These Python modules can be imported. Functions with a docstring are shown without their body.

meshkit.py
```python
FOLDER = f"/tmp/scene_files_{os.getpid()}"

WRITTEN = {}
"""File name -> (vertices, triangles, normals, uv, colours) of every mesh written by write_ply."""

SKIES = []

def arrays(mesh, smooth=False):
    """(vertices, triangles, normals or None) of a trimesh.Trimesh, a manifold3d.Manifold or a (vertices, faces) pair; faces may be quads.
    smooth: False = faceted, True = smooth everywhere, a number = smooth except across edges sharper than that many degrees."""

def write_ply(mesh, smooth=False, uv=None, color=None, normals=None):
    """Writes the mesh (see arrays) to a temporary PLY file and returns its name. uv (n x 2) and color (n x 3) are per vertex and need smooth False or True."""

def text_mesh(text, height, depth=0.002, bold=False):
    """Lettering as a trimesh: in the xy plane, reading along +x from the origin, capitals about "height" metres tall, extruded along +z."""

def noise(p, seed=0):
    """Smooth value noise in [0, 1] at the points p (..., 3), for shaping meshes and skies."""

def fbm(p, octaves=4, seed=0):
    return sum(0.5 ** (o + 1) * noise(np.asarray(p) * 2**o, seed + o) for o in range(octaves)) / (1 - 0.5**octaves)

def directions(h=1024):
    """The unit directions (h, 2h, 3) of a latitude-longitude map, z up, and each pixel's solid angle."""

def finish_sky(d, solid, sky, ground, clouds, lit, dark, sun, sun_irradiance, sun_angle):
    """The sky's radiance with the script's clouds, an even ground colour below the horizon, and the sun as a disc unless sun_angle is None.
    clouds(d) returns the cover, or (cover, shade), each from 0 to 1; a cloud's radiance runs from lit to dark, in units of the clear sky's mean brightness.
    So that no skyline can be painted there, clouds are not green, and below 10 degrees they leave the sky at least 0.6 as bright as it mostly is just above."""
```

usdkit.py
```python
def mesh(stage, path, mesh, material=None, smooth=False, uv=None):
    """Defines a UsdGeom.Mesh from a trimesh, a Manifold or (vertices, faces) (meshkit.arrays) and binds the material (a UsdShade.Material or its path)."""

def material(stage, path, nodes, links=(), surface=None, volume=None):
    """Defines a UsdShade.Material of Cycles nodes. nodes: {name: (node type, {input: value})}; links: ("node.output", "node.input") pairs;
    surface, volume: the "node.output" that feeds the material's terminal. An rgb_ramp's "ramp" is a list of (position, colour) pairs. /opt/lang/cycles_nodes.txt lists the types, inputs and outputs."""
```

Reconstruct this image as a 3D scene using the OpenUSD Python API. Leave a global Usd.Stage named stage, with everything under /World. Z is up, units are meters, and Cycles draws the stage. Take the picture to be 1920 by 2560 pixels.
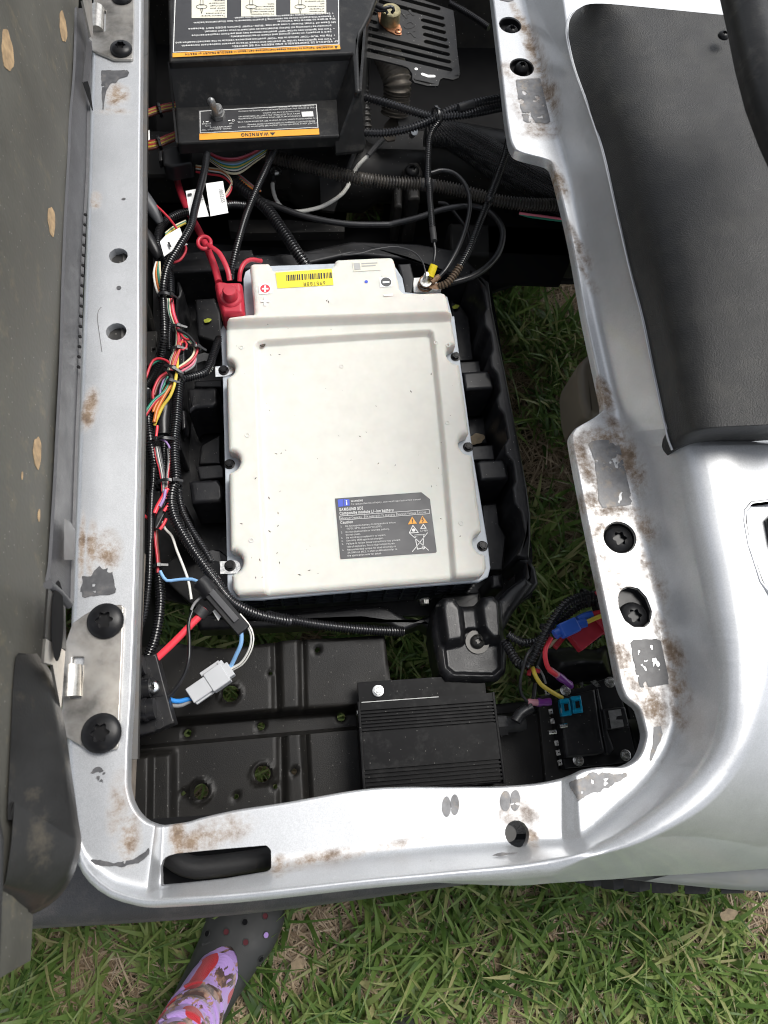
import math, random
import numpy as np, trimesh, shapely, manifold3d
from shapely.geometry import Polygon, LineString, Point
from shapely.ops import unary_union
from scipy.interpolate import PchipInterpolator, LinearNDInterpolator
import usdkit, meshkit
import mapbox_earcut as earcut
from pxr import Usd, UsdGeom, UsdLux, UsdShade, Sdf, Gf, Vt

stage = Usd.Stage.CreateInMemory()
UsdGeom.SetStageUpAxis(stage, UsdGeom.Tokens.z)
UsdGeom.SetStageMetersPerUnit(stage, 1.0)
UsdGeom.Xform.Define(stage, '/World'); UsdGeom.Scope.Define(stage, '/World/Looks')
rng = np.random.default_rng(7); random.seed(7)

# ------------------------------------------------------------ camera (hand held, 1.4 m above the lawn, looking down)
F, CX, CY, H = 1852.0, 960.0, 1280.0, 1.40
def unit(v): v = np.asarray(v, float); return v / np.linalg.norm(v)
YC = unit((-430, -4482, 1600)); XC = np.array((14160, -1002, 1600.0)); XC = unit(XC); XC = unit(XC - XC @ YC * YC); NC = np.cross(XC, -YC)
right = np.array([XC[0], YC[0], -NC[0]]); down = np.array([XC[1], YC[1], -NC[1]]); fwd = np.array([XC[2], YC[2], -NC[2]])
cam = UsdGeom.Camera.Define(stage, '/World/camera')
m = Gf.Matrix4d(*right, 0, *(-down), 0, *(-fwd), 0, 0, 0, H, 1)
cam.AddTransformOp().Set(m)
cam.CreateHorizontalApertureAttr(36.0); cam.CreateVerticalApertureAttr(48.0)
cam.CreateFocalLengthAttr(36.0 * F / 1920.0); cam.CreateClippingRangeAttr(Gf.Vec2f(0.02, 200))
cam.CreateFStopAttr(11.0); cam.CreateFocusDistanceAttr(1.0)
EXPOSURE = 0.84
cam.CreateExposureAttr(EXPOSURE)

# ------------------------------------------------------------ sky and sun (bright, thinly overcast)
SUN_EL, SUN_AZ = math.radians(60), math.radians(58)      # azimuth = atan2(x, y)
sd_ = np.array([math.sin(SUN_AZ) * math.cos(SUN_EL), math.cos(SUN_AZ) * math.cos(SUN_EL), math.sin(SUN_EL)])
sun = UsdLux.DistantLight.Define(stage, '/World/sun')
sun.CreateIntensityAttr(0.42); sun.CreateAngleAttr(28.0); sun.CreateColorAttr(Gf.Vec3f(1.0, 0.96, 0.9)); sun.CreateNormalizeAttr(True)
zz = sd_; xx = unit(np.cross((0, 0, 1), zz)); yy = np.cross(zz, xx)
sun.AddTransformOp().Set(Gf.Matrix4d(*xx, 0, *yy, 0, *zz, 0, 0, 0, 5, 1))
sky = UsdLux.DomeLight.Define(stage, '/World/sky')
skym = usdkit.material(stage, '/World/Looks/sky_look', {
    'sky': ('sky_texture', {'sky_type': 'single_scattering', 'sun_disc': False, 'sun_elevation': SUN_EL, 'sun_rotation': SUN_AZ, 'altitude': 100.0, 'air_density': 1.0, 'aerosol_density': 2.5, 'ozone_density': 1.0}),
    'tc': ('texture_coordinate', {}), 'cn': ('noise_texture', {'scale': 2.2, 'detail': 5.0, 'roughness': 0.6}),
    'cr': ('rgb_ramp', {'ramp': [(0.36, (0.45, 0.45, 0.45)), (0.62, (0.95, 0.95, 0.95))]}),
    'bw': ('rgb_to_bw', {}), 'cl': ('mix_color', {'blend_type': 'multiply', 'fac': 1.0, 'b': (1.5, 1.52, 1.56)}),
    'mx': ('mix_color', {}), 'bg': ('background_shader', {'strength': 0.11})},
    [('sky.color', 'bw.color'), ('bw.val', 'cl.a'), ('tc.generated', 'cn.vector'), ('cn.fac', 'cr.fac'), ('cr.color', 'mx.fac'),
     ('sky.color', 'mx.a'), ('cl.result', 'mx.b'), ('mx.result', 'bg.color')], surface='bg.background')
UsdShade.MaterialBindingAPI.Apply(sky.GetPrim()).Bind(skym)
sky.GetPrim().SetCustomDataByKey('kind', 'structure')

# ------------------------------------------------------------ points: a direction of view met with a level
def P(px, py, z):
    d = np.array([(px - CX) / F, (py - CY) / F, 1.0]); t = (H - z) / (d @ NC)
    return np.array([d @ XC * t, d @ YC * t, z])
def proj(x, y, z):
    q = np.stack([x, y, H - np.asarray(z, float) + 0 * np.asarray(x)], -1)           # along X, Y, N
    c = q[..., 0:1] * XC + q[..., 1:2] * YC + q[..., 2:3] * NC
    return c[..., 0] / c[..., 2] * F + CX, c[..., 1] / c[..., 2] * F + CY
class Zm:
    def __init__(s, x0, y0, x1, w): s.x0, s.y0, s.k = x0, y0, (x1 - x0) / w
    def __call__(s, x, y, z): return P(s.x0 + s.k * x, s.y0 + s.k * y, z)
    def many(s, pts, z0, z1=None):
        n = len(pts); zs = np.linspace(z0, z0 if z1 is None else z1, n) if np.ndim(z0) == 0 else np.interp(np.linspace(0, 1, n), np.linspace(0, 1, len(z0)), z0)
        return [s(p[0], p[1], p[2] if len(p) > 2 else zs[i]) for i, p in enumerate(pts)]
    def poly(s, pts, z): return Polygon([s(x, y, z)[:2] for x, y in pts])
    def inv(s, x, y, z): a, b = proj(x, y, z); return (a - s.x0) / s.k, (b - s.y0) / s.k
    def size(s, px, z, at=None):                       # metres of px picture points at level z
        x, y = at; return float(np.linalg.norm(s(x + px, y, z) - s(x, y, z)))
W = Zm(0, 0, 1920, 1659); A = Zm(300, 0, 1000, 1659); B = Zm(800, 0, 1500, 1659); C = Zm(300, 330, 1000, 1659); D = Zm(900, 330, 1500, 1659)
E = Zm(300, 700, 700, 1609); FZ = Zm(300, 1200, 800, 1659); G = Zm(800, 1150, 1300, 1659); HZ = Zm(1150, 1400, 1720, 1659)
IZ = Zm(0, 0, 400, 1264); J = Zm(0, 700, 400, 1264); KZ = Zm(0, 1400, 500, 1659); L = Zm(0, 1950, 900, 1659); MZ = Zm(1200, 0, 1920, 1659)
N = Zm(1300, 700, 1920, 1659); OZ = Zm(300, 1600, 1400, 1659); PZ = Zm(1300, 1500, 1920, 1659); Q = Zm(900, 2150, 1920, 1659); R = Zm(1050, 650, 1550, 1301); S = Zm(400, 1430, 1300, 1659)

# ------------------------------------------------------------ materials
LOOKS = {}
def M(name, col, rough=0.5, metal=0.0, var=0.12, vs=25, bump=0.0, bs=500, bd=0.001, dust=0.0, dustcol=(0.30, 0.28, 0.25), ds=45, dlo=0.52, dhi=0.75, coat=0.0, rv=0.08, spec=0.5, sss=0.0, trans=0.0, spk=0.0, sheen=0.0):
    c = np.asarray(col, float)
    nodes = {'g': ('geometry', {}), 'n1': ('noise_texture', {'scale': vs, 'detail': 5.0, 'roughness': 0.6}),
             'r1': ('rgb_ramp', {'ramp': [(0.3, tuple(np.clip(c * (1 - var), 0, 1))), (0.7, tuple(np.clip(c * (1 + var), 0, 1)))]}),
             'mr': ('map_range', {'from_min': 0.3, 'from_max': 0.7, 'to_min': max(0.02, rough - rv), 'to_max': min(1, rough + rv)}),
             'p': ('principled_bsdf', {'metallic': metal, 'coat_weight': coat, 'coat_roughness': 0.08, 'specular_ior_level': spec, 'transmission_weight': trans, 'subsurface_weight': sss, 'subsurface_scale': 0.004, 'sheen_weight': sheen})}
    ln = [('g.position', 'n1.vector'), ('n1.fac', 'r1.fac'), ('n1.fac', 'mr.value'), ('mr.result', 'p.roughness')]
    top = 'r1.color'
    if dust:
        nodes['n2'] = ('noise_texture', {'scale': ds, 'detail': 9.0, 'roughness': 0.72})
        nodes['r2'] = ('rgb_ramp', {'ramp': [(dlo, (0, 0, 0)), (dhi, (dust,) * 3)]})
        nodes['m2'] = ('mix_color', {'b': dustcol})
        ln += [('g.position', 'n2.vector'), ('n2.fac', 'r2.fac'), ('r2.color', 'm2.fac'), (top, 'm2.a')]; top = 'm2.result'
    if spk:
        nodes['v3'] = ('voronoi_texture', {'scale': 120.0}); nodes['r3'] = ('rgb_ramp', {'ramp': [(0.06, (spk,) * 3), (0.10, (0, 0, 0))]})
        nodes['m3'] = ('mix_color', {'b': (0.5, 0.48, 0.44)})
        ln += [('g.position', 'v3.vector'), ('v3.distance', 'r3.fac'), ('r3.color', 'm3.fac'), (top, 'm3.a')]; top = 'm3.result'
    ln.append((top, 'p.base_color'))
    if bump:
        nodes['n4'] = ('noise_texture', {'scale': bs, 'detail': 3.0}); nodes['b'] = ('bump', {'strength': bump, 'distance': bd})
        ln += [('g.position', 'n4.vector'), ('n4.fac', 'b.height'), ('b.normal', 'p.normal')]
    LOOKS[name] = usdkit.material(stage, '/World/Looks/' + name, nodes, ln, surface='p.BSDF')
M('black_plastic', (0.008, 0.008, 0.009), 0.38, spec=.35, bump=0.25, bs=900, bd=0.0006, dust=0.35, dustcol=(0.06, 0.057, 0.05), spk=0.25)
M('tray_plastic', (0.008, 0.008, 0.009), 0.34, spec=.4, bump=0.3, bs=700, bd=0.0006, dust=0.4, dustcol=(0.045, 0.042, 0.036), spk=0.35)
M('pan_black', (0.006, 0.0057, 0.0053), 0.42, spec=.22, bump=0.4, bs=1100, bd=0.0007, dust=0.55, dustcol=(0.018, 0.016, 0.013), ds=13, dlo=0.42, dhi=0.8, spk=0.2)
M('grained_plastic', (0.019, 0.019, 0.0185), 0.46, spec=.3, bump=0.6, bs=650, bd=0.0014, dust=0.35, dustcol=(0.085, 0.08, 0.068), ds=30, dlo=0.45, dhi=0.85)
M('cover_plastic', (0.010, 0.010, 0.010), 0.36, spec=.25, bump=0.3, bs=900, bd=0.0006, dust=0.4, dustcol=(0.09, 0.085, 0.075))
M('steel_black', (0.014, 0.0135, 0.013), 0.46, spec=.35, bump=0.4, bs=1100, bd=0.0007, dust=0.5, dustcol=(0.055, 0.048, 0.038), ds=14, dlo=0.45, dhi=0.8, spk=0.5)
M('anodized_black', (0.004, 0.004, 0.0045), 0.36, metal=0.0, spec=.1, dust=0.3, dustcol=(0.06, 0.06, 0.058), ds=60, spk=0.2)
M('conduit_black', (0.010, 0.010, 0.011), 0.20, spec=.7, dust=0.2, dustcol=(0.05, 0.045, 0.036), ds=35)
M('conduit_dusty', (0.022, 0.020, 0.018), 0.5, dust=0.6, dustcol=(0.11, 0.095, 0.075), ds=25, dlo=.4, dhi=.7)
M('conduit_brown', (0.075, 0.05, 0.03), 0.55, dust=0.7, dustcol=(0.16, 0.11, 0.07), ds=40, dlo=.4, dhi=.7)
M('cable_black', (0.012, 0.012, 0.013), 0.32)
M('rubber_black', (0.016, 0.016, 0.017), 0.6, bump=0.3, bs=600, dust=0.3, dustcol=(0.09, 0.085, 0.075))
M('void_black', (0.004, 0.004, 0.0045), 0.8, spec=.2)
M('bolt_black', (0.006, 0.006, 0.0065), 0.33, rv=.05, spec=.22, dust=0.15, dustcol=(0.10, 0.09, 0.08), ds=120)
M('bolt_zinc', (0.55, 0.55, 0.53), 0.28, metal=1.0, var=.25, vs=300)
M('zinc_bright', (0.80, 0.80, 0.78), 0.22, metal=1.0, var=.1, vs=200)
M('steel_bare', (0.36, 0.345, 0.32), 0.34, metal=0.9, var=.3, vs=18, rv=.12, dust=0.35, dustcol=(0.30, 0.24, 0.17), ds=22, dlo=.45, dhi=.8)
M('zinc_worn', (0.50, 0.48, 0.44), 0.30, metal=0.95, var=.2, vs=60)
M('bolt_worn', (0.06, 0.058, 0.055), 0.35, metal=.7, var=.4, vs=200)
M('copper', (0.42, 0.20, 0.11), 0.4, metal=0.9, var=.3, vs=200)
M('brass', (0.33, 0.29, 0.17), 0.42, metal=0.9, var=.25, vs=150)
M('corroded_lug', (0.20, 0.12, 0.07), 0.6, metal=0.3, var=.5, vs=250)
M('spring_steel', (0.17, 0.15, 0.125), 0.5, metal=0.5, var=.3, vs=90)
M('cover_white', (0.575, 0.565, 0.515), 0.5, spec=.35, var=0.05, vs=40, bump=0.12, bs=900, bd=0.0005, dust=0.20, dustcol=(0.45, 0.43, 0.36), ds=26, dlo=.55, dhi=.8, sss=0.25)
M('gasket_grey', (0.42, 0.46, 0.50), 0.35, var=0.08, vs=60)
M('case_navy', (0.010, 0.012, 0.017), 0.38)
M('red_rubber', (0.40, 0.022, 0.040), 0.42, var=.15, vs=60, dust=.15, dustcol=(.4, .12, .12))
M('red_wire', (0.45, 0.028, 0.042), 0.35); M('pink_wire', (0.62, 0.16, 0.22), 0.35); M('green_wire', (0.02, 0.20, 0.13), 0.35); M('white_wire', (0.66, 0.65, 0.60), 0.4)
M('cream_wire', (0.66, 0.60, 0.42), 0.4); M('yellow_wire', (0.56, 0.42, 0.05), 0.35); M('orange_wire', (0.50, 0.15, 0.03), 0.35); M('blue_wire', (0.03, 0.22, 0.60), 0.35)
M('light_blue_wire', (0.20, 0.38, 0.62), 0.35); M('grey_wire', (0.20, 0.20, 0.20), 0.4); M('purple_wire', (0.28, 0.18, 0.38), 0.4); M('brown_wire', (0.12, 0.03, 0.02), 0.4); M('coral_wire', (0.75, 0.05, 0.07), 0.3)
M('grey_connector', (0.42, 0.43, 0.44), 0.42, var=.05)
M('blue_connector', (0.03, 0.10, 0.45), 0.3); M('violet_terminal', (0.16, 0.03, 0.22), 0.25, coat=.4); M('pink_sleeve', (0.45, 0.20, 0.24), 0.35); M('yellow_sleeve', (0.72, 0.56, 0.02), 0.35)
M('fuse_blue', (0.005, 0.30, 0.50), 0.12, trans=0.35)
M('label_black', (0.028, 0.028, 0.03), 0.42, var=.08); M('label_grey', (0.05, 0.05, 0.053), 0.45, var=.06, dust=.15, dustcol=(.12, .12, .11))
M('label_orange', (0.72, 0.31, 0.02), 0.45, var=.06, dust=.12, dustcol=(.4, .25, .1)); M('label_yellow', (0.80, 0.66, 0.03), 0.45, var=.04); M('label_white', (0.80, 0.80, 0.78), 0.5, var=.04)
M('label_cream', (0.62, 0.60, 0.50), 0.5, var=.05); M('ink_white', (0.66, 0.66, 0.64), 0.5, var=.05); M('ink_black', (0.02, 0.02, 0.02), 0.5); M('ink_blue', (0.03, 0.07, 0.48), 0.45); M('ink_red', (0.62, 0.03, 0.05), 0.45); M('ink_silver', (0.36, 0.36, 0.35), 0.4)
M('plywood_grey', (0.066, 0.064, 0.054), 0.60, var=.28, vs=9, bump=.25, bs=200, dust=0.55, dustcol=(0.17, 0.14, 0.085), ds=38, dlo=.55, dhi=.76, spk=.35)
M('bare_wood', (0.34, 0.235, 0.13), 0.7, var=.4, vs=110)
M('weathered_wood', (0.16, 0.135, 0.11), 0.75, var=.35, vs=60, bump=.4, bs=300)
M('trim_grey', (0.042, 0.042, 0.045), 0.5, bump=.3, bs=800, dust=.4, dustcol=(.10, .10, .10), ds=80)
M('trim_grime', (0.03, 0.029, 0.027), 0.5, metal=.2, dust=.5, dustcol=(.10, .065, .035), ds=25)
M('worn_grey', (0.15, 0.15, 0.153), 0.45, metal=.3, var=.4, vs=70, dust=.7, dustcol=(.30, .24, .17), ds=90)
M('worn_dark', (0.065, 0.065, 0.068), 0.45, var=.3, vs=120, dust=.3, dustcol=(.2, .17, .13), ds=120)
M('bolt_zinc_dull', (0.26, 0.26, 0.255), 0.45, metal=0.8, var=.3, vs=120)
M('seat_pan', (0.012, 0.012, 0.012), 0.42, bump=.2, bs=500, dust=.5, dustcol=(.10, .085, .06), ds=26, dlo=.56, dhi=.74)
M('grey_dark', (0.06, 0.062, 0.066), 0.45)
M('vent_red', (0.10, 0.015, 0.02), 0.8)
M('vent_bright', (0.32, 0.02, 0.035), 0.8)
M('sock_plain', (0.42, 0.27, 0.60), 0.85)
M('cuff_white', (0.72, 0.70, 0.72), 0.85)
M('tyre_rubber', (0.022, 0.022, 0.022), 0.7, dust=.6, dustcol=(.09, .08, .065), ds=30)
M('tank_plastic', (0.13, 0.11, 0.08), 0.5)
M('clog_grey', (0.028, 0.029, 0.027), 0.55, bump=.2, bs=700, var=.1, vs=40)
M('skin', (0.30, 0.17, 0.12), 0.5, sss=.2)
M('leaf_yellow', (0.36, 0.40, 0.03), 0.5, var=.3, vs=200); M('leaf_dry', (0.30, 0.23, 0.14), 0.65, var=.3, vs=120)
M('crumb_dark', (0.05, 0.04, 0.03), 0.7); M('fender_plastic', (0.20, 0.205, 0.20), 0.45, dust=.4, dustcol=(.25, .24, .2))

# braided sleeve: fine weave in the relief
LOOKS['braid_black'] = usdkit.material(stage, '/World/Looks/braid_black', {
    'g': ('geometry', {}), 'm1': ('mapping', {'rotation': (0, 0, 0.5), 'scale': (1, 1, 1)}), 'm2': ('mapping', {'rotation': (0, 0, -0.9)}),
    'w1': ('wave_texture', {'wave_type': 'bands', 'bands_direction': 'x', 'scale': 95.0, 'distortion': 1.0}), 'w2': ('wave_texture', {'wave_type': 'bands', 'bands_direction': 'x', 'scale': 95.0, 'distortion': 1.0}),
    'mul': ('math', {'math_type': 'multiply'}), 'r': ('rgb_ramp', {'ramp': [(0.0, (0.008, 0.008, 0.009)), (1.0, (0.06, 0.058, 0.055))]}),
    'b': ('bump', {'strength': 0.9, 'distance': 0.002}), 'p': ('principled_bsdf', {'roughness': 0.5})},
    [('g.position', 'm1.vector'), ('g.position', 'm2.vector'), ('m1.vector', 'w1.vector'), ('m2.vector', 'w2.vector'), ('w1.fac', 'mul.value1'), ('w2.fac', 'mul.value2'), ('mul.value', 'r.fac'), ('mul.value', 'b.height'), ('b.normal', 'p.normal'), ('r.color', 'p.base_color')], surface='p.BSDF')

# silver metallic paint with grime where water stood and bolts rusted: each stain is a place on the body
def paint(name, stains, base=(0.50, 0.51, 0.52)):
    nodes = {'g': ('geometry', {}), 'n1': ('noise_texture', {'scale': 9.0, 'detail': 9.0, 'roughness': 0.68}), 'fl': ('white_noise_texture', {}), 'sn': ('vector_math', {'math_type': 'snap', 'vector2': (0.0006,) * 3}),
             'r1': ('rgb_ramp', {'ramp': [(0.3, tuple(np.array(base) * 0.88)), (0.7, tuple(np.array(base) * 1.08))]}),
             'n2': ('noise_texture', {'scale': 48.0, 'detail': 10.0, 'roughness': 0.78}), 'n3': ('noise_texture', {'scale': 160.0, 'detail': 6.0, 'roughness': 0.7}),
             'sp': ('rgb_ramp', {'ramp': [(0.66, (0, 0, 0)), (0.74, (0.55,) * 3)]}),
             'fm': ('map_range', {'to_min': 0.88, 'to_max': 1.10}), 'fx': ('mix_color', {'blend_type': 'multiply', 'fac': 1.0}),
             'mud': ('rgb_ramp', {'ramp': [(0.38, (0.28, 0.21, 0.14)), (0.52, (0.20, 0.135, 0.08)), (0.66, (0.09, 0.052, 0.026))]}),
             'mx': ('mix_color', {}), 'm5': ('mix_color', {'b': (0.14, 0.12, 0.10)}), 'rg': ('map_range', {'to_min': 0.42, 'to_max': 0.7}), 'mt': ('map_range', {'from_min': 0.35, 'from_max': 0.85, 'to_min': 0.42, 'to_max': 0.0}), 'ct': ('map_range', {'to_min': 0.4, 'to_max': 0.0}),
             'b': ('bump', {'strength': 0.12, 'distance': 0.0006}), 'p': ('principled_bsdf', {'coat_roughness': 0.06})}
    ln = [('g.position', 'n1.vector'), ('g.position', 'n2.vector'), ('g.position', 'n3.vector'), ('n1.fac', 'r1.fac'), ('g.position', 'sn.vector1'), ('sn.vector', 'fl.vector'), ('fl.value', 'fm.value'), ('r1.color', 'fx.a'), ('fm.result', 'fx.b'), ('n2.fac', 'mud.fac')]
    prev = None
    for i, (c, rx, ry, a, s) in enumerate(stains):
        nodes[f'sm{i}'] = ('mapping', {'mapping_type': 'texture', 'location': tuple(c), 'rotation': (0, 0, a), 'scale': (rx, ry, 0.04)})
        nodes[f'sg{i}'] = ('gradient_texture', {'gradient_type': 'spherical'}); nodes[f'ss{i}'] = ('math', {'math_type': 'multiply', 'value2': s})
        ln += [('g.position', f'sm{i}.vector'), (f'sm{i}.vector', f'sg{i}.vector'), (f'sg{i}.fac', f'ss{i}.value1')]
        if prev:
            nodes[f'sx{i}'] = ('math', {'math_type': 'maximum'}); ln += [(prev, f'sx{i}.value1'), (f'ss{i}.value', f'sx{i}.value2')]; prev = f'sx{i}.value'
        else: prev = f'ss{i}.value'
    nodes['pw'] = ('math', {'math_type': 'power', 'value2': 0.5}); nodes['mu'] = ('math', {'math_type': 'multiply'}); nodes['nc'] = ('map_range', {'from_min': .34, 'from_max': .64, 'to_min': 0.22, 'to_max': 1.2}); nodes['mk'] = ('map_range', {'range_type': 'smoothstep', 'from_min': 0.10, 'from_max': 0.90, 'to_min': 0.0, 'to_max': 0.95})
    ln += [(prev, 'pw.value1'), ('pw.value', 'mu.value1'), ('n2.fac', 'nc.value'), ('nc.result', 'mu.value2'), ('mu.value', 'mk.value'), ('mk.result', 'mx.fac'), ('fx.result', 'mx.a'), ('mud.color', 'mx.b'), ('n3.fac', 'sp.fac'), ('sp.color', 'm5.fac'), ('mx.result', 'm5.a'), ('m5.result', 'p.base_color'),
           ('mk.result', 'rg.value'), ('rg.result', 'p.roughness'), ('mk.result', 'mt.value'), ('mt.result', 'p.metallic'), ('mk.result', 'ct.value'), ('ct.result', 'p.coat_weight'), ('n3.fac', 'b.height'), ('b.normal', 'p.normal')]
    LOOKS[name] = usdkit.material(stage, '/World/Looks/' + name, nodes, ln, surface='p.BSDF')
def st(z, x, y, rx, ry, a=0.0, s=1.0, lev=0.61):             # a stain by place and half sizes in metres
    return (z(x, y, lev), rx, ry, a, s)
STAINS = [st(MZ, 250, 180, .012, .075, .2), st(MZ, 290, 300, .012, .06, .2), st(MZ, 340, 430, .014, .06, .22), st(MZ, 400, 600, .014, .08, .22), st(MZ, 300, 600, .05, .07, .2, .55), st(MZ, 170, 430, .03, .03, 0, .5), st(MZ, 350, 760, .05, .025, 0, .55),
          st(MZ, 450, 1060, .012, .045, .2, 1.1), st(MZ, 560, 1430, .008, .07, .2, .7), st(MZ, 600, 1600, .006, .06, .2, .6),
          st(N, 555, 780, .013, .035, .15, 1.2), st(N, 560, 1060, .05, .02, .1, 1), st(N, 430, 1250, .014, .06, .2, 1), st(N, 470, 1500, .028, .02, .2, .9), st(N, 700, 1200, .016, .085, .2, 1.1), st(N, 620, 1560, .05, .02, 0, .8), st(N, 540, 1700, .02, .045, .2, .8), st(N, 810, 1650, .012, .05, .2, .8), st(N, 600, 2000, .04, .06, .2, .5), st(N, 850, 1950, .012, .07, .2, .7),
          st(PZ, 690, 420, .02, .06, .2, .7), st(PZ, 980, 330, .012, .06, .2, 1), st(PZ, 1030, 580, .012, .045, .1, 1.1), st(PZ, 880, 720, .018, .03, .2, 1.25), st(PZ, 1040, 800, .008, .04, 0, .8), st(PZ, 80, 1590, .012, .01, 0, 1.2), st(PZ, 40, 1400, .03, .03, 0, .5), st(PZ, 820, 600, .04, .03, 0, .5),
          st(OZ, 210, 760, .012, .03, 0, 1.2), st(OZ, 270, 760, .022, .013, .4, 1.25), st(OZ, 360, 730, .05, .02, .2, .8), st(OZ, 600, 850, .012, .012, 0, .9), st(OZ, 720, 830, .06, .008, .1, .8), st(OZ, 980, 790, .09, .006, .1, .6), st(OZ, 1480, 650, .02, .02, 0, .6),
          st(L, 590, 270, .016, .03, 0, .9, .62), st(L, 550, 150, .015, .05, 0, .6, .62), st(IZ, 920, 760, .022, .026, 0, 1.2, .62), st(IZ, 760, 1590, .010, .018, 0, 1.1, .62), st(IZ, 900, 890, .035, .01, 0, .5, .62),
          st(J, 710, 1030, .012, .036, -.15, 1.15, .62), st(J, 730, 2130, .008, .04, 0, 1.1, .62), st(J, 850, 2150, .02, .03, 0, 1.0, .62), st(J, 650, 2130, .005, .05, 0, 1.0, .62)]
paint('silver_paint', STAINS)

# sock: purple knit with red and brown printed blots
LOOKS['sock_knit'] = usdkit.material(stage, '/World/Looks/sock_knit', {
    'g': ('geometry', {}), 'v': ('voronoi_texture', {'scale': 17.0, 'randomness': 0.9}), 'n': ('noise_texture', {'scale': 60.0, 'detail': 3.0}), 'ad': ('math', {'math_type': 'multiply_add', 'value2': 0.35}),
    'n2': ('noise_texture', {'scale': 26.0, 'detail': 4.0, 'roughness': 0.6, 'distortion': 0.6}), 'r1': ('rgb_ramp', {'ramp': [(0.515, (0, 0, 0)), (0.53, (1, 1, 1))]}), 'rb': ('rgb_ramp', {'ramp': [(0.45, (0.07, 0.035, 0.03)), (0.55, (0.34, 0.19, 0.13)), (0.66, (0.42, 0.27, 0.20))]}),
    'm1': ('mix_color', {'a': (0.42, 0.27, 0.60)}), 'n3': ('noise_texture', {'scale': 21.0, 'detail': 1.0}), 'off': ('vector_math', {'math_type': 'add', 'vector2': (3.3, 1.7, 0.4)}), 'r3': ('rgb_ramp', {'ramp': [(0.60, (0, 0, 0)), (0.61, (1, 1, 1))]}), 'm2': ('mix_color', {'b': (0.46, 0.02, 0.03)}),
    'w': ('wave_texture', {'wave_type': 'bands', 'bands_direction': 'z', 'scale': 260.0, 'distortion': 2.0}), 'b': ('bump', {'strength': 0.5, 'distance': 0.001}), 'p': ('principled_bsdf', {'roughness': 0.85, 'sheen_weight': 0.3})},
    [('g.position', 'n2.vector'), ('n2.fac', 'r1.fac'), ('g.position', 'n.vector'), ('n.fac', 'rb.fac'), ('r1.color', 'm1.fac'), ('rb.color', 'm1.b'), ('g.position', 'off.vector1'), ('off.vector', 'n3.vector'), ('n3.fac', 'r3.fac'), ('r3.color', 'm2.fac'), ('m1.result', 'm2.a'), ('m2.result', 'p.base_color'), ('g.position', 'w.vector'), ('w.fac', 'b.height'), ('b.normal', 'p.normal')], surface='p.BSDF')
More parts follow.
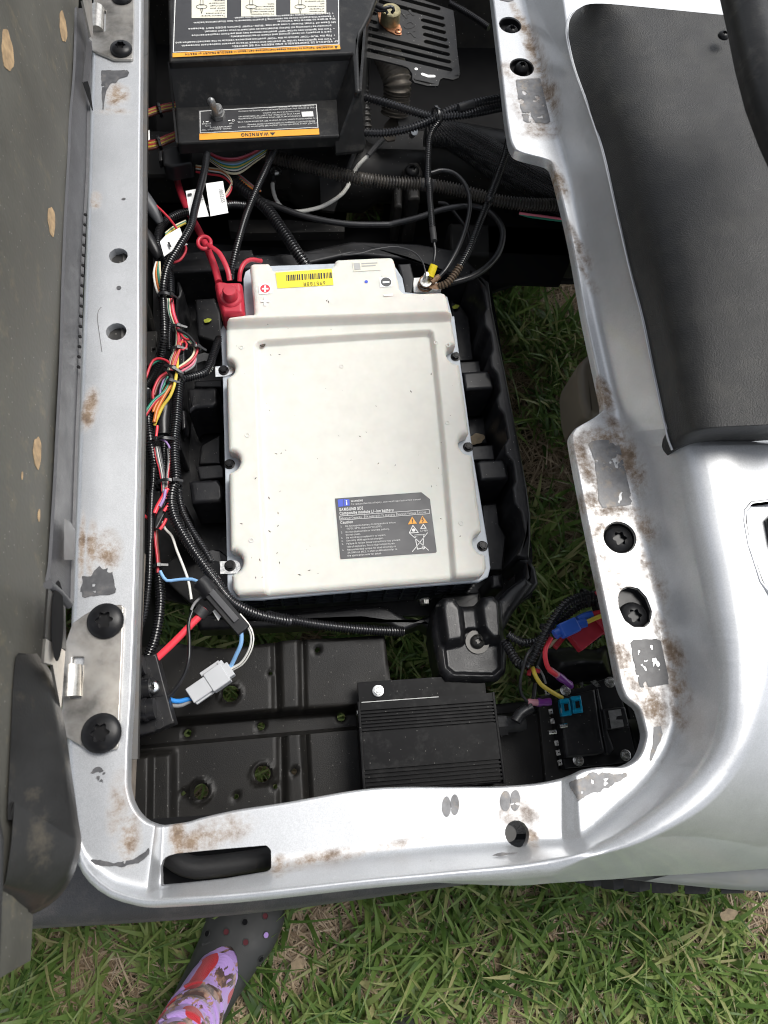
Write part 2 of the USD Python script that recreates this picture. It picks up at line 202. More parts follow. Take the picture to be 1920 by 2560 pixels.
# ground and grass
LOOKS['soil'] = usdkit.material(stage, '/World/Looks/soil', {
    'g': ('geometry', {}), 'n1': ('noise_texture', {'scale': 7.0, 'detail': 6.0}), 'n2': ('noise_texture', {'scale': 90.0, 'detail': 8.0, 'roughness': 0.7}),
    'r1': ('rgb_ramp', {'ramp': [(0.35, (0.06, 0.085, 0.025)), (0.6, (0.15, 0.115, 0.07))]}), 'r2': ('rgb_ramp', {'ramp': [(0.3, (0.35,) * 3), (0.75, (1.3,) * 3)]}), 'mx': ('mix_color', {'blend_type': 'multiply', 'fac': 1.0, 'use_clamp': False}), 'b': ('bump', {'strength': 1.0, 'distance': 0.01}), 'p': ('principled_bsdf', {'roughness': 0.9})},
    [('g.position', 'n1.vector'), ('g.position', 'n2.vector'), ('n1.fac', 'r1.fac'), ('n2.fac', 'r2.fac'), ('r1.color', 'mx.a'), ('r2.color', 'mx.b'), ('mx.result', 'p.base_color'), ('n2.fac', 'b.height'), ('b.normal', 'p.normal')], surface='p.BSDF')
def blade(name, ramp, tr):
    LOOKS[name] = usdkit.material(stage, '/World/Looks/' + name, {
        'o': ('object_info', {}), 'g': ('geometry', {}), 'ri': ('rgb_ramp', {'ramp': ramp}), 'ad': ('math', {'math_type': 'add'}), 'fr': ('math', {'math_type': 'fraction'}),
        'p': ('principled_bsdf', {'roughness': 0.42, 'specular_ior_level': 0.4}), 't': ('translucent_bsdf', {}), 'mx': ('mix_closure', {'fac': tr})},
        [('o.random', 'ad.value1'), ('g.random_per_island', 'ad.value2'), ('ad.value', 'fr.value1'), ('fr.value', 'ri.fac'), ('ri.color', 'p.base_color'), ('ri.color', 't.color'), ('p.BSDF', 'mx.closure1'), ('t.BSDF', 'mx.closure2')], surface='mx.closure')
blade('blade_green', [(0, (0.06, 0.12, 0.025)), (0.3, (0.12, 0.205, 0.045)), (0.6, (0.19, 0.275, 0.075)), (0.88, (0.28, 0.33, 0.115)), (1, (0.40, 0.37, 0.18))], 0.45)
blade('blade_straw', [(0, (0.20, 0.14, 0.085)), (0.5, (0.30, 0.22, 0.14)), (1, (0.46, 0.36, 0.24))], 0.15)

# ------------------------------------------------------------ things and parts
ALL, TAKEN = [], {}
def numbered(where, name):
    k = TAKEN.get((where, name), 0); TAKEN[(where, name)] = k + 1
    return name if k == 0 else f'{name}_{k:03d}'
class Node_:
    def __init__(s, name, mesh, mat, smooth, label=None): s.name, s.mesh, s.mat, s.smooth, s.kids, s.label, s.kind = name, mesh, mat, smooth, [], label, None
    def sub(s, name, mesh, mat, smooth=35, label=None, kind=None):
        n = Node_(name, mesh, mat, smooth, label); n.kind = kind; s.kids.append(n); return n
class Thing(Node_):
    def __init__(s, name, label, cat, group=None, kind=None):
        Node_.__init__(s, name, None, None, 0); s.label, s.cat, s.group, s.kind = label, cat, group, kind; ALL.append(s)
    part = Node_.sub
def vf(mesh):
    if hasattr(mesh, 'to_mesh'): q = mesh.to_mesh(); return np.array(q.vert_properties[:, :3], float), np.array(q.tri_verts)
    if isinstance(mesh, tuple): return np.asarray(mesh[0], float), np.asarray(mesh[1], int)
    return np.array(mesh.vertices, float), np.array(mesh.faces)
def put(node, path, base, used):
    where = path + '/' + numbered(path, node.name)
    if node.mesh is not None:
        v, f = vf(node.mesh)
        usdkit.mesh(stage, where, trimesh.Trimesh(v - base, f, process=False), LOOKS[node.mat], smooth=node.smooth)
    else: UsdGeom.Xform.Define(stage, where).AddTranslateOp().Set(Gf.Vec3d(*map(float, base)))
    pr = stage.GetPrimAtPath(where)
    if node.label: pr.SetCustomDataByKey('label', node.label)
    if node.kind: pr.SetCustomDataByKey('kind', node.kind)
    if isinstance(node, Thing):
        pr.SetCustomDataByKey('category', node.cat)
        if node.group: pr.SetCustomDataByKey('group', node.group)
    for k in node.kids: put(k, where, base if node.mesh is None else base, used)
def walk(n):
    if n.mesh is not None: yield vf(n.mesh)[0]
    for k in n.kids: yield from walk(k)
def finish():
    for t in ALL:
        pts = np.vstack(list(walk(t))); lo, hi = pts.min(0), pts.max(0)
        put(t, '/World', np.array([(lo[0] + hi[0]) / 2, (lo[1] + hi[1]) / 2, lo[2]]), None)
def structure(name, mesh, mat, kind='structure', smooth=False):
    usdkit.mesh(stage, '/World/' + name, mesh, LOOKS[mat], smooth=smooth); stage.GetPrimAtPath('/World/' + name).SetCustomDataByKey('kind', kind)

# ------------------------------------------------------------ shapes
cat = lambda *ms: trimesh.util.concatenate([trimesh.Trimesh(*vf(q), process=False) for q in ms])
def spline(pts, step=0.004):
    p = np.asarray(pts, float)
    if len(p) == 2: p = np.array([p[0], p.mean(0), p[1]])
    q = np.vstack([2 * p[0] - p[1], p, 2 * p[-1] - p[-2]]); out = []
    for i in range(1, len(q) - 2):
        t = np.linspace(0, 1, 24, endpoint=False)[:, None]; a, b, c, d = q[i - 1:i + 3]
        out.append(0.5 * (2 * b + (c - a) * t + (2 * a - 5 * b + 4 * c - d) * t**2 + (3 * b - a - 3 * c + d) * t**3))
    out = np.vstack(out + [q[-2:-1]]); s = np.r_[0, np.cumsum(np.linalg.norm(np.diff(out, axis=0), axis=1))]
    n = max(3, int(s[-1] / step) + 1)
    return np.stack([np.interp(np.linspace(0, s[-1], n), s, out[:, k]) for k in range(3)], 1)
def sweep(path, rad, sides=10, flat=1.0):
    p = np.asarray(path); n = len(p); t = np.gradient(p, axis=0); t /= np.linalg.norm(t, axis=1)[:, None]
    u = np.cross(t[0], (0, 0, 1.0)); u = u if np.linalg.norm(u) > .1 else np.cross(t[0], (1.0, 0, 0)); u = unit(u); us = []
    for i in range(n): u = unit(u - (u @ t[i]) * t[i]); us.append(u)
    us = np.array(us); w = np.cross(t, us); a = np.linspace(0, 2 * np.pi, sides, endpoint=False); r = np.broadcast_to(rad, n)[:, None, None]
    v = p[:, None] + r * (np.cos(a)[None, :, None] * us[:, None] + flat * np.sin(a)[None, :, None] * w[:, None])
    i, j = np.meshgrid(np.arange(n - 1), np.arange(sides), indexing='ij'); k = (j + 1) % sides
    f = np.stack([i * sides + j, i * sides + k, (i + 1) * sides + k, (i + 1) * sides + j], -1).reshape(-1, 4)
    v = np.vstack([v.reshape(-1, 3), p[0], p[-1]]); c0, c1 = n * sides, n * sides + 1; jj = np.arange(sides); kk = (jj + 1) % sides; e = (n - 1) * sides
    f = np.vstack([f[:, [0, 2, 1]], f[:, [0, 3, 2]], np.stack([0 * jj + c0, jj, kk], 1), np.stack([0 * jj + c1, e + kk, e + jj], 1)])
    m_ = trimesh.Trimesh(v, f, process=False)
    return m_
def wire(pts, r=0.0018, sides=8): return sweep(spline(pts, 0.005), r, sides)
def conduit(pts, r, pitch=0.0044, sides=12):
    p = spline(pts, pitch / 4); k = np.arange(len(p)) % 4
    return sweep(p, r * np.array([1.0, 1.02, 0.72, 0.72])[k], sides)
def box3(c, ex, ey, ez, bev=0.0):                       # box from a centre and three half-edge vectors, its edges rounded by hull of small spheres
    c, ex, ey, ez = (np.asarray(q, float) for q in (c, ex, ey, ez))
    k = [np.linalg.norm(q) for q in (ex, ey, ez)]; u = [q / n for q, n in zip((ex, ey, ez), k)]
    if bev:
        b = min(bev, *(0.9 * n for n in k)); pts = []
        for s1 in (-1, 1):
            for s2 in (-1, 1):
                for s3 in (-1, 1):
                    for w_ in ((1, .3, .3), (.3, 1, .3), (.3, .3, 1), (.72, .72, .3), (.72, .3, .72), (.3, .72, .72)):
                        o = [(n - b + b * q) * s for n, q, s in zip(k, w_, (s1, s2, s3))]; pts.append(c + o[0] * u[0] + o[1] * u[1] + o[2] * u[2])
        return trimesh.convex.convex_hull(np.array(pts))
    return trimesh.convex.convex_hull(np.array([c + a * ex + b_ * ey + d * ez for a in (-1, 1) for b_ in (-1, 1) for d in (-1, 1)]))
def hull(pts): return trimesh.convex.convex_hull(np.asarray(pts, float))
def slab(poly, z0, z1):                                 # flat shape in plan, from z0 up to z1
    gs = [g for g in getattr(poly, 'geoms', [poly]) if g.area > 1e-9]
    ms = [trimesh.creation.extrude_polygon(g, z1 - z0, engine='earcut') for g in gs]
    q = trimesh.util.concatenate(ms); q.apply_translation((0, 0, z0)); return q
def rslab(poly, z0, z1, r=0.003, steps=4):              # the same with a rounded upper edge
    out = []
    for g in getattr(poly, 'geoms', [poly]):
        g = shapely.geometry.polygon.orient(g.simplify(0.0002), 1.0)
        if g.area < 1e-8: continue
        rings, nrm, ends = [], [], []
        for k_, rg in enumerate([g.exterior] + list(g.interiors)):
            c = np.array(rg.coords)[:-1, :2]; L_ = rg.length; n = max(len(c), int(L_ / .004)); c = np.vstack([np.array([c[q] + (c[(q + 1) % len(c)] - c[q]) * t for t in np.arange(m_) / m_]) for q in range(len(c)) for m_ in [max(1, int(np.linalg.norm(c[(q + 1) % len(c)] - c[q]) / .006))]])
            e = np.roll(c, -1, 0) - c; e /= np.linalg.norm(e, axis=1)[:, None]; nl = np.stack([-e[:, 1], e[:, 0]], 1); b = nl + np.roll(nl, 1, 0); b /= np.maximum(np.linalg.norm(b, axis=1)[:, None], .3); cosb = np.clip((b * nl).sum(1), .6, 1)
            rings.append(c); nrm.append(b / cosb[:, None]); ends.append(len(c))
        c, b = np.vstack(rings), np.vstack(nrm); n = len(c); ends = np.cumsum(ends); layers = [np.c_[c, np.full(n, z0)]]
        for a in np.linspace(0, math.pi / 2, steps + 1): layers.append(np.c_[c + b * (r * (1 - math.cos(a))), np.full(n, z1 - r + r * math.sin(a))])
        cap = earcut.triangulate_float64(np.ascontiguousarray(c), ends.astype(np.uint32)).reshape(-1, 3).astype(int)
        nx = np.arange(n) + 1; st0 = 0
        for e_ in ends: nx[e_ - 1] = st0; st0 = e_
        f = []; q = np.arange(n)
        for k_ in range(len(layers) - 1): f += [np.stack([q + k_ * n, nx + k_ * n, nx + (k_ + 1) * n], 1), np.stack([q + k_ * n, nx + (k_ + 1) * n, q + (k_ + 1) * n], 1)]
        a2 = c[cap]; sg = np.sign(np.cross(a2[:, 1] - a2[:, 0], a2[:, 2] - a2[:, 0]).sum()) if len(cap) else 1
        up = cap if sg > 0 else cap[:, ::-1]; f += [up + (len(layers) - 1) * n, up[:, ::-1]]
        out.append(trimesh.Trimesh(np.vstack(layers), np.vstack(f), process=False))
    return trimesh.util.concatenate(out)
def sdist(poly, x, y):
    pts = shapely.points(x, y); d = shapely.distance(poly.boundary, pts); return np.where(shapely.contains_xy(poly, x, y), d, -d)
def clip(v, f, s):                                      # keep s >= 0
    v = np.asarray(v, float); s = np.where(np.abs(s) < 1e-7, 1e-7, s); tri = s[f] >= 0; n = tri.sum(1)
    keep = f[n == 3]; out = [keep]; nv = [v]; ns = [s]; cache = {}; cnt = len(v)
    def cut(a, b):
        nonlocal cnt
        key = (a, b) if a < b else (b, a)
        if key not in cache:
            t = s[a] / (s[a] - s[b]); nv.append((v[a] + t * (v[b] - v[a]))[None]); cache[key] = cnt; cnt += 1
        return cache[key]
    extra = []
    for k in np.nonzero((n == 1) | (n == 2))[0]:
        a, b, c = f[k]; A_, B_, C_ = tri[k]
        while not (A_ and (not C_)): a, b, c, A_, B_, C_ = b, c, a, B_, C_, A_
        if B_: p, q = cut(b, c), cut(c, a); extra += [(a, b, p), (a, p, q)]
        else: p, q = cut(a, b), cut(c, a); extra.append((a, p, q))
    f2 = np.vstack(out + ([np.array(extra)] if extra else [])); v2 = np.vstack(nv); cutset = np.zeros(len(v2), bool); cutset[len(v):] = True
    u, inv = np.unique(f2, return_inverse=True); return v2[u], inv.reshape(f2.shape), cutset[u]
def skirt(v, f, d, only=None, taper=None):              # walls hanging from the open edges
    e = np.vstack([f[:, [0, 1]], f[:, [1, 2]], f[:, [2, 0]]]); key = np.sort(e, 1); _, idx, c = np.unique(key, axis=0, return_index=True, return_counts=True); e = e[idx[c == 1]]
    if only is not None: e = e[only[e].all(1)]
    u, inv = np.unique(e, return_inverse=True); inv = inv.reshape(-1, 2); n = len(v); m_ = len(u)
    d = np.asarray(d, float); low = v[u] + d
    v2 = np.vstack([v, v[u], low]); a, b = n + inv[:, 0], n + inv[:, 1]
    return v2, np.vstack([f, np.stack([b, a, a + m_], 1), np.stack([b, a + m_, b + m_], 1)])
def grid(nx, ny):
    i, j = np.meshgrid(np.arange(nx - 1), np.arange(ny - 1), indexing='ij'); a = i * ny + j; q = np.stack([a, a + ny, a + ny + 1, a + 1], -1).reshape(-1, 4)
    return np.vstack([q[:, [0, 1, 2]], q[:, [0, 2, 3]]])
def field(poly, h, res=0.002, drop=0.01, sdx=None):     # relief over a shape in plan: h(x, y, distance to edge) -> height
    x0, y0, x1, y1 = poly.bounds; nx, ny = int((x1 - x0) / res) + 3, int((y1 - y0) / res) + 3
    x, y = np.meshgrid(x0 - res + res * np.arange(nx), y0 - res + res * np.arange(ny), indexing='ij'); x, y = x.ravel(), y.ravel()
    s = sdist(poly, x, y); s = s if sdx is None else sdx(x, y, s)
    v = np.stack([x, y, h(x, y, np.maximum(s, 0))], 1); v, f, c = clip(v, grid(nx, ny), s)
    return skirt(v, f, (0, 0, -drop)) if drop else (v, f)
def fil(d, r): q = np.clip(d / r, 0, 1); return -r + r * np.sqrt(1 - (1 - q) ** 2)      # rounded edge profile, 0 inside and -r at the rim
def sstep(a, b, x): t = np.clip((x - a) / (b - a), 0, 1); return t * t * (3 - 2 * t)
def bump_(poly, x, y, hgt, w): return hgt * sstep(-w, 0, sdist(poly, x, y))               # a raised area with sloping sides outside its outline
def fit(p): c = p.mean(0); _, _, vt = np.linalg.svd(p - c); return c, vt
def plate(pts, vec):                                    # flat polygon in space, thickened along vec
    p = np.asarray(pts, float); c, vt = fit(p); q = (p - c) @ vt[:2].T; g = Polygon(q)
    if not g.is_valid: g = g.buffer(0)
    pv, pf = trimesh.creation.triangulate_polygon(g, engine='earcut'); b = c + np.asarray(pv) @ vt[:2]; n = len(b); v = np.vstack([b, b + np.asarray(vec)])
    m_ = trimesh.Trimesh(v, np.vstack([pf, pf[:, ::-1] + n]), process=False); v2, f2 = np.array(m_.vertices), np.array(m_.faces)
    e = np.vstack([pf[:, [0, 1]], pf[:, [1, 2]], pf[:, [2, 0]]]); key = np.sort(e, 1); _, idx, cn = np.unique(key, axis=0, return_index=True, return_counts=True); e = e[idx[cn == 1]]
    f2 = np.vstack([f2, np.stack([e[:, 1], e[:, 0], e[:, 0] + n], 1), np.stack([e[:, 1], e[:, 0] + n, e[:, 1] + n], 1)])
    o = trimesh.Trimesh(v2, f2, process=False); o.merge_vertices(); trimesh.repair.fix_normals(o); return o
def lathe(prof, c, axis=(0, 0, 1), sides=24):
    q = trimesh.creation.revolve(np.asarray(prof, float), sections=sides); T = trimesh.geometry.align_vectors((0, 0, 1), unit(axis)); q.apply_transform(T); q.apply_translation(c); return q
def prismn(c, r, h, n=6, axis=(0, 0, 1), rot=0.2):
    a = np.linspace(0, 2 * np.pi, n, endpoint=False) + rot; q = trimesh.creation.extrude_polygon(Polygon(np.stack([r * np.cos(a), r * np.sin(a)], 1)), h, engine='earcut')
    q.apply_transform(trimesh.geometry.align_vectors((0, 0, 1), unit(axis))); q.apply_translation(c); return q
def hexbolt(c, r, h=None, axis=(0, 0, 1), rot=.2):
    h = h or r * .8; c = np.asarray(c, float); ax = unit(axis)
    return cat(lathe([(0, 0), (r * 1.35, 0), (r * 1.4, r * .14), (r * 1.1, r * .22), (0, r * .22)], c, ax), prismn(c + ax * r * .2, r, h, 6, ax, rot), lathe([(0, 0), (r * .72, 0), (r * .6, r * .1), (0, r * .12)], c + ax * (r * .2 + h - .0001), ax))
def torx(c, r, h, axis=(0, 0, 1)):                      # domed head with a six-lobed socket
    pr = [(0, 0), (r, 0), (r, h * .25)] + [(r * math.cos(a), h * (.25 + .75 * math.sin(a))) for a in np.linspace(.15, 1.25, 7)] + [(0, h)]
    d = manifold3d.Manifold(manifold3d.Mesh(*[np.ascontiguousarray(q, t) for q, t in zip(vf(trimesh.creation.revolve(np.array(pr), sections=32)), (np.float32, np.uint32))]))
    a = np.linspace(0, 2 * np.pi, 48, endpoint=False); q = r * .42 * (1 + .17 * np.cos(6 * a))
    st_ = manifold3d.CrossSection([np.stack([q * np.cos(a), q * np.sin(a)], 1)]).extrude(h).translate((0, 0, h * .35))
    o = trimesh.Trimesh(*vf(d - st_)); o.apply_transform(trimesh.geometry.align_vectors((0, 0, 1), unit(axis))); o.apply_translation(c); return o
def tie(c, axis, r, w=0.0022, turn=0.6):                # cable tie: band, head and tail
    pr = [(r, -w), (r + .0012, -w), (r + .0012, w), (r, w), (r, -w)]; b = lathe(pr, c, axis, 20); ax = unit(axis); u = np.cross(ax, (0, 0, 1.0)); u = unit(u) if np.linalg.norm(u) > .1 else np.array([1.0, 0, 0]); v = np.cross(u, ax); v = v if v[2] > 0 else -v
    o = math.cos(turn) * u + math.sin(turn) * v; t = np.cross(ax, o); hc = np.asarray(c) + o * (r + .002)
    return cat(b, box3(hc, ax * .0026, o * .0022, t * .0026, .0006), box3(hc + t * .006 + o * .001, ax * .0016, o * .0005, t * .006))
GLYPH = {}
def glyphs(t, bold):                                    # a line of letters, each letter cut once and set side by side
    v, f, x, n = [], [], 0.0, 0
    for ch in t:
        if ch == ' ': x += .36; continue
        if (ch, bold) not in GLYPH: q = meshkit.text_mesh(ch, 1.0, 0.2, bold); GLYPH[ch, bold] = (np.array(q.vertices), np.array(q.faces))
        a, b = GLYPH[ch, bold]; v.append(a + (x, 0, 0)); f.append(b + n); n += len(a); x += a[:, 0].max() + .15
    return np.vstack(v), np.vstack(f)
def text(z, p0, p1, s, hpx, lev, bold=False, up=0.0003):   # lettering from p0 to p1 on a level surface
    a, b = z(*p0, lev), z(*p1, lev); v, f = glyphs(s, bold); wid = v[:, 0].max(); ln = np.linalg.norm(b - a); ex = (b - a) / ln; ey = np.cross((0, 0, 1), ex)
    hgt = z.size(hpx, lev, p0); o = a + np.outer(v[:, 0] * ln / wid, ex) + np.outer(v[:, 1] * hgt, ey); o[:, 2] = lev + np.where(v[:, 2] > 0.1, up, 0); return trimesh.Trimesh(o, f, process=False)
def bar(z, p0, p1, w, lev, up=.0003):                   # printed line
    a, b = z(*p0, lev), z(*p1, lev); t = unit(b - a); n = np.cross((0, 0, 1), t) * w / 2
    return hull([q + s * n + (0, 0, h) for q in (a, b) for s in (-1, 1) for h in (0, up)])
def sheet(z, pts, lev, up=.0004): return slab(z.poly(pts, lev), lev - .0002, lev + up)
def outline(z, pts, w, lev, closed=True):
    g = LineString([z(x, y, lev)[:2] for x, y in pts + (pts[:1] if closed else [])]).buffer(w / 2); return slab(g, lev, lev + .0003)
def disc(c, r, n=28): return Point(c[0], c[1]).buffer(r, n)
def rect(z, x0, y0, x1, y1): return [(x0, y0), (x1, y0), (x1, y1), (x0, y1)]
# ------------------------------------------------------------ the cart's silver body: a ledge round the opening, a wall, a rolled shoulder
zL, zB, zR = 0.622, 0.600, 0.615
dl = ('d', (-.005, 0, -.005)), ('d', (-.003, 0, -.02)), ('d', (0, 0, -.02))
def LS(i, k): return [(*i, zL), (*k, zL), *dl]
def BS(i, k, s, zs, t=('d', (0, -.008, -.007)), o=('d', (0, -.004, -.10))): return [(*i, zB), (*k, zB), (*s, zs), t, o]
def RS(i, k, s, t, zs, zt, o, zi=zR): return [(*i, zi), (*k, zi), (*s, zs), (*t, zt), o]
ST = [LS((304, -250), (222, -250)), LS((302, 120), (204, 120)), LS((299, 500), (192, 500)), LS((297, 900), (177, 900)), LS((291, 1200), (166, 1200)), LS((282, 1480), (158, 1430)),
      LS((273, 1640), (152, 1600)), LS((272, 1690), (155, 1690)), LS((278, 1725), (165, 1770)),
      [(290, 1752, zL), (182, 1850, zL), (178, 1860, .632), ('d', (-.006, -.003, -.006)), ('d', (-.003, -.002, -.08))],
      [(303, 1768, zL), (208, 1880, zL), (203, 1892, .636), ('d', (-.006, -.006, -.006)), ('d', (-.002, -.003, -.09))],
      [(318, 1779, zL), (255, 1912, zL), (249, 1925, .640), ('d', (-.004, -.007, -.006)), ('d', (0, -.003, -.10))],
      [(334, 1785, zL), (315, 1927, zL), (312, 1942, .643), ('d', (0, -.008, -.006)), ('d', (0, -.004, -.10))],
      BS((352, 1787), (345, 1918), (345, 1943), .645), BS((392, 1782), (400, 1896), (395, 1940), .649), BS((440, 1769), (470, 1886), (470, 1935), .652), BS((520, 1752), (530, 1879), (530, 1930), .653), BS((600, 1740), (590, 1872), (590, 1924), .655), BS((800, 1707), (775, 1852), (778, 1903), .657),
      BS((1000, 1703), (947, 1835), (960, 1886), .66, o=('d', (0, -.012, -.10))), BS((1085, 1702), (1090, 1826), (1110, 1872), .663, ('d', (0, -.012, -.012)), (1110, 1913, .575)),
      [(1155, 1697, zB), (1150, 1821, zB), (1185, 1860, .666), ('d', (0, -.014, -.012)), (1190, 1908, .56)],
      [(1212, 1687, zB), (1212, 1820, zB), (1255, 1843, .668), (1262, 1856, .668), (1275, 1902, .54)],
      [(1246, 1676, zR), (1256, 1810, zR), (1290, 1824, .66), (1310, 1842, .67), (1330, 1899, .53)],
      RS((1268, 1666), (1285, 1790), (1330, 1806), (1362, 1827), .665, .675, (1400, 1893, .52)),
      RS((1302, 1660), (1335, 1745), (1390, 1770), (1435, 1793), .672, .682, (1520, 1886, .52)), RS((1345, 1659), (1380, 1706), (1452, 1722), (1512, 1742), .677, .688, (1700, 1872, .52)),
      RS((1378, 1642), (1425, 1650), (1515, 1662), (1576, 1668), .682, .692, (1850, 1850, .54)), RS((1394, 1612), (1452, 1597), (1552, 1592), (1611, 1600), .687, .697, (1950, 1740, .58)),
      RS((1398, 1580), (1464, 1545), (1565, 1515), (1628, 1520), .690, .70, (2000, 1600, .62)), RS((1385, 1532), (1462, 1473), (1563, 1425), (1636, 1440), .690, .70, (2000, 1480, .64)),
      RS((1354, 1503), (1452, 1420), (1558, 1380), (1637, 1380), .690, .70, (2000, 1400, .65)), RS((1342, 1470), (1444, 1380), (1550, 1335), (1633, 1320), .690, .70, (2000, 1320, .65)),
      RS((1312, 1320), (1425, 1275), (1532, 1230), (1620, 1230), .690, .70, (2000, 1230, .66)), RS((1280, 1170), (1396, 1165), (1512, 1130), (1600, 1140), .690, .70, (2000, 1140, .66)),
      RS((1250, 1020), (1366, 1035), (1492, 1020), (1575, 1020), .690, .70, (2000, 1020, .66)), RS((1237, 945), (1352, 965), (1478, 965), (1560, 963), .690, .70, (2000, 960, .66)),
      RS((1242, 929), (1347, 935), (1441, 925), (1480, 930), .684, .674, (1900, 930, .60)), RS((1292, 897), (1342, 912), (1438, 905), (1470, 905), .684, .674, (1900, 900, .60)), RS((1307, 880), (1337, 886), (1431, 882), (1462, 880), .684, .674, (1900, 880, .60)),
      RS((1305, 860), (1328, 858), (1426, 858), (1458, 855), .684, .674, (1900, 850, .60)), RS((1270, 700), (1292, 700), (1393, 700), (1420, 700), .684, .674, (1900, 700, .60)),
      RS((1235, 510), (1256, 512), (1348, 510), (1375, 510), .684, .674, (1900, 500, .60)), RS((1206, 388), (1231, 386), (1319, 385), (1345, 385), .684, .674, (1900, 385, .60)), RS((1194, 351), (1221, 347), (1310, 350), (1335, 350), .684, .674, (1900, 350, .60)),
      RS((1114, 320), (1208, 303), (1299, 310), (1325, 310), .684, .674, (1900, 310, .60)), RS((1104, 298), (1201, 282), (1292, 282), (1320, 282), .684, .674, (1900, 280, .60)), RS((1085, 150), (1168, 145), (1238, 140), (1280, 140), .684, .674, (1900, 140, .60)),
      RS((1066, -10), (1127, -10), (1216, -10), (1260, -10), .684, .674, (1900, -10, .60)), RS((1036, -250), (1085, -250), (1165, -250), (1200, -250), .684, .674, (1900, -250, .60))]
rows = []
for s_ in ST:
    cur = []
    for q in s_:
        cur.append(cur[-1] + np.array(q[1]) if q[0] == 'd' else W(*q))
    inn = unit((cur[0] - cur[1]) * (1, 1, 0)); rows.append([cur[0] + inn * .0015 + (0, 0, -.016), cur[0] + inn * .0015 + (0, 0, -.0025)] + cur)
rows = np.array(rows); chord = np.r_[0, np.cumsum(np.linalg.norm(np.diff(rows[:, 2], axis=0), axis=1) + .25 * np.linalg.norm(np.diff(rows[:, 5], axis=0), axis=1) + 1e-4)]
NSTA = 620; tq = np.unique(np.r_[np.linspace(0, chord[-1], NSTA), chord]); rows = np.stack([PchipInterpolator(chord, rows[:, k])(tq) for k in range(7)], 1)
def section(p, rad, subs):
    out, cur = [], p[0]
    for i in range(1, len(p) - 1):
        a, b, c = p[i - 1:i + 2]; la, lb = np.linalg.norm(a - b), np.linalg.norm(c - b); r = min(rad[i], .45 * la, .45 * lb); e, g = b + (a - b) / la * r, b + (c - b) / lb * r
        out += [cur + (e - cur) * t for t in np.linspace(0, 1, subs[i - 1], endpoint=False)]; out += [(1 - t)**2 * e + 2 * t * (1 - t) * b + t * t * g for t in np.linspace(0, 1, 7)[:-1]]; cur = g
    return out + [cur + (p[-1] - cur) * t for t in np.linspace(0, 1, subs[-1] + 1)]
def bend(r_): return .03 if r_[5][0] < .15 or r_[5][1] < .2 else float(np.interp(r_[5][2], [.676, .692], [.004, .03]))
G_ = np.array([section(r_, [0, .001, .003, .010, bend(r_), bend(r_), 0], [2, 1, 10, 4, 4, 8]) for r_ in rows]); n1, n2 = G_.shape[:2]
bv = G_.reshape(-1, 3); bf = grid(n1, n2)
led = (np.arange(n2) > 3) & (np.arange(n2) < 26); LV = G_[:, led].reshape(-1, 3); LV = LV[np.unique(np.round(LV[:, :2], 5), axis=0, return_index=True)[1]]
_dr = LinearNDInterpolator(LV[:, :2], LV[:, 2])
def drape(x, y, z0=.6): q = _dr(x, y); return np.where(np.isnan(q), z0, q)
def spot(z, x, y, lev=.61):                              # a picture point on the ledge itself
    for _ in range(6): p = z(x, y, lev); lev = float(drape(p[0], p[1], lev))
    return z(x, y, lev)
# openings: bolt wells, locating holes and the latch slot
well = [(spot(B, 1127, 148), .0175), (spot(B, 1196, 398), .0185), (spot(N, 668, 1722), .0195)]
ovalw = N.poly([(645, 2080), (700, 2045), (790, 2050), (850, 2110), (880, 2200), (885, 2290), (840, 2350), (760, 2370), (690, 2320), (650, 2210)], zR)
ovalw = HZ.poly([(1148, 270), (1165, 215), (1225, 188), (1300, 205), (1360, 270), (1398, 370), (1390, 450), (1345, 492), (1265, 492), (1195, 440), (1155, 350)], zR).buffer(.004).buffer(-.004)
rail = [(spot(IZ, 935, 2020), .0115), (spot(J, 918, 407), .0120)]
low = (spot(OZ, 1497, 730), .0125)
slot = OZ.poly([(152, 930), (148, 860), (160, 825), (195, 808), (380, 790), (555, 775), (568, 790), (570, 860), (560, 873), (400, 898), (250, 915)], .605).buffer(.002).buffer(-.002)
holes = [disc(p, r) for p, r in well + rail + [low]] + [ovalw, slot]
sdh = np.min([-sdist(h, bv[:, 0], bv[:, 1]) for h in holes], 0); sdh[bv[:, 2] < .585] = 1; sdh[(bv[:, 2] > .632) & (bv[:, 0] > -.05) & (bv[:, 1] > 0)] = 1
bv2, bf2, cs = clip(bv, bf, sdh); bv2, bf2 = skirt(bv2, bf2, (0, 0, -.012), only=cs)
cart = Thing('golf_cart', 'silver golf cart with seat lifted open over its battery compartment', 'golf cart')
tri_ = bf2[np.linalg.norm(np.cross(bv2[bf2[:, 1]] - bv2[bf2[:, 0]], bv2[bf2[:, 2]] - bv2[bf2[:, 0]]), axis=1) > 1e-12]
body = cart.part('body_shell', (bv2, tri_), 'silver_paint', 40, 'dirty silver body shell with a ledge round the opening')
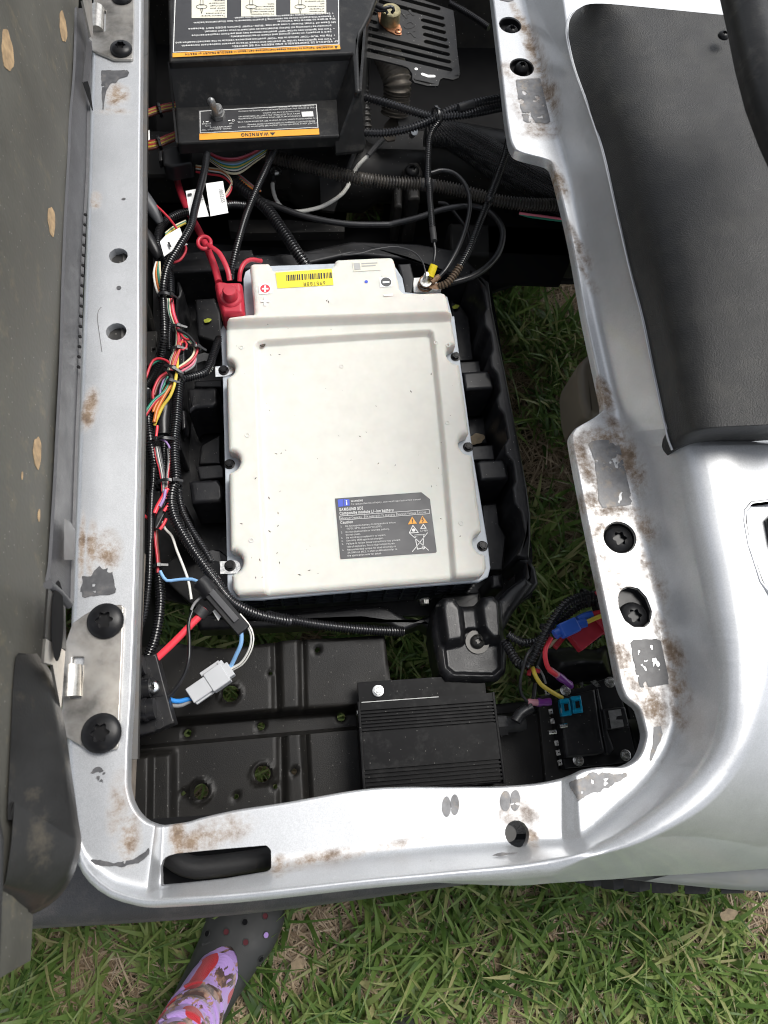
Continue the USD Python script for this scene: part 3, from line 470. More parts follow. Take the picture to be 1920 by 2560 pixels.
# cups below the wells
for (c, r) in well: body.sub('bolt_well', cat(lathe([(0, -.0115), (r * .97, -.0115), (r * .99, -.010), (r * .985, -.0118), (0, -.0118)], c)), 'bolt_black')
oc = np.array(ovalw.centroid.coords[0]); body.sub('bolt_well', slab(ovalw.buffer(-.0005), zR - .013, zR - .0115), 'bolt_black')
body.sub('bolt_well', slab(ovalw.buffer(-.0003).difference(ovalw.buffer(-.0014)), zR - .0125, zR - .0020), 'bolt_black')
for (c, r) in well: body.sub('bolt_well', lathe([(r - .0014, -.0114), (r - .0003, -.0114), (r - .0003, -.0020), (r - .0014, -.0020), (r - .0014, -.0114)], c, sides=40), 'bolt_black')
for (c, r) in rail: body.sub('bolt_well', lathe([(0, -.0110), (r * 1.3, -.0112), (r * 1.3, -.0125), (0, -.0125)], c), 'steel_black')
body.sub('bolt_well', lathe([(0, -.0110), (.008, -.0110), (.008, -.0125), (0, -.0125)], low[0] + (-.006, 0, 0)), 'trim_grime')
# fasteners of the ledge
def bolt(c, r=.0125, h=.008, wash=0, under=-.010):
    c = np.asarray(c); b = cart.part('bolt', torx(c + (0, 0, under), r, h), 'bolt_black', 30)
    if wash: b.sub('washer', lathe([(r * .6, 0), (wash, 0), (wash, .0012), (r * .6, .0014), (r * .6, 0)], c + (0, 0, under - .0012)), 'bolt_black')
bolt(spot(B, 1140, 165) , .0105, .012, .0165); bolt(spot(B, 1200, 385), .0105, .013, .0182); bolt(spot(N, 672, 1725), .0175, .0095, 0); bolt(spot(HZ, 1282, 400), .0165, .009, 0, -.0112)

# grey worn places where tape and pads have been: thin ragged residue lying on the ledge
def patch(z, pts, mat='worn_grey', rag=.0025, fl=.60, lev=.61, grow=0, kind='worn_patch', sc=160, res=.0014):
    g = z.poly(pts, lev).buffer(.003).buffer(-.003 + grow); s0 = rng.integers(1000)
    def sdx(x, y, s):
        p = np.stack([x, y, 0 * x], -1); a = meshkit.fbm(p * sc, 4, s0) - .5; b = meshkit.fbm(p * 130, 4, s0 + 9)
        return np.minimum(s + a * rag, np.where(s < .012, (fl - b) * .02, (fl + .05 - b) * .02))
    v, f = field(g, lambda x, y, s: drape(x, y, lev) + .0006, res, 0, sdx); body.sub(kind, (v, f), mat, 40)
patch(MZ, [(200, 478), (335, 468), (350, 485), (402, 715), (390, 728), (262, 722), (245, 712), (215, 580)], fl=.62)
patch(MZ, [(95, -60), (215, -60), (225, 5), (160, 30), (110, 20)], fl=.62)
patch(N, [(448, 1110), (470, 1090), (600, 1080), (645, 1090), (740, 1480), (745, 1512), (540, 1535), (520, 1500), (490, 1230)], fl=.64)
patch(PZ, [(725, 290), (745, 272), (900, 265), (935, 280), (1000, 530), (985, 565), (850, 585), (790, 585), (755, 450)], 'worn_dark', fl=.66)
patch(PZ, [(880, 850), (930, 845), (942, 900), (900, 990), (862, 1085), (855, 1060), (874, 960)], fl=.8)
patch(PZ, [(335, 1225), (420, 1180), (480, 1153), (560, 1152), (640, 1166), (720, 1158), (735, 1165), (650, 1215), (540, 1270), (420, 1320), (375, 1345)], rag=.006, fl=.66)
for cx, cy in ((1237, 629), (1268, 622), (1462, 608), (1499, 606)):
    patch(OZ, [(cx + 17 * math.cos(a) * (1.15 if cy < 612 else 1), cy + 40 * math.sin(a)) for a in np.linspace(0, 6.283, 20)[:-1]], rag=.001, fl=.75, kind='rub_mark')
patch(KZ, [(690, 135), (760, 130), (800, 75), (825, 52), (860, 75), (900, 65), (935, 90), (960, 240), (955, 270), (900, 290), (670, 310), (665, 285)], 'worn_dark', rag=.004, fl=.68, lev=zL)
patch(KZ, [(745, 1760), (800, 1715), (870, 1745), (870, 1790), (825, 1860), (790, 1800)], 'worn_dark', rag=.012, fl=.58, lev=zL, kind='rub_mark')
patch(IZ, [(800, 558), (1010, 556), (1022, 575), (1005, 605), (940, 625), (915, 660), (880, 655), (850, 700), (830, 760), (822, 868), (808, 870)], 'worn_dark', rag=.002, fl=.8, lev=zL)
patch(L, [(405, 368), (430, 365), (520, 380), (610, 370), (670, 330), (688, 305), (692, 345), (640, 380), (560, 400), (470, 395), (415, 385)], 'worn_dark', rag=.003, fl=.75, lev=zL, kind='rub_mark')
for q in ([(1395, 812), (1440, 800), (1500, 800), (1505, 806), (1440, 814)], [(1170, 833), (1205, 829), (1208, 833), (1180, 837)], [(1350, 872), (1400, 862), (1480, 860), (1470, 868), (1390, 876)]):
    patch(OZ, q, 'worn_dark', rag=.002, fl=.8, lev=.63, kind='scuff')
# thin scratch and chips on the left rail
body.sub('scratch', wire([spot(J, *q) + (0, 0, .0002) for q in [(800, 215), (775, 250), (772, 320), (785, 420), (806, 570)]], .0005, 5), 'worn_dark')
for q in ((940, 64, 18), ): body.sub('chip', slab(disc(spot(J, q[0], q[1])[:2], .0028), zL + .0002, zL + .0008), 'worn_dark')
patch(IZ, [(958, 1575), (975, 1565), (995, 1567), (990, 1580), (970, 1582)], 'worn_dark', rag=.0005, fl=.9, lev=zL, kind='chip', res=.0008)

# dark steel strip under the left rail's edge, grimy timber packer lower down
e1 = [W(x, y, .612) for x, y in ((303, -200), (303, 120), (301, 500), (297, 900), (291, 1200), (283, 1480), (276, 1640))]
e2 = [W(x, y, .600) for x, y in ((321, -200), (318, 120), (315, 500), (312, 900), (307, 1200), (299, 1480), (296, 1640))]
cart.part('edge_strip', cat(*[plate([e1[i] - (.02, 0, 0), e1[i], e2[i], e2[i + 1], e1[i + 1], e1[i + 1] - (.02, 0, 0)], (0, 0, -.008)) for i in range(len(e1) - 1)]), 'trim_grime', 30)
cart.part('timber_packer', box3((W(285, 1560, .575) + W(296, 1400, .575)) / 2 + (-.012, -.02, 0), (.014, 0, 0), (0.004, .17, 0), (0, 0, .016), .002), 'weathered_wood', 30)
cart.part('bracket', plate([KZ(1060, 0, .6), J(1075, 1360, .6), J(1110, 1365, .6), J(1120, 1400, .6), J(1120, 1620, .6), J(1105, 1660, .6), J(1075, 1665, .6)][1:], (0, 0, -.004)), 'trim_grime', 30)

# hinge plates with their rolled knuckles
def hinge(z, pts, loop, slotp, bolts, label):
    g = z.poly(pts, zL).buffer(.002).buffer(-.002); g2 = g.difference(z.poly(slotp, zL).buffer(.0015)) if slotp else g
    h = cart.part('hinge_plate', rslab(g2, zL + .0008, zL + .0042, .0012, 3), 'steel_bare', 30, label)
    for x, y, r in bolts: h.sub('bolt', torx(z(x, y, zL + .0042), r, .0085), 'bolt_black', 30)
    (x0, y0), (x1, y1), w = loop; a, b = z(x0, y0, zL + .004), z(x1, y1, zL + .004); h.sub('knuckle', sweep([a, (a + b) / 2, b], .0118 if w > 55 else .0095, 20), 'zinc_worn', 50); return h; ax = unit(b - a); sx = np.array([-1.0, 0, 0])
    pr = [(-.0, -.004), (.006, -.0035), (.011, .001), (.0125, .006), (.009, .0115), (.002, .0145), (-.004, .017), (-.012, .030), (-.018, .06)]
    va = np.array([[a + sx * p + (0, 0, q), b + sx * p + (0, 0, q)] for p, q in pr]); m_ = trimesh.Trimesh(va.reshape(-1, 3), grid(len(pr), 2), process=False)
    nn = np.repeat([(0.0, 0, -.0018)], len(va) * 2, 0); v, f = skirt(va.reshape(-1, 3), grid(len(pr), 2), (-.0015, 0, .0015)); h.sub('hinge_loop', (v, f), 'steel_bare', 50)
    return h
hinge(KZ, [(610, 530), (700, 465), (820, 395), (1010, 376), (1035, 395), (1022, 800), (1000, 1300), (990, 1545), (975, 1572), (780, 1604), (550, 1470), (522, 1300), (548, 700)], ((580, 878), (575, 1140), 60), [(622, 822), (690, 822), (668, 1140), (600, 1140)], [(878, 508, .0185), (845, 1437, .0192)], 'lower steel hinge plate, held by two black bolts')
hinge(IZ, [(735, -300), (1065, -300), (1062, 200), (1055, 480), (1040, 490), (905, 490), (735, 418), (720, 330), (745, 100)], ((770, 70), (765, 250), 50), [(770, 110), (835, 110), (830, 262), (800, 262)], [(960, 395, .0150), (965, -18, .0150)], 'upper steel hinge plate, at the top of the rail')

# black textured panel behind the seat: a curved front edge and a nearly flat back
pe = [(1244, 22), (1228, 52), (1227, 80), (1235, 120), (1277, 244), (1307, 338), (1337, 469), (1363, 581), (1391, 691), (1400, 734), (1420, 831), (1434, 895), (1448, 952), (1456, 972)]
pb = [(1275, 4), (1310, 40), (1335, 90), (1350, 140), (1375, 260), (1397, 350), (1420, 470), (1442, 580), (1463, 690), (1472, 740), (1487, 830), (1497, 890), (1506, 925), (1505, 948)]
pr_ = [(1800, 55), (1800, 70), (1800, 100), (1800, 140), (1800, 250), (1800, 340), (1800, 470), (1800, 580), (1800, 690), (1800, 740), (1800, 820), (1800, 870), (1800, 912), (1800, 930)]
pp = np.array([[W(*a, .6825) + (-.0005, 0, -.006), W(*a, .6825), W(*b, zb_), W(*c, zc__)] for a, b, c, zb_, zc__ in zip(pe, pb, pr_, [.738] * 13 + [.703], [.764] * 13 + [.703])])
ch = np.r_[0, np.cumsum(np.linalg.norm(np.diff(pp[:, 1], axis=0), axis=1))]; tt = np.linspace(0, ch[-1], 160); pp = np.stack([PchipInterpolator(ch, pp[:, k])(tt) for k in range(4)], 1)
pg = np.array([section(r_, [0, .006, .055, 0], [2, 5, 10]) for r_ in pp]); v, f = skirt(pg.reshape(-1, 3), grid(*pg.shape[:2]), (0, 0, -.016))
panel = cart.part('rear_panel', (v, f), 'grained_plastic', 40, 'black grained plastic panel with a rounded front edge')
panel.sub('screw', torx(MZ(1400, 210, .762), .007, .006), 'bolt_black', 30)
panel.sub('trim_bead', sweep(spline([pp[i, 1] + (-.0025, 0, .0005) for i in range(0, 160, 3)], .006), .0014, 8), 'silver_paint')
# latch recess at the right edge
rp = N.poly([(1530, 1600), (1535, 1530), (1580, 1480), (1700, 1465), (1900, 1470), (1900, 2120), (1720, 2100), (1640, 2000), (1560, 1760)], .705)
cart.part('latch_surround', rslab(rp.buffer(.003).difference(rp.buffer(-.002)), .690, .6990, .002, 3), 'silver_paint', 35)
cart.part('latch_cup', rslab(N.poly([(1650, 1600), (1690, 1560), (1900, 1540), (1900, 1930), (1760, 1900), (1680, 1760)], .7), .69, .7025, .004), 'cover_plastic', 35)
# post of the seat back, close to the camera at the upper right
cart.part('seat_back_post', rslab(W.poly([(1543, -120), (1556, -10), (1572, 60), (1590, 150), (1612, 235), (1640, 310), (1668, 372), (1760, 520), (1900, 500), (1900, -120)], .93).buffer(.01).buffer(-.01), .928, .955, .022, 8), 'cover_plastic', 60)

# lower body: fender flare, rocker panel, tyre
fl0 = [PZ(1000, 1840, .50), PZ(1200, 1822, .50), PZ(1400, 1797, .50), PZ(1659, 1765, .50), PZ(2100, 1715, .50)]
fl1 = [PZ(640, 1862, .46), PZ(1000, 1898, .46), PZ(1400, 1936, .46), PZ(1659, 1950, .46), PZ(2100, 1962, .46)]
q = np.array([[a + (0, .05, .02), a, (a + b) / 2 + (0, -.004, .006), b, b + (0, .004, -.012), b + (0, .10, -.012)] for a, b in zip(fl0, fl1)]); tq2 = np.linspace(0, 1, 30)
q = np.stack([PchipInterpolator(np.linspace(0, 1, 5), q[:, k])(tq2) for k in range(6)], 1)
cart.part('fender_flare', trimesh.Trimesh(q.reshape(-1, 3), grid(30, 6), process=False), 'fender_plastic', 40)
rb = [(-400, 640, 2060), (0, 610, 2012), (200, 560, 1998), (400, 500, 1985), (600, 480, 1966), (780, 460, 1942), (950, 440, 1918), (1100, 430, 1896), (1230, 420, 1874)]
q = []
for x, _, yb in rb:
    b = W(x, yb, .415); q.append([b + (0, .085, .030), b + (0, .05, .036), b + (0, .022, .036), b + (0, .006, .022), b + (0, 0, .004), b + (0, .004, -.02), b + (0, .02, -.05)])
q = np.array(q); q = np.stack([PchipInterpolator(np.linspace(0, 1, len(rb)), q[:, k])(np.linspace(0, 1, 80)) for k in range(7)], 1)
cart.part('rocker_panel', trimesh.Trimesh(q.reshape(-1, 3), grid(80, 7), process=False), 'rocker', 60, 'scuffed dark plastic rocker panel below the silver body')
ty = PZ(1000, 1900, .34)[1] + .0; tc = np.array([PZ(1350, 1900, .3)[0] + .06, ty + .105, .235])
prof = [(.13, -.095), (.19, -.105), (.222, -.098), (.235, -.07), (.238, 0), (.235, .07), (.222, .098), (.19, .105), (.13, .095), (.13, -.095)]
tyre = cart.part('tyre', lathe(prof, tc, (0, 1, 0), 64), 'tyre_rubber', 30, 'black off-road tyre under the rear fender')
for k in range(36):
    a = 2 * math.pi * k / 36; rd = np.array([math.cos(a), 0, math.sin(a)]); tg = np.array([-math.sin(a), 0, math.cos(a)])
    for s_ in (-1, 1): tyre.sub('tread_block', box3(tc + rd * .233 + tg * (.006 * s_) + (0, s_ * .07, 0), tg * .0125, rd * .011, np.array([0, .036, 0]) + tg * .006 * s_, 0), 'tyre_rubber', False)
M('rocker_plastic', (0.045, 0.045, 0.046), 0.55, bump=.7, bs=500, bd=.0015, dust=.55, dustcol=(.16, .14, .12), ds=16, dlo=.5, dhi=.78); 
for n_ in ALL[0].kids:
    if n_.mat == 'rocker': n_.mat = 'rocker_plastic'
# ------------------------------------------------------------ pressed steel floor pan at the front of the compartment
ZF = .365
pan = S.poly([(-420, 350), (-60, 338), (80, 328), (200, 345), (300, 352), (380, 342), (550, 320), (640, 312), (1035, 290), (1063, 497), (1275, 488), (1300, 610), (1530, 602), (1660, 590), (2300, 540), (2300, 1420), (-420, 1420)], ZF)
def panz(x, y, s):
    a, b = S.inv(x, y, ZF); z = np.full_like(x, ZF)
    l1, l2 = 702 - .073 * a, 790 - .088 * a
    z -= .030 * sstep(-22, 0, b - l1) * sstep(-14, 6, l2 - b)
    up = b < (l1 + l2) / 2
    c0, c1 = np.where(up, 547 + .02 * (b - 320), 572 + .02 * (b - 740)), np.where(up, 644 + .02 * (b - 320), 656 + .06 * (b - 740))
    rib = sstep(-2, 14, a - c0) * sstep(-2, 14, c1 - a); grv = (sstep(-40, -22, a - c0) * sstep(-1, 12, c0 - a) + sstep(-1, 8, a - c1) * sstep(-26, -12, c1 - a))
    ch = (sstep(-22, 0, b - l1) * sstep(-14, 6, l2 - b)); z += (.004 * rib - .006 * grv) * (1 - ch)
    z += .012 * sstep(-40, -10, 40 - a) * np.where(up, 0, sstep(0, 30, b - l2 - 30)) + .010 * sstep(0, 14, -25 - a) * np.where(up, 0, sstep(0, 30, b - l2 - 30)) 
    for hx, hy, r in ((325, 560, 52), (472, 930, 53), (188, 1012, 56)):
        d = np.hypot(a - hx, b - hy); z += .0035 * sstep(r + 4, r - 4, d) - .002 * sstep(r - 10, r - 16, d)
    return z - .0 + fil(s, .004)
PH = [(325, 560, 38), (472, 930, 37), (188, 1012, 35), (465, 710, 19), (125, 742, 19), (835, 668, 20), (725, 358, 13), (508, 465, 10), (618, 920, 14), (530, 988, 12), (350, 1035, 13), (105, 1020, 12), (1505, 800, 12)]
hp = unary_union([disc(S(x, y, ZF - (.03 if y in (710, 742, 668) else 0)), S.size(r, ZF, (x, y))) for x, y, r in PH])
pm = field(pan.difference(hp), panz, .0035, .004)
cart.part('floor_pan', pm, 'pan_black', 50, 'dusty black pressed steel floor pan with round drain holes')
# dark frame around and below the compartment
def fpart(name, mesh, mat='void_black', sm=30): return cart.part(name, mesh, mat, sm)
fpart('side_wall', plate([W(294, -260, .40) + (0, 0, .205), W(275, 1760, .40) + (0, 0, .205), W(275, 1760, .40) + (0, 0, -.2), W(294, -260, .40) + (0, 0, -.2)], (-.006, 0, 0)))
fpart('cross_member', box3((W(700, 420, .27) + W(700, 300, .27)) / 2, (.42, 0, 0), (0, .055, 0), (0, 0, .035), .006), 'steel_black')
def wpoly(pts, z): return W.poly(pts, z)
bk = wpoly([(180, -350), (1200, -350), (1330, 610), (1120, 612), (1040, 640), (860, 620), (300, 640), (180, 600)], .20).difference(wpoly([(747, 440), (829, 436), (826, 480), (747, 482)], .20))
fpart('under_tray', slab(bk, .195, .205))
fpart('rear_beam', box3(W(1150, 545, .30), (.16, -.012, 0), (.002, .035, 0), (0, 0, .03), .008), 'steel_black')
fpart('shock_tower', lathe([(0, 0), (.035, 0), (.038, .01), (.038, .12), (.028, .135), (.014, .14), (.014, .2), (0, .2)], D(1395, 800, .24)), 'rubber_black', 30)
fpart('reservoir', rslab(R.poly([(1015, 740), (1030, 680), (1080, 630), (1180, 600), (1250, 700), (1250, 1000), (1100, 1050), (1060, 1030), (1030, 920)], .48), .40, .49, .012, 5), 'tank_plastic', 40)
fpart('front_floor', box3((-.86, .45, .33), (.46, 0, 0), (0, .62, 0), (0, 0, .02), .01), 'steel_black')
fpart('rear_floor', box3((.78, .52, .40), (.30, 0, 0), (0, .60, 0), (0, 0, .02), .01), 'steel_black')
fpart('far_skirt', box3((0, 1.55, .36), (1.3, 0, 0), (0, .02, 0), (0, 0, .22), .01), 'steel_black')
fpart('inner_sill', plate([W(330, 1830, .50), W(620, 1815, .50), W(1200, 1800, .50), W(1200, 1800, .30), W(330, 1830, .30)], (0, -.006, 0)))
fpart('slot_pocket', slab(OZ.poly([(40, 680), (620, 640), (640, 940), (60, 1000)], .52), .515, .52)); fpart('slot_seal', sweep(spline(OZ.many([(150, 800), (190, 815), (250, 850), (340, 855), (620, 815)], .545)), .011, 12), 'rubber_black', 60)
fpart('far_wall', box3(W(700, -330, .40), (.75, -.03, 0), (.004, .01, 0), (0, 0, .2), .004), 'void_black')
fpart('shield', plate([D(880, 500, .33), D(1330, 420, .33), D(1450, 900, .33), D(1380, 1060, .33), D(900, 1040, .33)], (0, 0, -.006)), 'void_black')
fpart('mount_block', rslab(D.poly([(230, 395), (290, 395), (290, 540), (235, 540)], .36), .28, .37, .006), 'steel_black'); fpart('mount_block', rslab(D.poly([(320, 390), (410, 390), (412, 485), (330, 490)], .38), .28, .39, .006), 'steel_black')
fpart('mount_block', rslab(D.poly([(290, 280), (330, 235), (400, 230), (430, 290), (430, 330), (300, 330)], .38), .28, .39, .008), 'steel_black').sub('bolt', torx(D(360, 270, .39), .013, .008), 'bolt_black')
fpart('wall_rib', plate([C(640, 520, .33), C(1010, 520, .33), C(1330, 560, .33), C(1330, 590, .33), C(720, 600, .33), C(650, 585, .33)], (0, 0, -.02)), 'steel_black')
fpart('wall_rib', plate([C(300, 720, .36), C(780, 700, .36), C(800, 760, .36), C(330, 800, .36)], (0, 0, -.02)), 'tray_plastic')
fpart('axle_tube', lathe([(0, -.30), (.040, -.30), (.046, -.29), (.046, -.12), (.062, -.10), (.066, .02), (.048, .05), (.046, .29), (.04, .30), (0, .30)], W(760, 380, .29), (1, -.05, .02)), 'steel_black', 40)
fpart('bracket_plate', plate([C(1180, 200, .36), C(1290, 190, .36), C(1310, 330, .33), C(1270, 470, .31), C(1190, 460, .31)], (0, 0, -.006)), 'steel_black')
fpart('bracket_plate', plate([C(880, 215, .37), C(1000, 225, .37), C(1010, 330, .34), C(890, 320, .34)], (0, 0, -.006)), 'steel_black')
fpart('motor_case', lathe([(0, -.11), (.05, -.11), (.056, -.1), (.056, .1), (.05, .11), (0, .11)], B(1000, 960, .36), (1, -.35, .1)), 'steel_black', 40)
fpart('bracket_plate', rslab(J.poly([(1100, 405), (1240, 400), (1240, 675), (1100, 675)], .40).difference(J.poly([(1200, 535), (1230, 535), (1230, 565), (1200, 565)], .40)), .392, .40, .002), 'steel_black')
fpart('strut_bar', sweep(spline([J(1110, 80, .45), J(1190, 340, .40), J(1215, 500, .36)]), .006, 8), 'steel_black')

# ------------------------------------------------------------ black plastic battery tray
tray = Thing('battery_tray', 'black moulded plastic tray cradling the white battery pack', 'battery tray')
inner = [(330, 60), (395, 145), (412, 200), (430, 310), (413, 345), (418, 420), (455, 470), (470, 580), (453, 620), (460, 690), (500, 740), (520, 850), (498, 900), (508, 960), (545, 1000), (572, 1160), (547, 1200), (555, 1260), (600, 1310), (618, 1440), (598, 1480), (612, 1580), (655, 1640), (682, 1790), (660, 1850), (628, 1920)]
outer = [(450, 140), (470, 300), (505, 480), (560, 740), (610, 1000), (655, 1240), (700, 1480), (722, 1650), (725, 1800), (712, 1945)]
ZT = .405
rim = R.poly(inner + outer[::-1], ZT).buffer(.0015).buffer(-.0015)
tray.part('rim', rslab(rim, ZT - .12, ZT, .0045, 5), 'tray_plastic', 40)
fl_ = W.poly([(330, 520), (1050, 560), (1075, 700), (1150, 1190), (1150, 1290), (1000, 1330), (520, 1330), (335, 1290)], .275)
tray.part('floor', slab(fl_, .262, .275), 'tray_plastic')
tray.part('back_wall', rslab(W.poly([(340, 560), (640, 545), (760, 520), (900, 525), (990, 540), (1048, 600), (1040, 618), (880, 560), (760, 548), (640, 575), (350, 590)], .36), .27, .36, .005), 'tray_plastic', 40)
def pad(z, pts, top, r=.006, h=.09): tray.part('support_pad', rslab(z.poly(pts, top).buffer(.003).buffer(-.003), top - h, top, r, 5), 'tray_plastic', 40)
pad(R, [(272, 735), (300, 722), (468, 712), (486, 830), (470, 838), (300, 848), (284, 830)], .385); pad(R, [(366, 1312), (400, 1298), (560, 1292), (584, 1418), (560, 1428), (400, 1436), (384, 1420)], .385)
pad(R, [(255, 660), (388, 652), (405, 735), (262, 740)], .345, .003, .06); pad(R, [(325, 1208), (478, 1198), (490, 1300), (340, 1305)], .345, .003, .06); pad(R, [(200, 268), (260, 285), (320, 372), (335, 520), (350, 650), (240, 660)], .315, .003, .03); pad(R, [(400, 1590), (502, 1580), (520, 1720), (562, 1800), (538, 2020), (440, 2020)], .325, .003, .04); pad(R, [(310, 1030), (420, 1020), (440, 1190), (320, 1200)], .31, .003, .03)
pad(R, [(455, 2050), (540, 2040), (545, 2130), (480, 2135)], .36, .006)
pad(E, [(670, 1100), (700, 1080), (960, 1072), (985, 1100), (985, 1240), (940, 1275), (760, 1285), (700, 1330), (680, 1300)], .375); pad(E, [(690, 2030), (730, 2010), (980, 2000), (1030, 2060), (1040, 2180), (1000, 2230), (720, 2245)], .385); pad(E, [(745, 1010), (1030, 1000), (1030, 1080), (745, 1080)], .35, .003, .06); pad(E, [(760, 1870), (1010, 1850), (1045, 1890), (1045, 1990), (800, 2010)], .35, .003, .06); pad(E, [(810, 1660), (980, 1560), (1010, 1560), (1010, 1850), (790, 1850)], .32, .003, .04); pad(E, [(750, 190), (950, 175), (1010, 330), (1030, 560), (1000, 640), (780, 560)], .33, .004, .04); pad(E, [(600, 1310), (655, 1305), (662, 1480), (620, 1500)], .37, .003, .03)
tray.part('side_wall', rslab(E.poly([(570, 0), (600, 20), (635, 100), (620, 160), (590, 200), (580, 380), (630, 450), (635, 540), (660, 780), (650, 1000), (600, 1500), (610, 1700), (560, 1700), (560, 900), (560, 300)], .36), .27, .36, .004), 'tray_plastic', 40)
tray.part('side_wall', rslab(FZ.poly([(500, 130), (540, 200), (550, 330), (620, 480), (640, 560), (600, 600), (560, 560), (500, 420), (480, 200)], .37), .27, .37, .004), 'tray_plastic', 40)
tray.part('gusset', rslab(FZ.poly([(330, 720), (560, 560), (830, 580), (900, 640), (900, 1000), (720, 1150), (560, 1010), (420, 880), (330, 790)], .315), .295, .315, .003), 'tray_plastic', 40)
# front bar with its arch and the bolted foot at its right end
bar_ = S.poly([(150, 185), (330, 205), (530, 192), (760, 170), (1000, 150), (1040, 156), (1140, 214), (1200, 216), (1258, 190), (1290, 120), (1310, 100), (1480, 90), (1480, 300), (1280, 300), (1262, 285), (1210, 240), (1110, 276), (1060, 244), (930, 222), (700, 245), (500, 255), (320, 262), (180, 268)], .345).buffer(.003).buffer(-.003)
tray.part('front_bar', rslab(bar_, .30, .345, .006, 5), 'tray_plastic', 40)
foot = S.poly([(1270, 190), (1285, 130), (1310, 108), (1360, 106), (1385, 140), (1478, 138), (1490, 105), (1545, 98), (1560, 120), (1620, 60), (1700, 0), (1745, 40), (1640, 180), (1600, 260), (1622, 330), (1612, 450), (1575, 492), (1500, 500), (1330, 492), (1298, 450), (1280, 360), (1265, 280)], .42).buffer(.004).buffer(-.004)
r1, r2 = S.poly([(1308, 150), (1322, 125), (1355, 122), (1370, 150), (1388, 300), (1330, 310)], .42), S.poly([(1488, 140), (1500, 118), (1535, 115), (1552, 140), (1560, 290), (1510, 300)], .42)
lowp = S.poly([(1330, 345), (1400, 325), (1400, 290), (1430, 262), (1490, 262), (1512, 290), (1540, 320), (1570, 330), (1575, 430), (1545, 455), (1370, 450), (1340, 425)], .42)
mid = S.poly([(1385, 150), (1480, 145), (1500, 300), (1400, 305)], .42)
def footz(x, y, s): return .405 + bump_(r1, x, y, .016, .010) + bump_(r2, x, y, .016, .010) - bump_(lowp, x, y, .008, .004) + fil(s, .012)
tray.part('foot', field(foot, footz, .0018, .06), 'tray_plastic', 50).sub('bolt', cat(lathe([(0, 0), (.0165, 0), (.0165, .0016), (0, .0016)], S(1462, 322, .398)), torx(S(1462, 322, .398) + (0, 0, .0016), .0098, .010)), 'bolt_worn', 30)
tray.part('corner_arm', rslab(HZ.poly([(430, 0), (480, 20), (470, 130), (380, 240), (290, 310), (290, 340), (400, 330), (520, 250), (580, 170), (560, 60), (500, -40)], .40), .34, .40, .008, 5), 'tray_plastic', 40)
tray.part('corner_arm', rslab(HZ.poly([(225, 130), (240, 105), (305, 100), (312, 200), (230, 205)], .37), .30, .37, .005), 'tray_plastic', 40)

# ------------------------------------------------------------ battery pack
bat = Thing('battery_pack', 'white topped lithium battery pack with grey flange and printed labels', 'battery')
ZB_ = .450
lo_ = [(487, 712), (497, 697), (540, 691), (972, 684), (979, 700), (993, 785), (1018, 962), (1046, 1180), (1052, 1224), (1047, 1237), (1035, 1243), (800, 1262), (560, 1281), (512, 1283), (503, 1272), (497, 1220), (494, 1000), (488, 800)]
notch = unary_union([disc(W(x, y, .45), .0165) for x, y in ((989, 763), (1016, 957), (1048, 1171), (482, 793), (492, 995), (497, 1213))])
up_ = [C(768, 800, 0), ]; 
upC = [(620, 1128), (795, 1106), (790, 1000), (768, 800), (772, 780), (790, 772), (880, 770), (893, 785), (905, 812), (1080, 803), (1250, 795), (1268, 780), (1275, 757), (1290, 748), (1450, 741), (1600, 735), (1618, 742), (1628, 760), (1640, 830), (1660, 925)]
upD = [(300, 1103), (430, 1106), (560, 1101), (590, 1110), (605, 1140), (615, 1200), (625, 1300)]
def gp(list_): return [np.array(p)[:2] for p in list_]
ZU = .467
low_poly = W.poly(lo_, ZB_).buffer(-.004).buffer(.004).difference(notch).buffer(.004).buffer(-.007).buffer(.003)
up_poly = Polygon(gp([C(x, y, ZU) for x, y in upC] + [D(x, y, ZU) for x, y in upD] + [W(974, 700, ZU), W(488, 712, ZU)])).buffer(.002).buffer(-.004).buffer(.002)
allp = unary_union([low_poly, up_poly]).buffer(.001).buffer(-.001)
if allp.geom_type != 'Polygon': allp = max(allp.geoms, key=lambda g: g.area)
allp = Polygon(allp.exterior)
rec = W.poly([(550, 745), (556, 738), (572, 734), (760, 722), (928, 712), (936, 718), (940, 740), (962, 960), (990, 1300), (574, 1300), (560, 1000)], ZB_).buffer(.003).buffer(-.003)
upcut = Polygon(gp([W(400, 693, ZU), W(1050, 671, ZU), W(1050, 300, ZU), W(400, 300, ZU)]))
def bz(x, y, s):
    z = ZB_ + (ZU - ZB_) * sstep(-.006, .002, sdist(upcut, x, y)) - .0115 * sstep(-.001, .0050, sdist(rec, x, y))
    return z + fil(s, .0075) * 1.0 - np.where(s < .0003, .001, 0) + .0004 * (meshkit.fbm(np.stack([x * 30, y * 30, 0 * x], -1), 2, 3) - .5)
v, f = field(allp, bz, .0016, 0); zlow = .424
v, f = skirt(v, f, (0, 0, -.02)); cov = bat.part('cover', (v, f), 'cover_white', 60, 'off-white moulded cover with a shallow recessed panel')
flg = W.poly([(478, 712), (486, 700), (520, 692), (980, 684), (990, 760), (1021, 985), (1053, 1180), (1058, 1226), (1053, 1245), (1035, 1255), (800, 1273), (560, 1294), (514, 1295), (500, 1288), (493, 1270), (487, 1000), (482, 800)], .424).buffer(.004).buffer(-.004)
flu = Polygon(gp([C(740, 1120, .424), C(735, 870, .424), C(745, 830, .424), C(790, 800, .424), C(1600, 770, .424), D(245, 940, .424), D(290, 1010, .424), D(310, 1110, .424), D(600, 1140, .424), D(640, 1300, .424)]))
bat.part('flange', rslab(unary_union([flg, flu]).buffer(.001), .4185, .4245, .0015, 3), 'gasket_grey', 35)
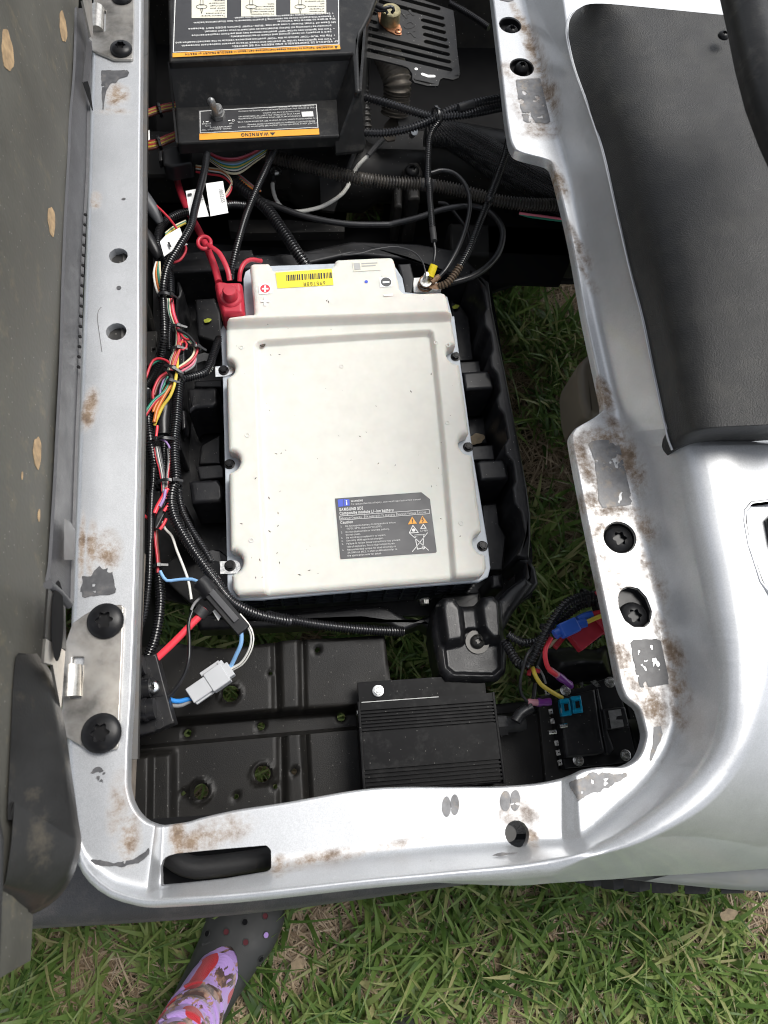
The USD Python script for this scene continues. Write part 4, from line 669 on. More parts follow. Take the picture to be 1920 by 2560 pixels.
csp = W.poly([(486, 700), (978, 690), (1049, 1242), (504, 1282)], .419).buffer(-.004)
case = bat.part('case', slab(csp, .28, .4175), 'case_navy')
cv = np.array([W(504, 1282, .419), W(1049, 1242, .419)]); ex_ = unit(cv[1] - cv[0]); nn_ = np.array([ex_[1], -ex_[0], 0]); ln_ = np.linalg.norm(cv[1] - cv[0])
for k in range(14): case.sub('fin', box3(cv[0] + ex_ * (ln_ * (k + .5) / 14) - nn_ * .003 + (0, 0, -.055), ex_ * .0013, nn_ * .006, (0, 0, .054)), 'case_navy')
for k in range(6): case.sub('rib', box3((cv[0] + cv[1]) / 2 - nn_ * .003 + (0, 0, -.012 - .017 * k), ex_ * (ln_ * .49), nn_ * .0035, (0, 0, .0016)), 'case_navy')
case.sub('screw', hexbolt(G(863, 1155, .375), .0075, axis=nn_), 'bolt_zinc')
for x, y in ((984, 771), (1011, 966), (1042, 1180), (483, 800), (496, 1003), (497, 1222)): bat.part('bolt', hexbolt(W(x, y, .4245 + (.003 if x < 500 and y != 1003 else 0)), .0055, .005), 'bolt_black', 30)
# moulding pips
for x, y in ((521, 750), (738, 791), (968, 745), (967, 913), (534, 940), (996, 1130), (543, 1167), (942, 740)):
    c = W(x, y, .4505 if x != 738 else .4388); cov.sub('ejector_mark', lathe([(.0018, 0), (.0036, 0), (.0034, .0004), (.0020, .0004), (.0018, 0)], c + (0, 0, -.0001)), 'cover_white')
cov.sub('plug', lathe([(0, 0), (.0045, 0), (.004, .001), (0, .0012)], W(567, 744, .4425)), 'crumb_dark')
# dark warning label
zl = .4390
wl = bat.part('warning_label', sheet(G, [(125, 320), (840, 268), (912, 325), (968, 760), (960, 768), (170, 822)], zl), 'label_grey', label='dark grey warning label with white print'); z2 = zl + .0006
tx = [text(G, (257, 350), (357, 342), 'WARNING', 15, z2, True), text(G, (259, 374), (834, 332), 'To reduce the risk of injury, user must read instruction manual', 14, z2), text(G, (159, 424), (358, 410), 'SAMSUNG SDI', 25, z2, True), text(G, (162, 455), (612, 425), 'Composite module Li-ion battery', 24, z2, True),
      text(G, (172, 492), (346, 480), 'Minimum Capacity', 15, z2), text(G, (377, 477), (620, 460), '54.66Ah @56.7V Charging', 15, z2), text(G, (642, 458), (797, 446), 'Nominal Voltage', 15, z2), text(G, (822, 445), (882, 440), '50.34V', 14, z2), text(G, (169, 530), (274, 523), 'Caution', 21, z2, True)]
for i, (n_, a, b, s_) in enumerate([('1.', (210, 556), (628, 524), 'Do not expose battery to temperature below'), ('', (217, 578), (513, 557), '-30°C(-22°F), above 60°C(140°F).'), ('2.', (213, 605), (578, 578), 'Do not disassemble or mistreat battery.'), ('', (214, 628), (336, 620), 'Do not crush.'), ('3.', (217, 652), (548, 628), 'Do not drop or subject it to impact.'), ('4.', (219, 676), (525, 654), 'Use only OEM approved charger.'),
      ('5.', (221, 702), (666, 669), 'Failure to follow those instructions may present'), ('', (223, 727), (622, 697), 'risk of explosion, fire or high temperatures.'), ('6.', (226, 752), (630, 722), 'Recommended torque for stud assembly is'), ('', (228, 776), (640, 746), '24.5Nm on M12, 9.1Nm on M8 and refer to'), ('', (229, 801), (512, 780), 'the application note for detail.')]):
    tx.append(text(G, a, b, s_, 14, z2))
    if n_: tx.append(text(G, (a[0] - 40, a[1] + 3), (a[0] - 27, a[1] + 2), n_, 14, z2))
wl.sub('lettering', cat(*tx), 'ink_white', False)
ln = [outline(G, [(163, 466), (905, 412), (907, 446), (166, 499)], .0006, z2), bar(G, (368, 452), (371, 482), .0005, z2), bar(G, (632, 433), (635, 463), .0005, z2), bar(G, (810, 420), (813, 450), .0005, z2), outline(G, [(770, 543), (815, 602), (741, 606)], .0011, z2),
      bar(G, (745, 610), (901, 750), .0009, z2), bar(G, (893, 602), (765, 762), .0009, z2), outline(G, [(787, 628), (858, 622), (855, 730), (808, 740)], .0011, z2), bar(G, (783, 628), (866, 620), .0022, z2), outline(G, [(835, 568), (857, 534), (880, 566)], .0011, z2), text(G, (833, 594), (891, 590), 'Li-ion', 15, z2, True), slab(disc(G(857, 728, z2), .0022).difference(disc(G(857, 728, z2), .0011)), z2, z2 + .0003), slab(disc(G(776, 582, z2), .0024), z2, z2 + .0003)]
wl.sub('symbol', cat(*ln), 'ink_white', False)
wl.sub('symbol', cat(sheet(G, [(764, 470), (804, 528), (729, 534)], z2), sheet(G, [(848, 462), (893, 522), (820, 528)], z2)), 'label_orange', False)
wl.sub('symbol', cat(bar(G, (766, 488), (767, 512), .0013, z2 + .0005), bar(G, (767, 518), (768, 524), .0013, z2 + .0005), bar(G, (853, 476), (845, 495), .0012, z2 + .0005), bar(G, (845, 495), (858, 496), .0009, z2 + .0005), bar(G, (858, 496), (850, 517), .0012, z2 + .0005)), 'ink_black', False)
wl.sub('symbol', cat(sheet(G, [(147, 330), (192, 323), (195, 384), (152, 390)], z2), sheet(G, [(197, 323), (243, 326), (247, 378), (200, 384)], z2)), 'ink_blue', False)
wl.sub('symbol', cat(text(G, (212, 374), (228, 373), 'i', 40, z2 + .0005, True)), 'ink_white', False)
# yellow label, polarity marks, stamped code plate
zu = ZU + .0005
yl = bat.part('serial_label', slab(C.poly([(923, 835), (1253, 812), (1263, 905), (935, 925)], zu).buffer(.0012).buffer(-.0008), zu - .0004, zu + .0004), 'label_yellow', label='yellow serial label with a barcode')
x_, bars = 985, []
while x_ < 1248:
    w_ = rng.choice([3, 4, 7, 9]); t_ = (x_ - 985) / 265
    bars.append(sheet(C, [(x_, 848 - 16 * t_), (x_ + w_, 848 - 16 * t_), (x_ + w_ + 2, 882 - 17 * t_), (x_ + 2, 882 - 17 * t_)], zu + .0006)); x_ += w_ + rng.choice([4, 5, 8])
yl.sub('barcode', cat(*bars), 'ink_black', False); yl.sub('lettering', text(C, (1218, 884), (1086, 893), '695788R', 24, zu + .0006), 'ink_black', False)
pl = bat.part('plus_label', sheet(C, [(820, 900), (893, 895), (898, 957), (825, 962)], zu), 'label_white', label='white label with a red plus sign'); pl.sub('symbol', slab(disc(C(860, 929, zu), C.size(29, zu, (860, 929))), zu + .0004, zu + .0008), 'ink_red', False)
def plus(z, x, y, r, w, lev): return cat(bar(z, (x - r, y), (x + r, y), w, lev), bar(z, (x, y - r), (x, y + r), w, lev + .00005))
pl.sub('symbol', plus(C, 860, 929, 19, .0026, zu + .0009), 'label_white', False); bat.part('plus_mark', plus(C, 860, 1003, 26, .0034, zu + .0005), 'label_white', False)
ml = bat.part('minus_label', sheet(D, [(133, 1008), (215, 1003), (223, 1068), (140, 1074)], zu), 'label_white', label='white label with a black minus sign'); ml.sub('symbol', slab(disc(D(180, 1038, zu), D.size(36, zu, (180, 1038))), zu + .0004, zu + .0008), 'label_grey', False)
ml.sub('symbol', bar(D, (157, 1040), (203, 1037), .0030, zu + .0009), 'label_white', False); bat.part('minus_mark', bar(D, (164, 1129), (227, 1125), .0032, zu + .0005), 'label_white', False)
cp = bat.part('code_plate', sheet(C, [(1376, 772), (1533, 765), (1543, 818), (1384, 828)], zu), 'label_cream', label='pale code plate near the minus terminal'); cp.sub('lettering', cat(sheet(C, [(1384, 778), (1420, 776), (1426, 815), (1390, 818)], zu + .0005), bar(C, (1430, 780), (1525, 775), .002, zu + .0005), bar(C, (1432, 795), (1515, 790), .002, zu + .0005)), 'ink_silver', False)
bat.part('dot', slab(disc(C(1459, 887, zu), C.size(10, zu, (1459, 887))), zu, zu + .0004), 'ink_blue', False)
# terminals
bat.part('terminal_block', rslab(C.poly([(590, 1060), (745, 1055), (745, 1110), (600, 1120)], .42), .36, .42, .003), 'black_plastic')
bat.part('terminal_block', rslab(D.poly([(265, 910), (350, 905), (375, 1010), (360, 1110), (310, 1112), (290, 1010)], .425), .36, .425, .003), 'black_plastic')
bat.part('terminal_plate', rslab(D.poly([(362, 1012), (470, 1005), (560, 1060), (560, 1100), (372, 1110)], .42), .41, .4215, .001), 'label_white')
tb = bat.part('terminal_stud', lathe([(0, 0), (.0048, 0)] + [(.0048 - (.0005 if k % 2 else 0), .0012 * k) for k in range(1, 17)] + [(.004, .021), (0, .021)], D(450, 1040, .432) + (0, 0, 0)), 'zinc_bright', 30)
tb.sub('nut', prismn(D(450, 1050, .4335), .0082, .0075), 'bolt_zinc', False); tb.sub('washer', lathe([(0, 0), (.0105, 0), (.0105, .0018), (0, .0018)], D(450, 1055, .431)), 'bolt_zinc'); tb.sub('washer', lathe([(0, 0), (.0125, 0), (.0125, .0016), (0, .0016)], D(450, 1062, .4285)), 'corroded_lug')
# steel clips bolted on the flange at the left
for (z, pts, c2, nm) in ((E, [(955, 870), (1090, 862), (1135, 880), (1145, 915), (1120, 945), (1060, 965), (962, 975)], [(760, 990), (775, 800), (850, 775), (930, 800), (950, 900)], 'upper'), (FZ, [(828, 675), (965, 668), (995, 690), (1000, 735), (970, 775), (832, 780)], [(705, 690), (712, 640), (770, 625), (825, 640), (835, 700)], 'lower')):
    t = Thing('clip', f'{"bright upper" if nm == "upper" else "duller lower"} zinc P-clip bolted to the left edge of the battery', 'P-clip', 'P-clips on the battery flange')
    t.part('tab', slab(z.poly(pts, .4272).buffer(.001).buffer(-.001), .4252, .4272), 'zinc_bright' if nm == 'upper' else 'bolt_zinc')
    a = z.many(c2, .41); w_ = .007
    t.part('loop', cat(*[hull([q + (0, s_ * w_, d_) for q in (a[i], a[i + 1]) for s_ in (-1, 1) for d_ in (0, .0016)]) for i in range(len(a) - 1)]), 'rubber_black', 50)
# ------------------------------------------------------------ lifted seat base at the left
seat = Thing('seat_base', 'upturned dark grey plywood seat base standing open along the left edge', 'seat base')
b0, b1 = W(170, 0, .70), W(100, 1400, .70); dy = unit(b1 - b0); b0, b1 = b0 - dy * .5, b1 + dy * .25; ub = np.array([-.03, 0, 1.0])
seat.part('board', plate([b0, b1, b1 + ub * .52, b0 + ub * .52], np.array([-.018, 0, 0])), 'plywood_grey', False, 'dark grey painted plywood board with worn bolt holes')
nb = unit(np.cross(b1 - b0, ub)); nb = nb if nb[0] > 0 else -nb
def onboard(z, x, y):
    px, py = z.x0 + z.k * x, z.y0 + z.k * y; d = np.array([(px - CX) / F, (py - CY) / F, 1.0]); d = np.array([d @ XC, d @ YC, -(d @ NC)]); o = np.array([0, 0, H]); t = ((b0 - o) @ nb) / (d @ nb); return o + d * t
for z, x, y, hh in ((IZ, 497, 215, 122), (IZ, 57, 402, 172), (IZ, 405, 1747, 124), (J, 292, 1362, 138), (J, 172, 1545, 45), (J, 305, 1860, 70)):
    c = onboard(z, x, y); r = np.linalg.norm(onboard(z, x, y + hh) - c) * .93; e1_, e2_ = unit(b1 - b0), unit(ub)
    a = np.linspace(0, 2 * np.pi, 26, endpoint=False); rr = r * (1 + .08 * np.sin(3 * a + x) + .05 * np.sin(7 * a + y)); rr = rr * (1 if hh > 100 else .8)
    ring = [c + nb * .0006 + e1_ * q * math.cos(t) + e2_ * q * (.58 if hh > 100 else .4) * math.sin(t) for q, t in zip(rr, a)]
    seat.part('bolt_hole' if hh > 100 else 'chip', plate(ring, -nb * .0004), 'bare_wood', False)
# pan edge between board and rail, with a row of studs
eL = [(600, 60), (598, 300), (585, 620), (560, 900), (545, 1250), (520, 1700), (500, 2212)]; eR = [(742, 60), (738, 330), (732, 620), (722, 900), (712, 1400), (695, 1700), (672, 2212)]
L2 = [IZ(x, y, .712) for x, y in eL] + [J(x, y, .712) for x, y in ((480, 700), (455, 1200), (430, 1700), (398, 2212))] + [KZ(392, 170, .712)]; R2 = [IZ(x - 12, y, .662) for x, y in eR] + [J(x, y, .662) for x, y in ((642, 700), (622, 1200), (605, 1700), (590, 2212))] + [KZ(612, 350, .662)]
q = np.array([[a + (-.004, 0, -.006), a + (-.002, 0, 0), a + (b - a) * .06 + (0, 0, .001), a + (b - a) * .1 + (0, 0, -.001), b + (-.003, 0, .001), b, b + (-.004, 0, -.004), b + (-.03, 0, -.004)] for a, b in zip(L2, R2)])
ch = np.r_[0, np.cumsum(np.linalg.norm(np.diff(q[:, 1], axis=0), axis=1))]; q = np.stack([PchipInterpolator(ch, q[:, k])(np.linspace(0, ch[-1], 120)) for k in range(8)], 1)
edge = seat.part('pan_edge', trimesh.Trimesh(q.reshape(-1, 3), grid(120, 8)[:, ::-1], process=False), 'trim_grey', 40)
for k in range(16):
    t = k / 15; x, y = 672 + (618 - 672) * t, 1700 + (2212 + 690 - 1700) * t; p = IZ(x + 4, y, .672)
    edge.sub('stud_hole', lathe([(0, 0), (.0022, 0), (.0018, .0008), (0, .0009)], p + (0, 0, .0006), (.55, 0, .8), 10), 'void_black')
edge.sub('tab', plate([IZ(690, 318, .70), IZ(650, 640, .70), IZ(690, 650, .69), IZ(712, 330, .69)], (0, 0, -.008)), 'trim_grey'); edge.sub('tab', plate([IZ(652, 650, .70), IZ(690, 640, .69), IZ(730, 815, .67), IZ(700, 825, .67)], (0, 0, -.01)), 'void_black')
edge.sub('scuff', plate([J(505, 1890, .702), J(560, 1910, .688), J(598, 1975, .674), J(588, 2212, .674), J(560, 2212, .682), J(515, 2212, .70)], (0.0, 0, .0015)), 'worn_dark')
seat.part('hinge_leaf', plate([KZ(378, 650, .76), KZ(545, 755, .70), KZ(520, 1180, .70), KZ(500, 1250, .70), KZ(430, 870, .735), KZ(372, 850, .76)], (-.003, 0, -.002)), 'steel_bare')
seat.part('hinge_leaf', plate([IZ(655, 0, .74), IZ(720, 0, .71), IZ(745, 200, .69), IZ(732, 310, .68), IZ(716, 290, .69)], (-.003, 0, -.002)), 'steel_bare')
lp = [KZ(395, 235, .76), KZ(550, 390, .71), KZ(545, 750, .70), KZ(378, 640, .76)]
seat.part('hinge_arm', plate(lp, (-.003, 0, -.003)), 'trim_grime').sub('hole', plate([(np.array(lp).mean(0) + (.0015, 0, .002)) + unit(lp[3] - lp[0]) * .036 * math.cos(a) + unit(lp[1] - lp[0]) * .016 * math.sin(a) for a in np.linspace(0, 6.283, 20)[:-1]], (0, 0, .0004)), 'void_black', False)
seat.part('edge_clip', cat(sweep(spline([KZ(400, 205, .755), KZ(470, 260, .73), KZ(570, 370, .70)]), .0042, 10)), 'trim_grey', 40)
# corner of the seat pan close to the camera at the lower left
c0 = [(165, 770), (310, 770), (355, 900), (440, 1000), (500, 1200), (590, 1730), (650, 2157)]
cR = [KZ(x, y, .70) for x, y in ((318, 768), (380, 860), (440, 960), (505, 1200), (590, 1730), (650, 2157))] + [L(375, 290, .70), L(352, 400, .70), L(290, 520, .70), L(190, 600, .70), L(40, 655, .70), L(-200, 700, .70)]
cM = [KZ(x, y, .725) for x, y in ((300, 772), (330, 860), (372, 960), (420, 1200), (500, 1730), (560, 2157))] + [L(335, 280, .725), L(318, 370, .725), L(262, 470, .725), L(170, 545, .725), L(30, 600, .725), L(-200, 640, .725)]
cL = [KZ(x, y, .77) for x, y in ((160, 772), (135, 800), (112, 1000), (95, 1400), (80, 1730), (70, 2157))] + [L(66, 100, .77), L(56, 250, .77), L(40, 380, .77), L(20, 480, .77), L(-100, 520, .77), L(-300, 560, .77)]
seat.part('pan_rib', sweep(spline([KZ(-20, 1722, .80), KZ(30, 1735, .80), KZ(50, 1800, .80), KZ(60, 2157, .79), L(50, 300, .785), L(40, 640, .78), L(30, 900, .78)]) + np.array([-.012, 0, 0]), .007, 16, .6), 'seat_pan', 60)
cX = [a + (-.12, 0, .10) for a in cL]
q = np.array([[a + (-.03, .0, -.02), a + (-.002, .001, -.006), a, a + (b - a) * .3 + (0, 0, .002), a + (b - a) * .55 + (0, 0, -.002), b + (0, 0, -.002), b + (c - b) * .5 + (0, 0, -.004), c, c + (-.002, 0, -.004), c + (-.003, 0, -.02)] for a, b, c, d in zip(cR, cM, cL, cX)])
ch = np.r_[0, np.cumsum(np.linalg.norm(np.diff(q[:, 2], axis=0), axis=1))]; q = np.stack([PchipInterpolator(ch, q[:, k])(np.linspace(0, ch[-1], 120)) for k in range(10)], 1)
v, f = skirt(q.reshape(-1, 3), grid(120, 10), (-.004, .0, -.012)); seat.part('pan_corner', (v, f), 'seat_pan', 45, 'scuffed black seat pan corner, out of focus')

# ------------------------------------------------------------ controller cover with its warning plates and key switch
box_ = Thing('controller_cover', 'black plastic controller cover with warning plates at the top left', 'controller cover')
zt, zs = .565, .505
top = A.poly([(270, -700), (290, 365), (850, 340), (1372, 316), (1378, 322), (1392, 540), (1425, 540), (1414, 330), (1412, 240), (1425, 195), (1452, 150), (1482, 90), (1515, 0), (1700, -700)], zt)
box_.part('top', rslab(top, zt - .012, zt, .004, 4), 'cover_plastic', 40)
bk_ = [A(292, 366, zt - .004), A(1376, 318, zt - .004), A(1284, 590, zs), A(332, 640, zs)]
box_.part('recess_wall', plate([bk_[0], bk_[1], bk_[2] + (.0, 0, 0), bk_[3]], (0, .004, 0)), 'cover_plastic', False)
led_ = A.poly([(325, 630), (1290, 580), (1304, 800), (1298, 806), (345, 850), (338, 842)], zs)
box_.part('ledge', rslab(led_, zs - .02, zs, .0035, 4), 'cover_plastic', 40)
box_.part('side_wall', plate([A(1376, 320, zt - .004), A(1392, 545, zt - .006), A(1302, 802, zs), A(1282, 592, zs)], (.004, 0, 0)), 'cover_plastic', False)
box_.part('side_wall', plate([A(292, 366, zt - .002), A(332, 640, zs), A(340, 845, zs), A(340, 845, zs - .05), A(292, 366, zt - .06)], (-.003, 0, 0)), 'cover_plastic', False)
sp = [A(1425, 540, zt - .008), A(1450, 850, zs - .02), A(1442, 885, zs - .025), A(1415, 900, zs - .025), A(1280, 908, zs - .025), A(1272, 835, zs - .012), A(1304, 800, zs), A(1394, 545, zt - .006)]
box_.part('corner_flange', plate(sp, (0, 0, -.005)), 'cover_plastic', False)
box_.part('side_skirt', plate([A(1425, 540, zt - .008), A(1412, 240, zt - .004), A(1500, 40, zt - .004), A(1500, 40, zt - .14), A(1450, 850, zs - .14), A(1450, 850, zs - .02)], (-.004, 0, 0)), 'cover_plastic', False)
zp = zt + .0003
tl = box_.part('instruction_plate', sheet(A, [(330, -300), (1298, -300), (1306, 292), (1300, 298), (312, 342), (305, 336)], zp), 'label_black', False, 'large instruction plate printed upside down to the viewer')
tl.sub('border', outline(A, [(338, -290), (1290, -290), (1297, 262), (316, 310)], .0012, zp + .0006), 'ink_white', False)
tl.sub('orange_band', sheet(A, [(1302, 266), (1306, 291), (312, 340), (312, 316)], zp + .0006), 'label_orange', False)
tw = zp + .0012
tl.sub('lettering', cat(text(A, (1262, 272), (387, 316), 'WARNING  Failure to follow these instructions can result in SERIOUS INJURY or DEATH', 15, tw, True), sheet(A, [(1272, 274), (1290, 273), (1281, 290)], tw)), 'ink_black', False)
lines = [((1290, 240), (665, 271), 'IF VEHICLE IS INOPERABLE AND NEEDS TO BE MOVED:', True), ((1272, 226), (362, 268), "•  Turn the ignition key to the 'N' position and check tires to prevent inadvertent movement.", True), ((1275, 205), (330, 250), "•  Flip the 'RUN-TOW' switch to the 'TOW' position and move vehicle to the desired location and", True), ((1252, 184), (650, 214), 'park it properly on level ground and check tires immediately.', True),
         ((1272, 166), (425, 207), "•  Turn the ignition key to the 'OFF' position remove key and perform required service", True), ((1252, 148), (497, 184), 'procedures following all Safety Guidelines as outlined in your repair manual.', True), ((1278, 127), (405, 168), "IN Case of Total Power Loss and the 'RUN-TOW' Switch DOES NOT Release", True), ((1275, 107), (930, 124), 'the Brake to Move the Vehicle:', True),
         ((1270, 92), (433, 132), '•  Remove this plastic cover by removing 3 plastic fasteners. See illustrations below.', True), ((1265, 75), (675, 103), '•  See emergency brake release instruction under this panel.', True)]
tl.sub('lettering', cat(*[text(A, a, b, s_, 13, tw - .0006, bo) for a, b, s_, bo in lines]), 'ink_white', False)
for x0, x1, yb, tx_ in ((424, 632, 106, ('To secure fastener', 'in place press', 'down on', 'center stem', 'until flush', 'with head of', 'fastener.')), (717, 923, 96, ('To reuse fastener', 'push center stem', 'up then install', 'fastener into', 'hole.')), (1008, 1220, 80, ('Push center', 'of fastener', 'with vehicle', 'key', 'When center is', 'depressed, pull up'))):
    pn = tl.sub('picture_panel', sheet(A, [(x0, -180), (x1, -180), (x1 + 2, yb), (x0 + 1, yb + 2)], tw - .0004), 'label_cream', False)
for x0, x1, yb, tx_ in ((424, 632, 106, ('To secure fastener', 'in place press', 'down on', 'center stem', 'until flush', 'with head of', 'fastener.')), (717, 923, 96, ('To reuse fastener', 'push center stem', 'up then install', 'fastener into', 'hole.')), (1008, 1220, 80, ('Push center', 'of fastener', 'with vehicle', 'key', 'When center is', 'depressed, pull up'))):
    m_ = [text(A, (x1 - 10, yb - 16 - 15 * i), (x1 - 10 - 8.0 * len(s_), yb - 14 - 15 * i), s_, 9, tw + .0002) for i, s_ in enumerate(tx_)]
    cx_ = x0 + 60; m_ += [outline(A, [(cx_ + 32 * math.cos(a), 40 + 13 * math.sin(a)) for a in np.linspace(0, 6.283, 16)[:-1]], .0007, tw + .0002), outline(A, [(cx_ - 9, 30), (cx_ + 9, 30), (cx_ + 7, -20), (cx_ - 7, -20)], .0007, tw + .0002), outline(A, [(cx_ - 7, 50), (cx_ + 7, 50), (cx_, 80)], .0007, tw + .0002)]
    tl.sub('lettering', cat(*m_), 'ink_black', False)
zq = zs + .0003
pl2 = box_.part('switch_plate', slab(A.poly([(468, 655), (1165, 614), (1180, 798), (470, 832)], zq).buffer(.0015).buffer(-.001), zq, zq + .0004), 'label_black', False, 'black switch plate with an orange warning band')
pl2.sub('orange_band', sheet(A, [(470, 794), (1179, 763), (1181, 797), (471, 830)], zq + .0006), 'label_orange', False)
pl2.sub('border', outline(A, [(474, 660), (1163, 620), (1173, 755), (476, 788)], .0010, zq + .0006), 'ink_white', False); t3 = zq + .0011
pl2.sub('lettering', cat(text(A, (880, 784), (717, 791), 'WARNING', 24, t3, True), sheet(A, [(888, 786), (921, 785), (904, 803)], t3)), 'ink_black', False)
lines = [((1165, 726), (700, 752), '• DO NOT alter or tamper with this unit. Unauthorized modifications can result in'), ((1155, 714), (752, 737), 'SERIOUS INJURY or damage to the vehicle and will void the warranty.'), ((1165, 697), (696, 722), "• To disable electrical system, turn key switch to 'OFF' and remove battery wires."), ((1070, 684), (703, 702), "ALWAYS turn key to 'OFF' before disconnecting or reconnecting"), ((1066, 670), (703, 689), 'battery wires. ELECTRICAL ARC or BATTERY EXPLOSION can'), ((1064, 656), (845, 668), "occur if key is not in the 'OFF' position."), ((1160, 634), (703, 658), '• Wait 30 seconds after reconnecting batteries BEFORE turning key switch to'), ((1150, 621), (868, 636), "'FORWARD', 'REVERSE', or 'NEUTRAL' positions."),
         ((660, 757), (482, 768), "TOWING - Always select 'TOW'"), ((660, 746), (530, 754), 'position before towing.'), ((672, 727), (645, 729), 'TOW'), ((540, 742), (505, 744), 'RUN'), ((540, 728), (485, 731), 'STORAGE')]
pl2.sub('lettering', cat(*[text(A, a, b, s_, 10, t3 - .0004) for a, b, s_ in lines]), 'ink_white', False)
pl2.sub('symbol', cat(sheet(A, [(1075, 664), (1143, 660), (1147, 690), (1080, 693)], t3 - .0004), bar(A, (640, 715), (655, 714), .002, t3), bar(A, (508, 722), (525, 721), .002, t3), bar(A, (494, 727), (494, 718), .001, t3), slab(disc(A(671, 714, t3), .0021).difference(disc(A(671, 714, t3), .0014)), t3, t3 + .0003)), 'ink_white', False)
sw = box_.part('toggle_switch', cat(prismn(A(582, 690, zs), .0115, .007), lathe([(0, 0), (.009, 0), (.009, .012), (.0075, .014), (.0075, .018), (0, .018)], A(582, 690, zs))), 'bolt_zinc_dull', 30, 'metal toggle switch')
sw.sub('lever', sweep([A(582, 690, zs) + (0, 0, .016), A(570, 660, zs + .026), A(553, 625, zs + .036), A(538, 596, zs + .044), A(530, 585, zs + .047)], np.array([.004, .0042, .005, .0058, .0035]), 12), 'bolt_zinc_dull', 60)

# ------------------------------------------------------------ slotted black steel plate and its coil, to the right of the cover
grd = Thing('slotted_plate', 'black steel plate with rows of slots, right of the controller cover', 'slotted plate')
zg = .50; g = B.poly([(325, -40), (560, -20), (790, 60), (800, 130), (815, 300), (830, 430), (822, 460), (790, 472), (730, 460), (712, 470), (700, 508), (640, 508), (560, 488), (545, 470), (545, 435), (520, 400), (490, 388), (360, 355), (232, 330), (228, 310), (245, 235), (275, 150), (300, 60)], zg).buffer(.003).buffer(-.003)
sl = []
for a, b in (((290, 205), (755, 320)), ((290, 250), (762, 364)), ((290, 295), (768, 410)), ((300, 72), (322, 80)), ((292, 122), (326, 132)), ((282, 163), (332, 176)), ((612, 118), (726, 148)), ((618, 160), (732, 190)), ((624, 203), (740, 234)), ((630, 245), (750, 276)), ((360, 8), (722, 106)), ((420, -25), (700, 50))):
    sl.append(LineString([B(*a, zg)[:2], B(*b, zg)[:2]]).buffer(.0042))
grd.part('plate', rslab(g.difference(unary_union(sl)), zg - .003, zg, .001, 2), 'steel_black', 30)
grd.part('side_wall', plate([B(830, 430, zg - .002), B(822, 462, zg - .002), B(730, 461, zg - .002), B(712, 470, zg - .002), B(712, 470, zg - .09), B(830, 430, zg - .09)], (.0, .002, 0)), 'steel_black', False)
grd.part('leg', plate([B(545, 435, zg - .002), B(545, 470, zg - .002), B(560, 488, zg - .002), B(640, 508, zg - .002), B(700, 508, zg - .002), B(705, 480, zg - .002), B(700, 508, zg - .075), B(560, 488, zg - .075)], (0, .002, 0)), 'steel_black', False)
grd.part('lettering', cat(*[text(B, a, b, s_, 48, zg, True, .0006) for a, b, s_ in (((500, 112), (560, 90), 'H'), ((510, 182), (575, 150), 'O'), ((535, 232), (588, 212), 'T'))]), 'steel_black', False, 'raised word HOT on the plate')
grd.part('paint_mark', slab(LineString([B(608, 440, zg)[:2], B(640, 452, zg)[:2], B(675, 452, zg)[:2]]).buffer(.0028), zg, zg + .0004), 'label_white', False); grd.part('paint_mark', slab(disc(B(570, 409, zg), .0028), zg, zg + .0004), 'label_white', False)
th = Thing('thermal_switch', 'brass thermal switch on a copper flange fixed to the slotted plate', 'thermal switch')
th.part('flange', rslab(B.poly([(340, 60), (400, 50), (450, 90), (485, 170), (482, 205), (455, 205), (400, 180), (350, 130)], zg + .002).buffer(.002).buffer(-.002), zg + .0004, zg + .002, .0006, 2), 'copper')
th.part('can', lathe([(0, 0), (.0165, 0), (.0165, .020), (.015, .0215), (0, .0215)], B(415, 128, zg + .002)), 'brass', 30); th.part('screw', torx(B(463, 188, zg + .002), .0055, .003), 'copper')
th.part('lead', wire([B(425, 75, zg + .028), B(440, 55, zg + .034), B(420, 40, zg + .036), B(370, 50, zg + .035), B(320, 30, zg + .03), B(280, 20, zg + .028)], .0028), 'cable_black', 60); th.part('lead', wire([B(400, 80, zg + .026), B(390, 62, zg + .03), B(340, 62, zg + .03), B(290, 40, zg + .028)], .0025), 'cable_black', 60)
co = spline([B(400, 330, .44), B(455, 470, .43), B(455, 560, .41), B(440, 680, .38)], .0012); k = np.arange(len(co))
cl = Thing('brake_spring', 'dusty coil wrapped tube under the slotted plate', 'coil'); cl.part('coil', sweep(co, .0235 + .0022 * np.sin(k * 2 * np.pi / 5), 18), 'spring_steel', 60)
cl.part('tab', plate([B(380, 740, .37), B(450, 660, .37), B(470, 700, .37), B(445, 830, .37), B(400, 835, .37), B(362, 800, .37)], (0, 0, -.003)), 'spring_steel'); cl.part('stud', lathe([(0, 0), (.006, 0), (.006, .03), (0, .03)], B(545, 800, .37), (0, -.6, .8)), 'bolt_zinc'); cl.part('washer', lathe([(0, 0), (.022, 0), (.022, .003), (0, .003)], B(530, 715, .375), (0, -.5, .85)), 'steel_bare')
strap = Thing('ground_strap', 'grey flat braided strap hanging beside the controller cover', 'strap'); strap.part('braid', sweep(spline([C(1420, 20, .44), C(1390, 120, .40), C(1350, 220, .36)]), .012, 8, .25), 'bolt_zinc_dull', 60)
rope = Thing('rubber_hose', 'dark ribbed hose running down behind the controller cover', 'hose'); rope.part('hose', conduit([B(240, 340, .47), B(250, 480, .45), B(265, 640, .43), B(275, 780, .41)], .010, .009), 'trim_grime', 40)

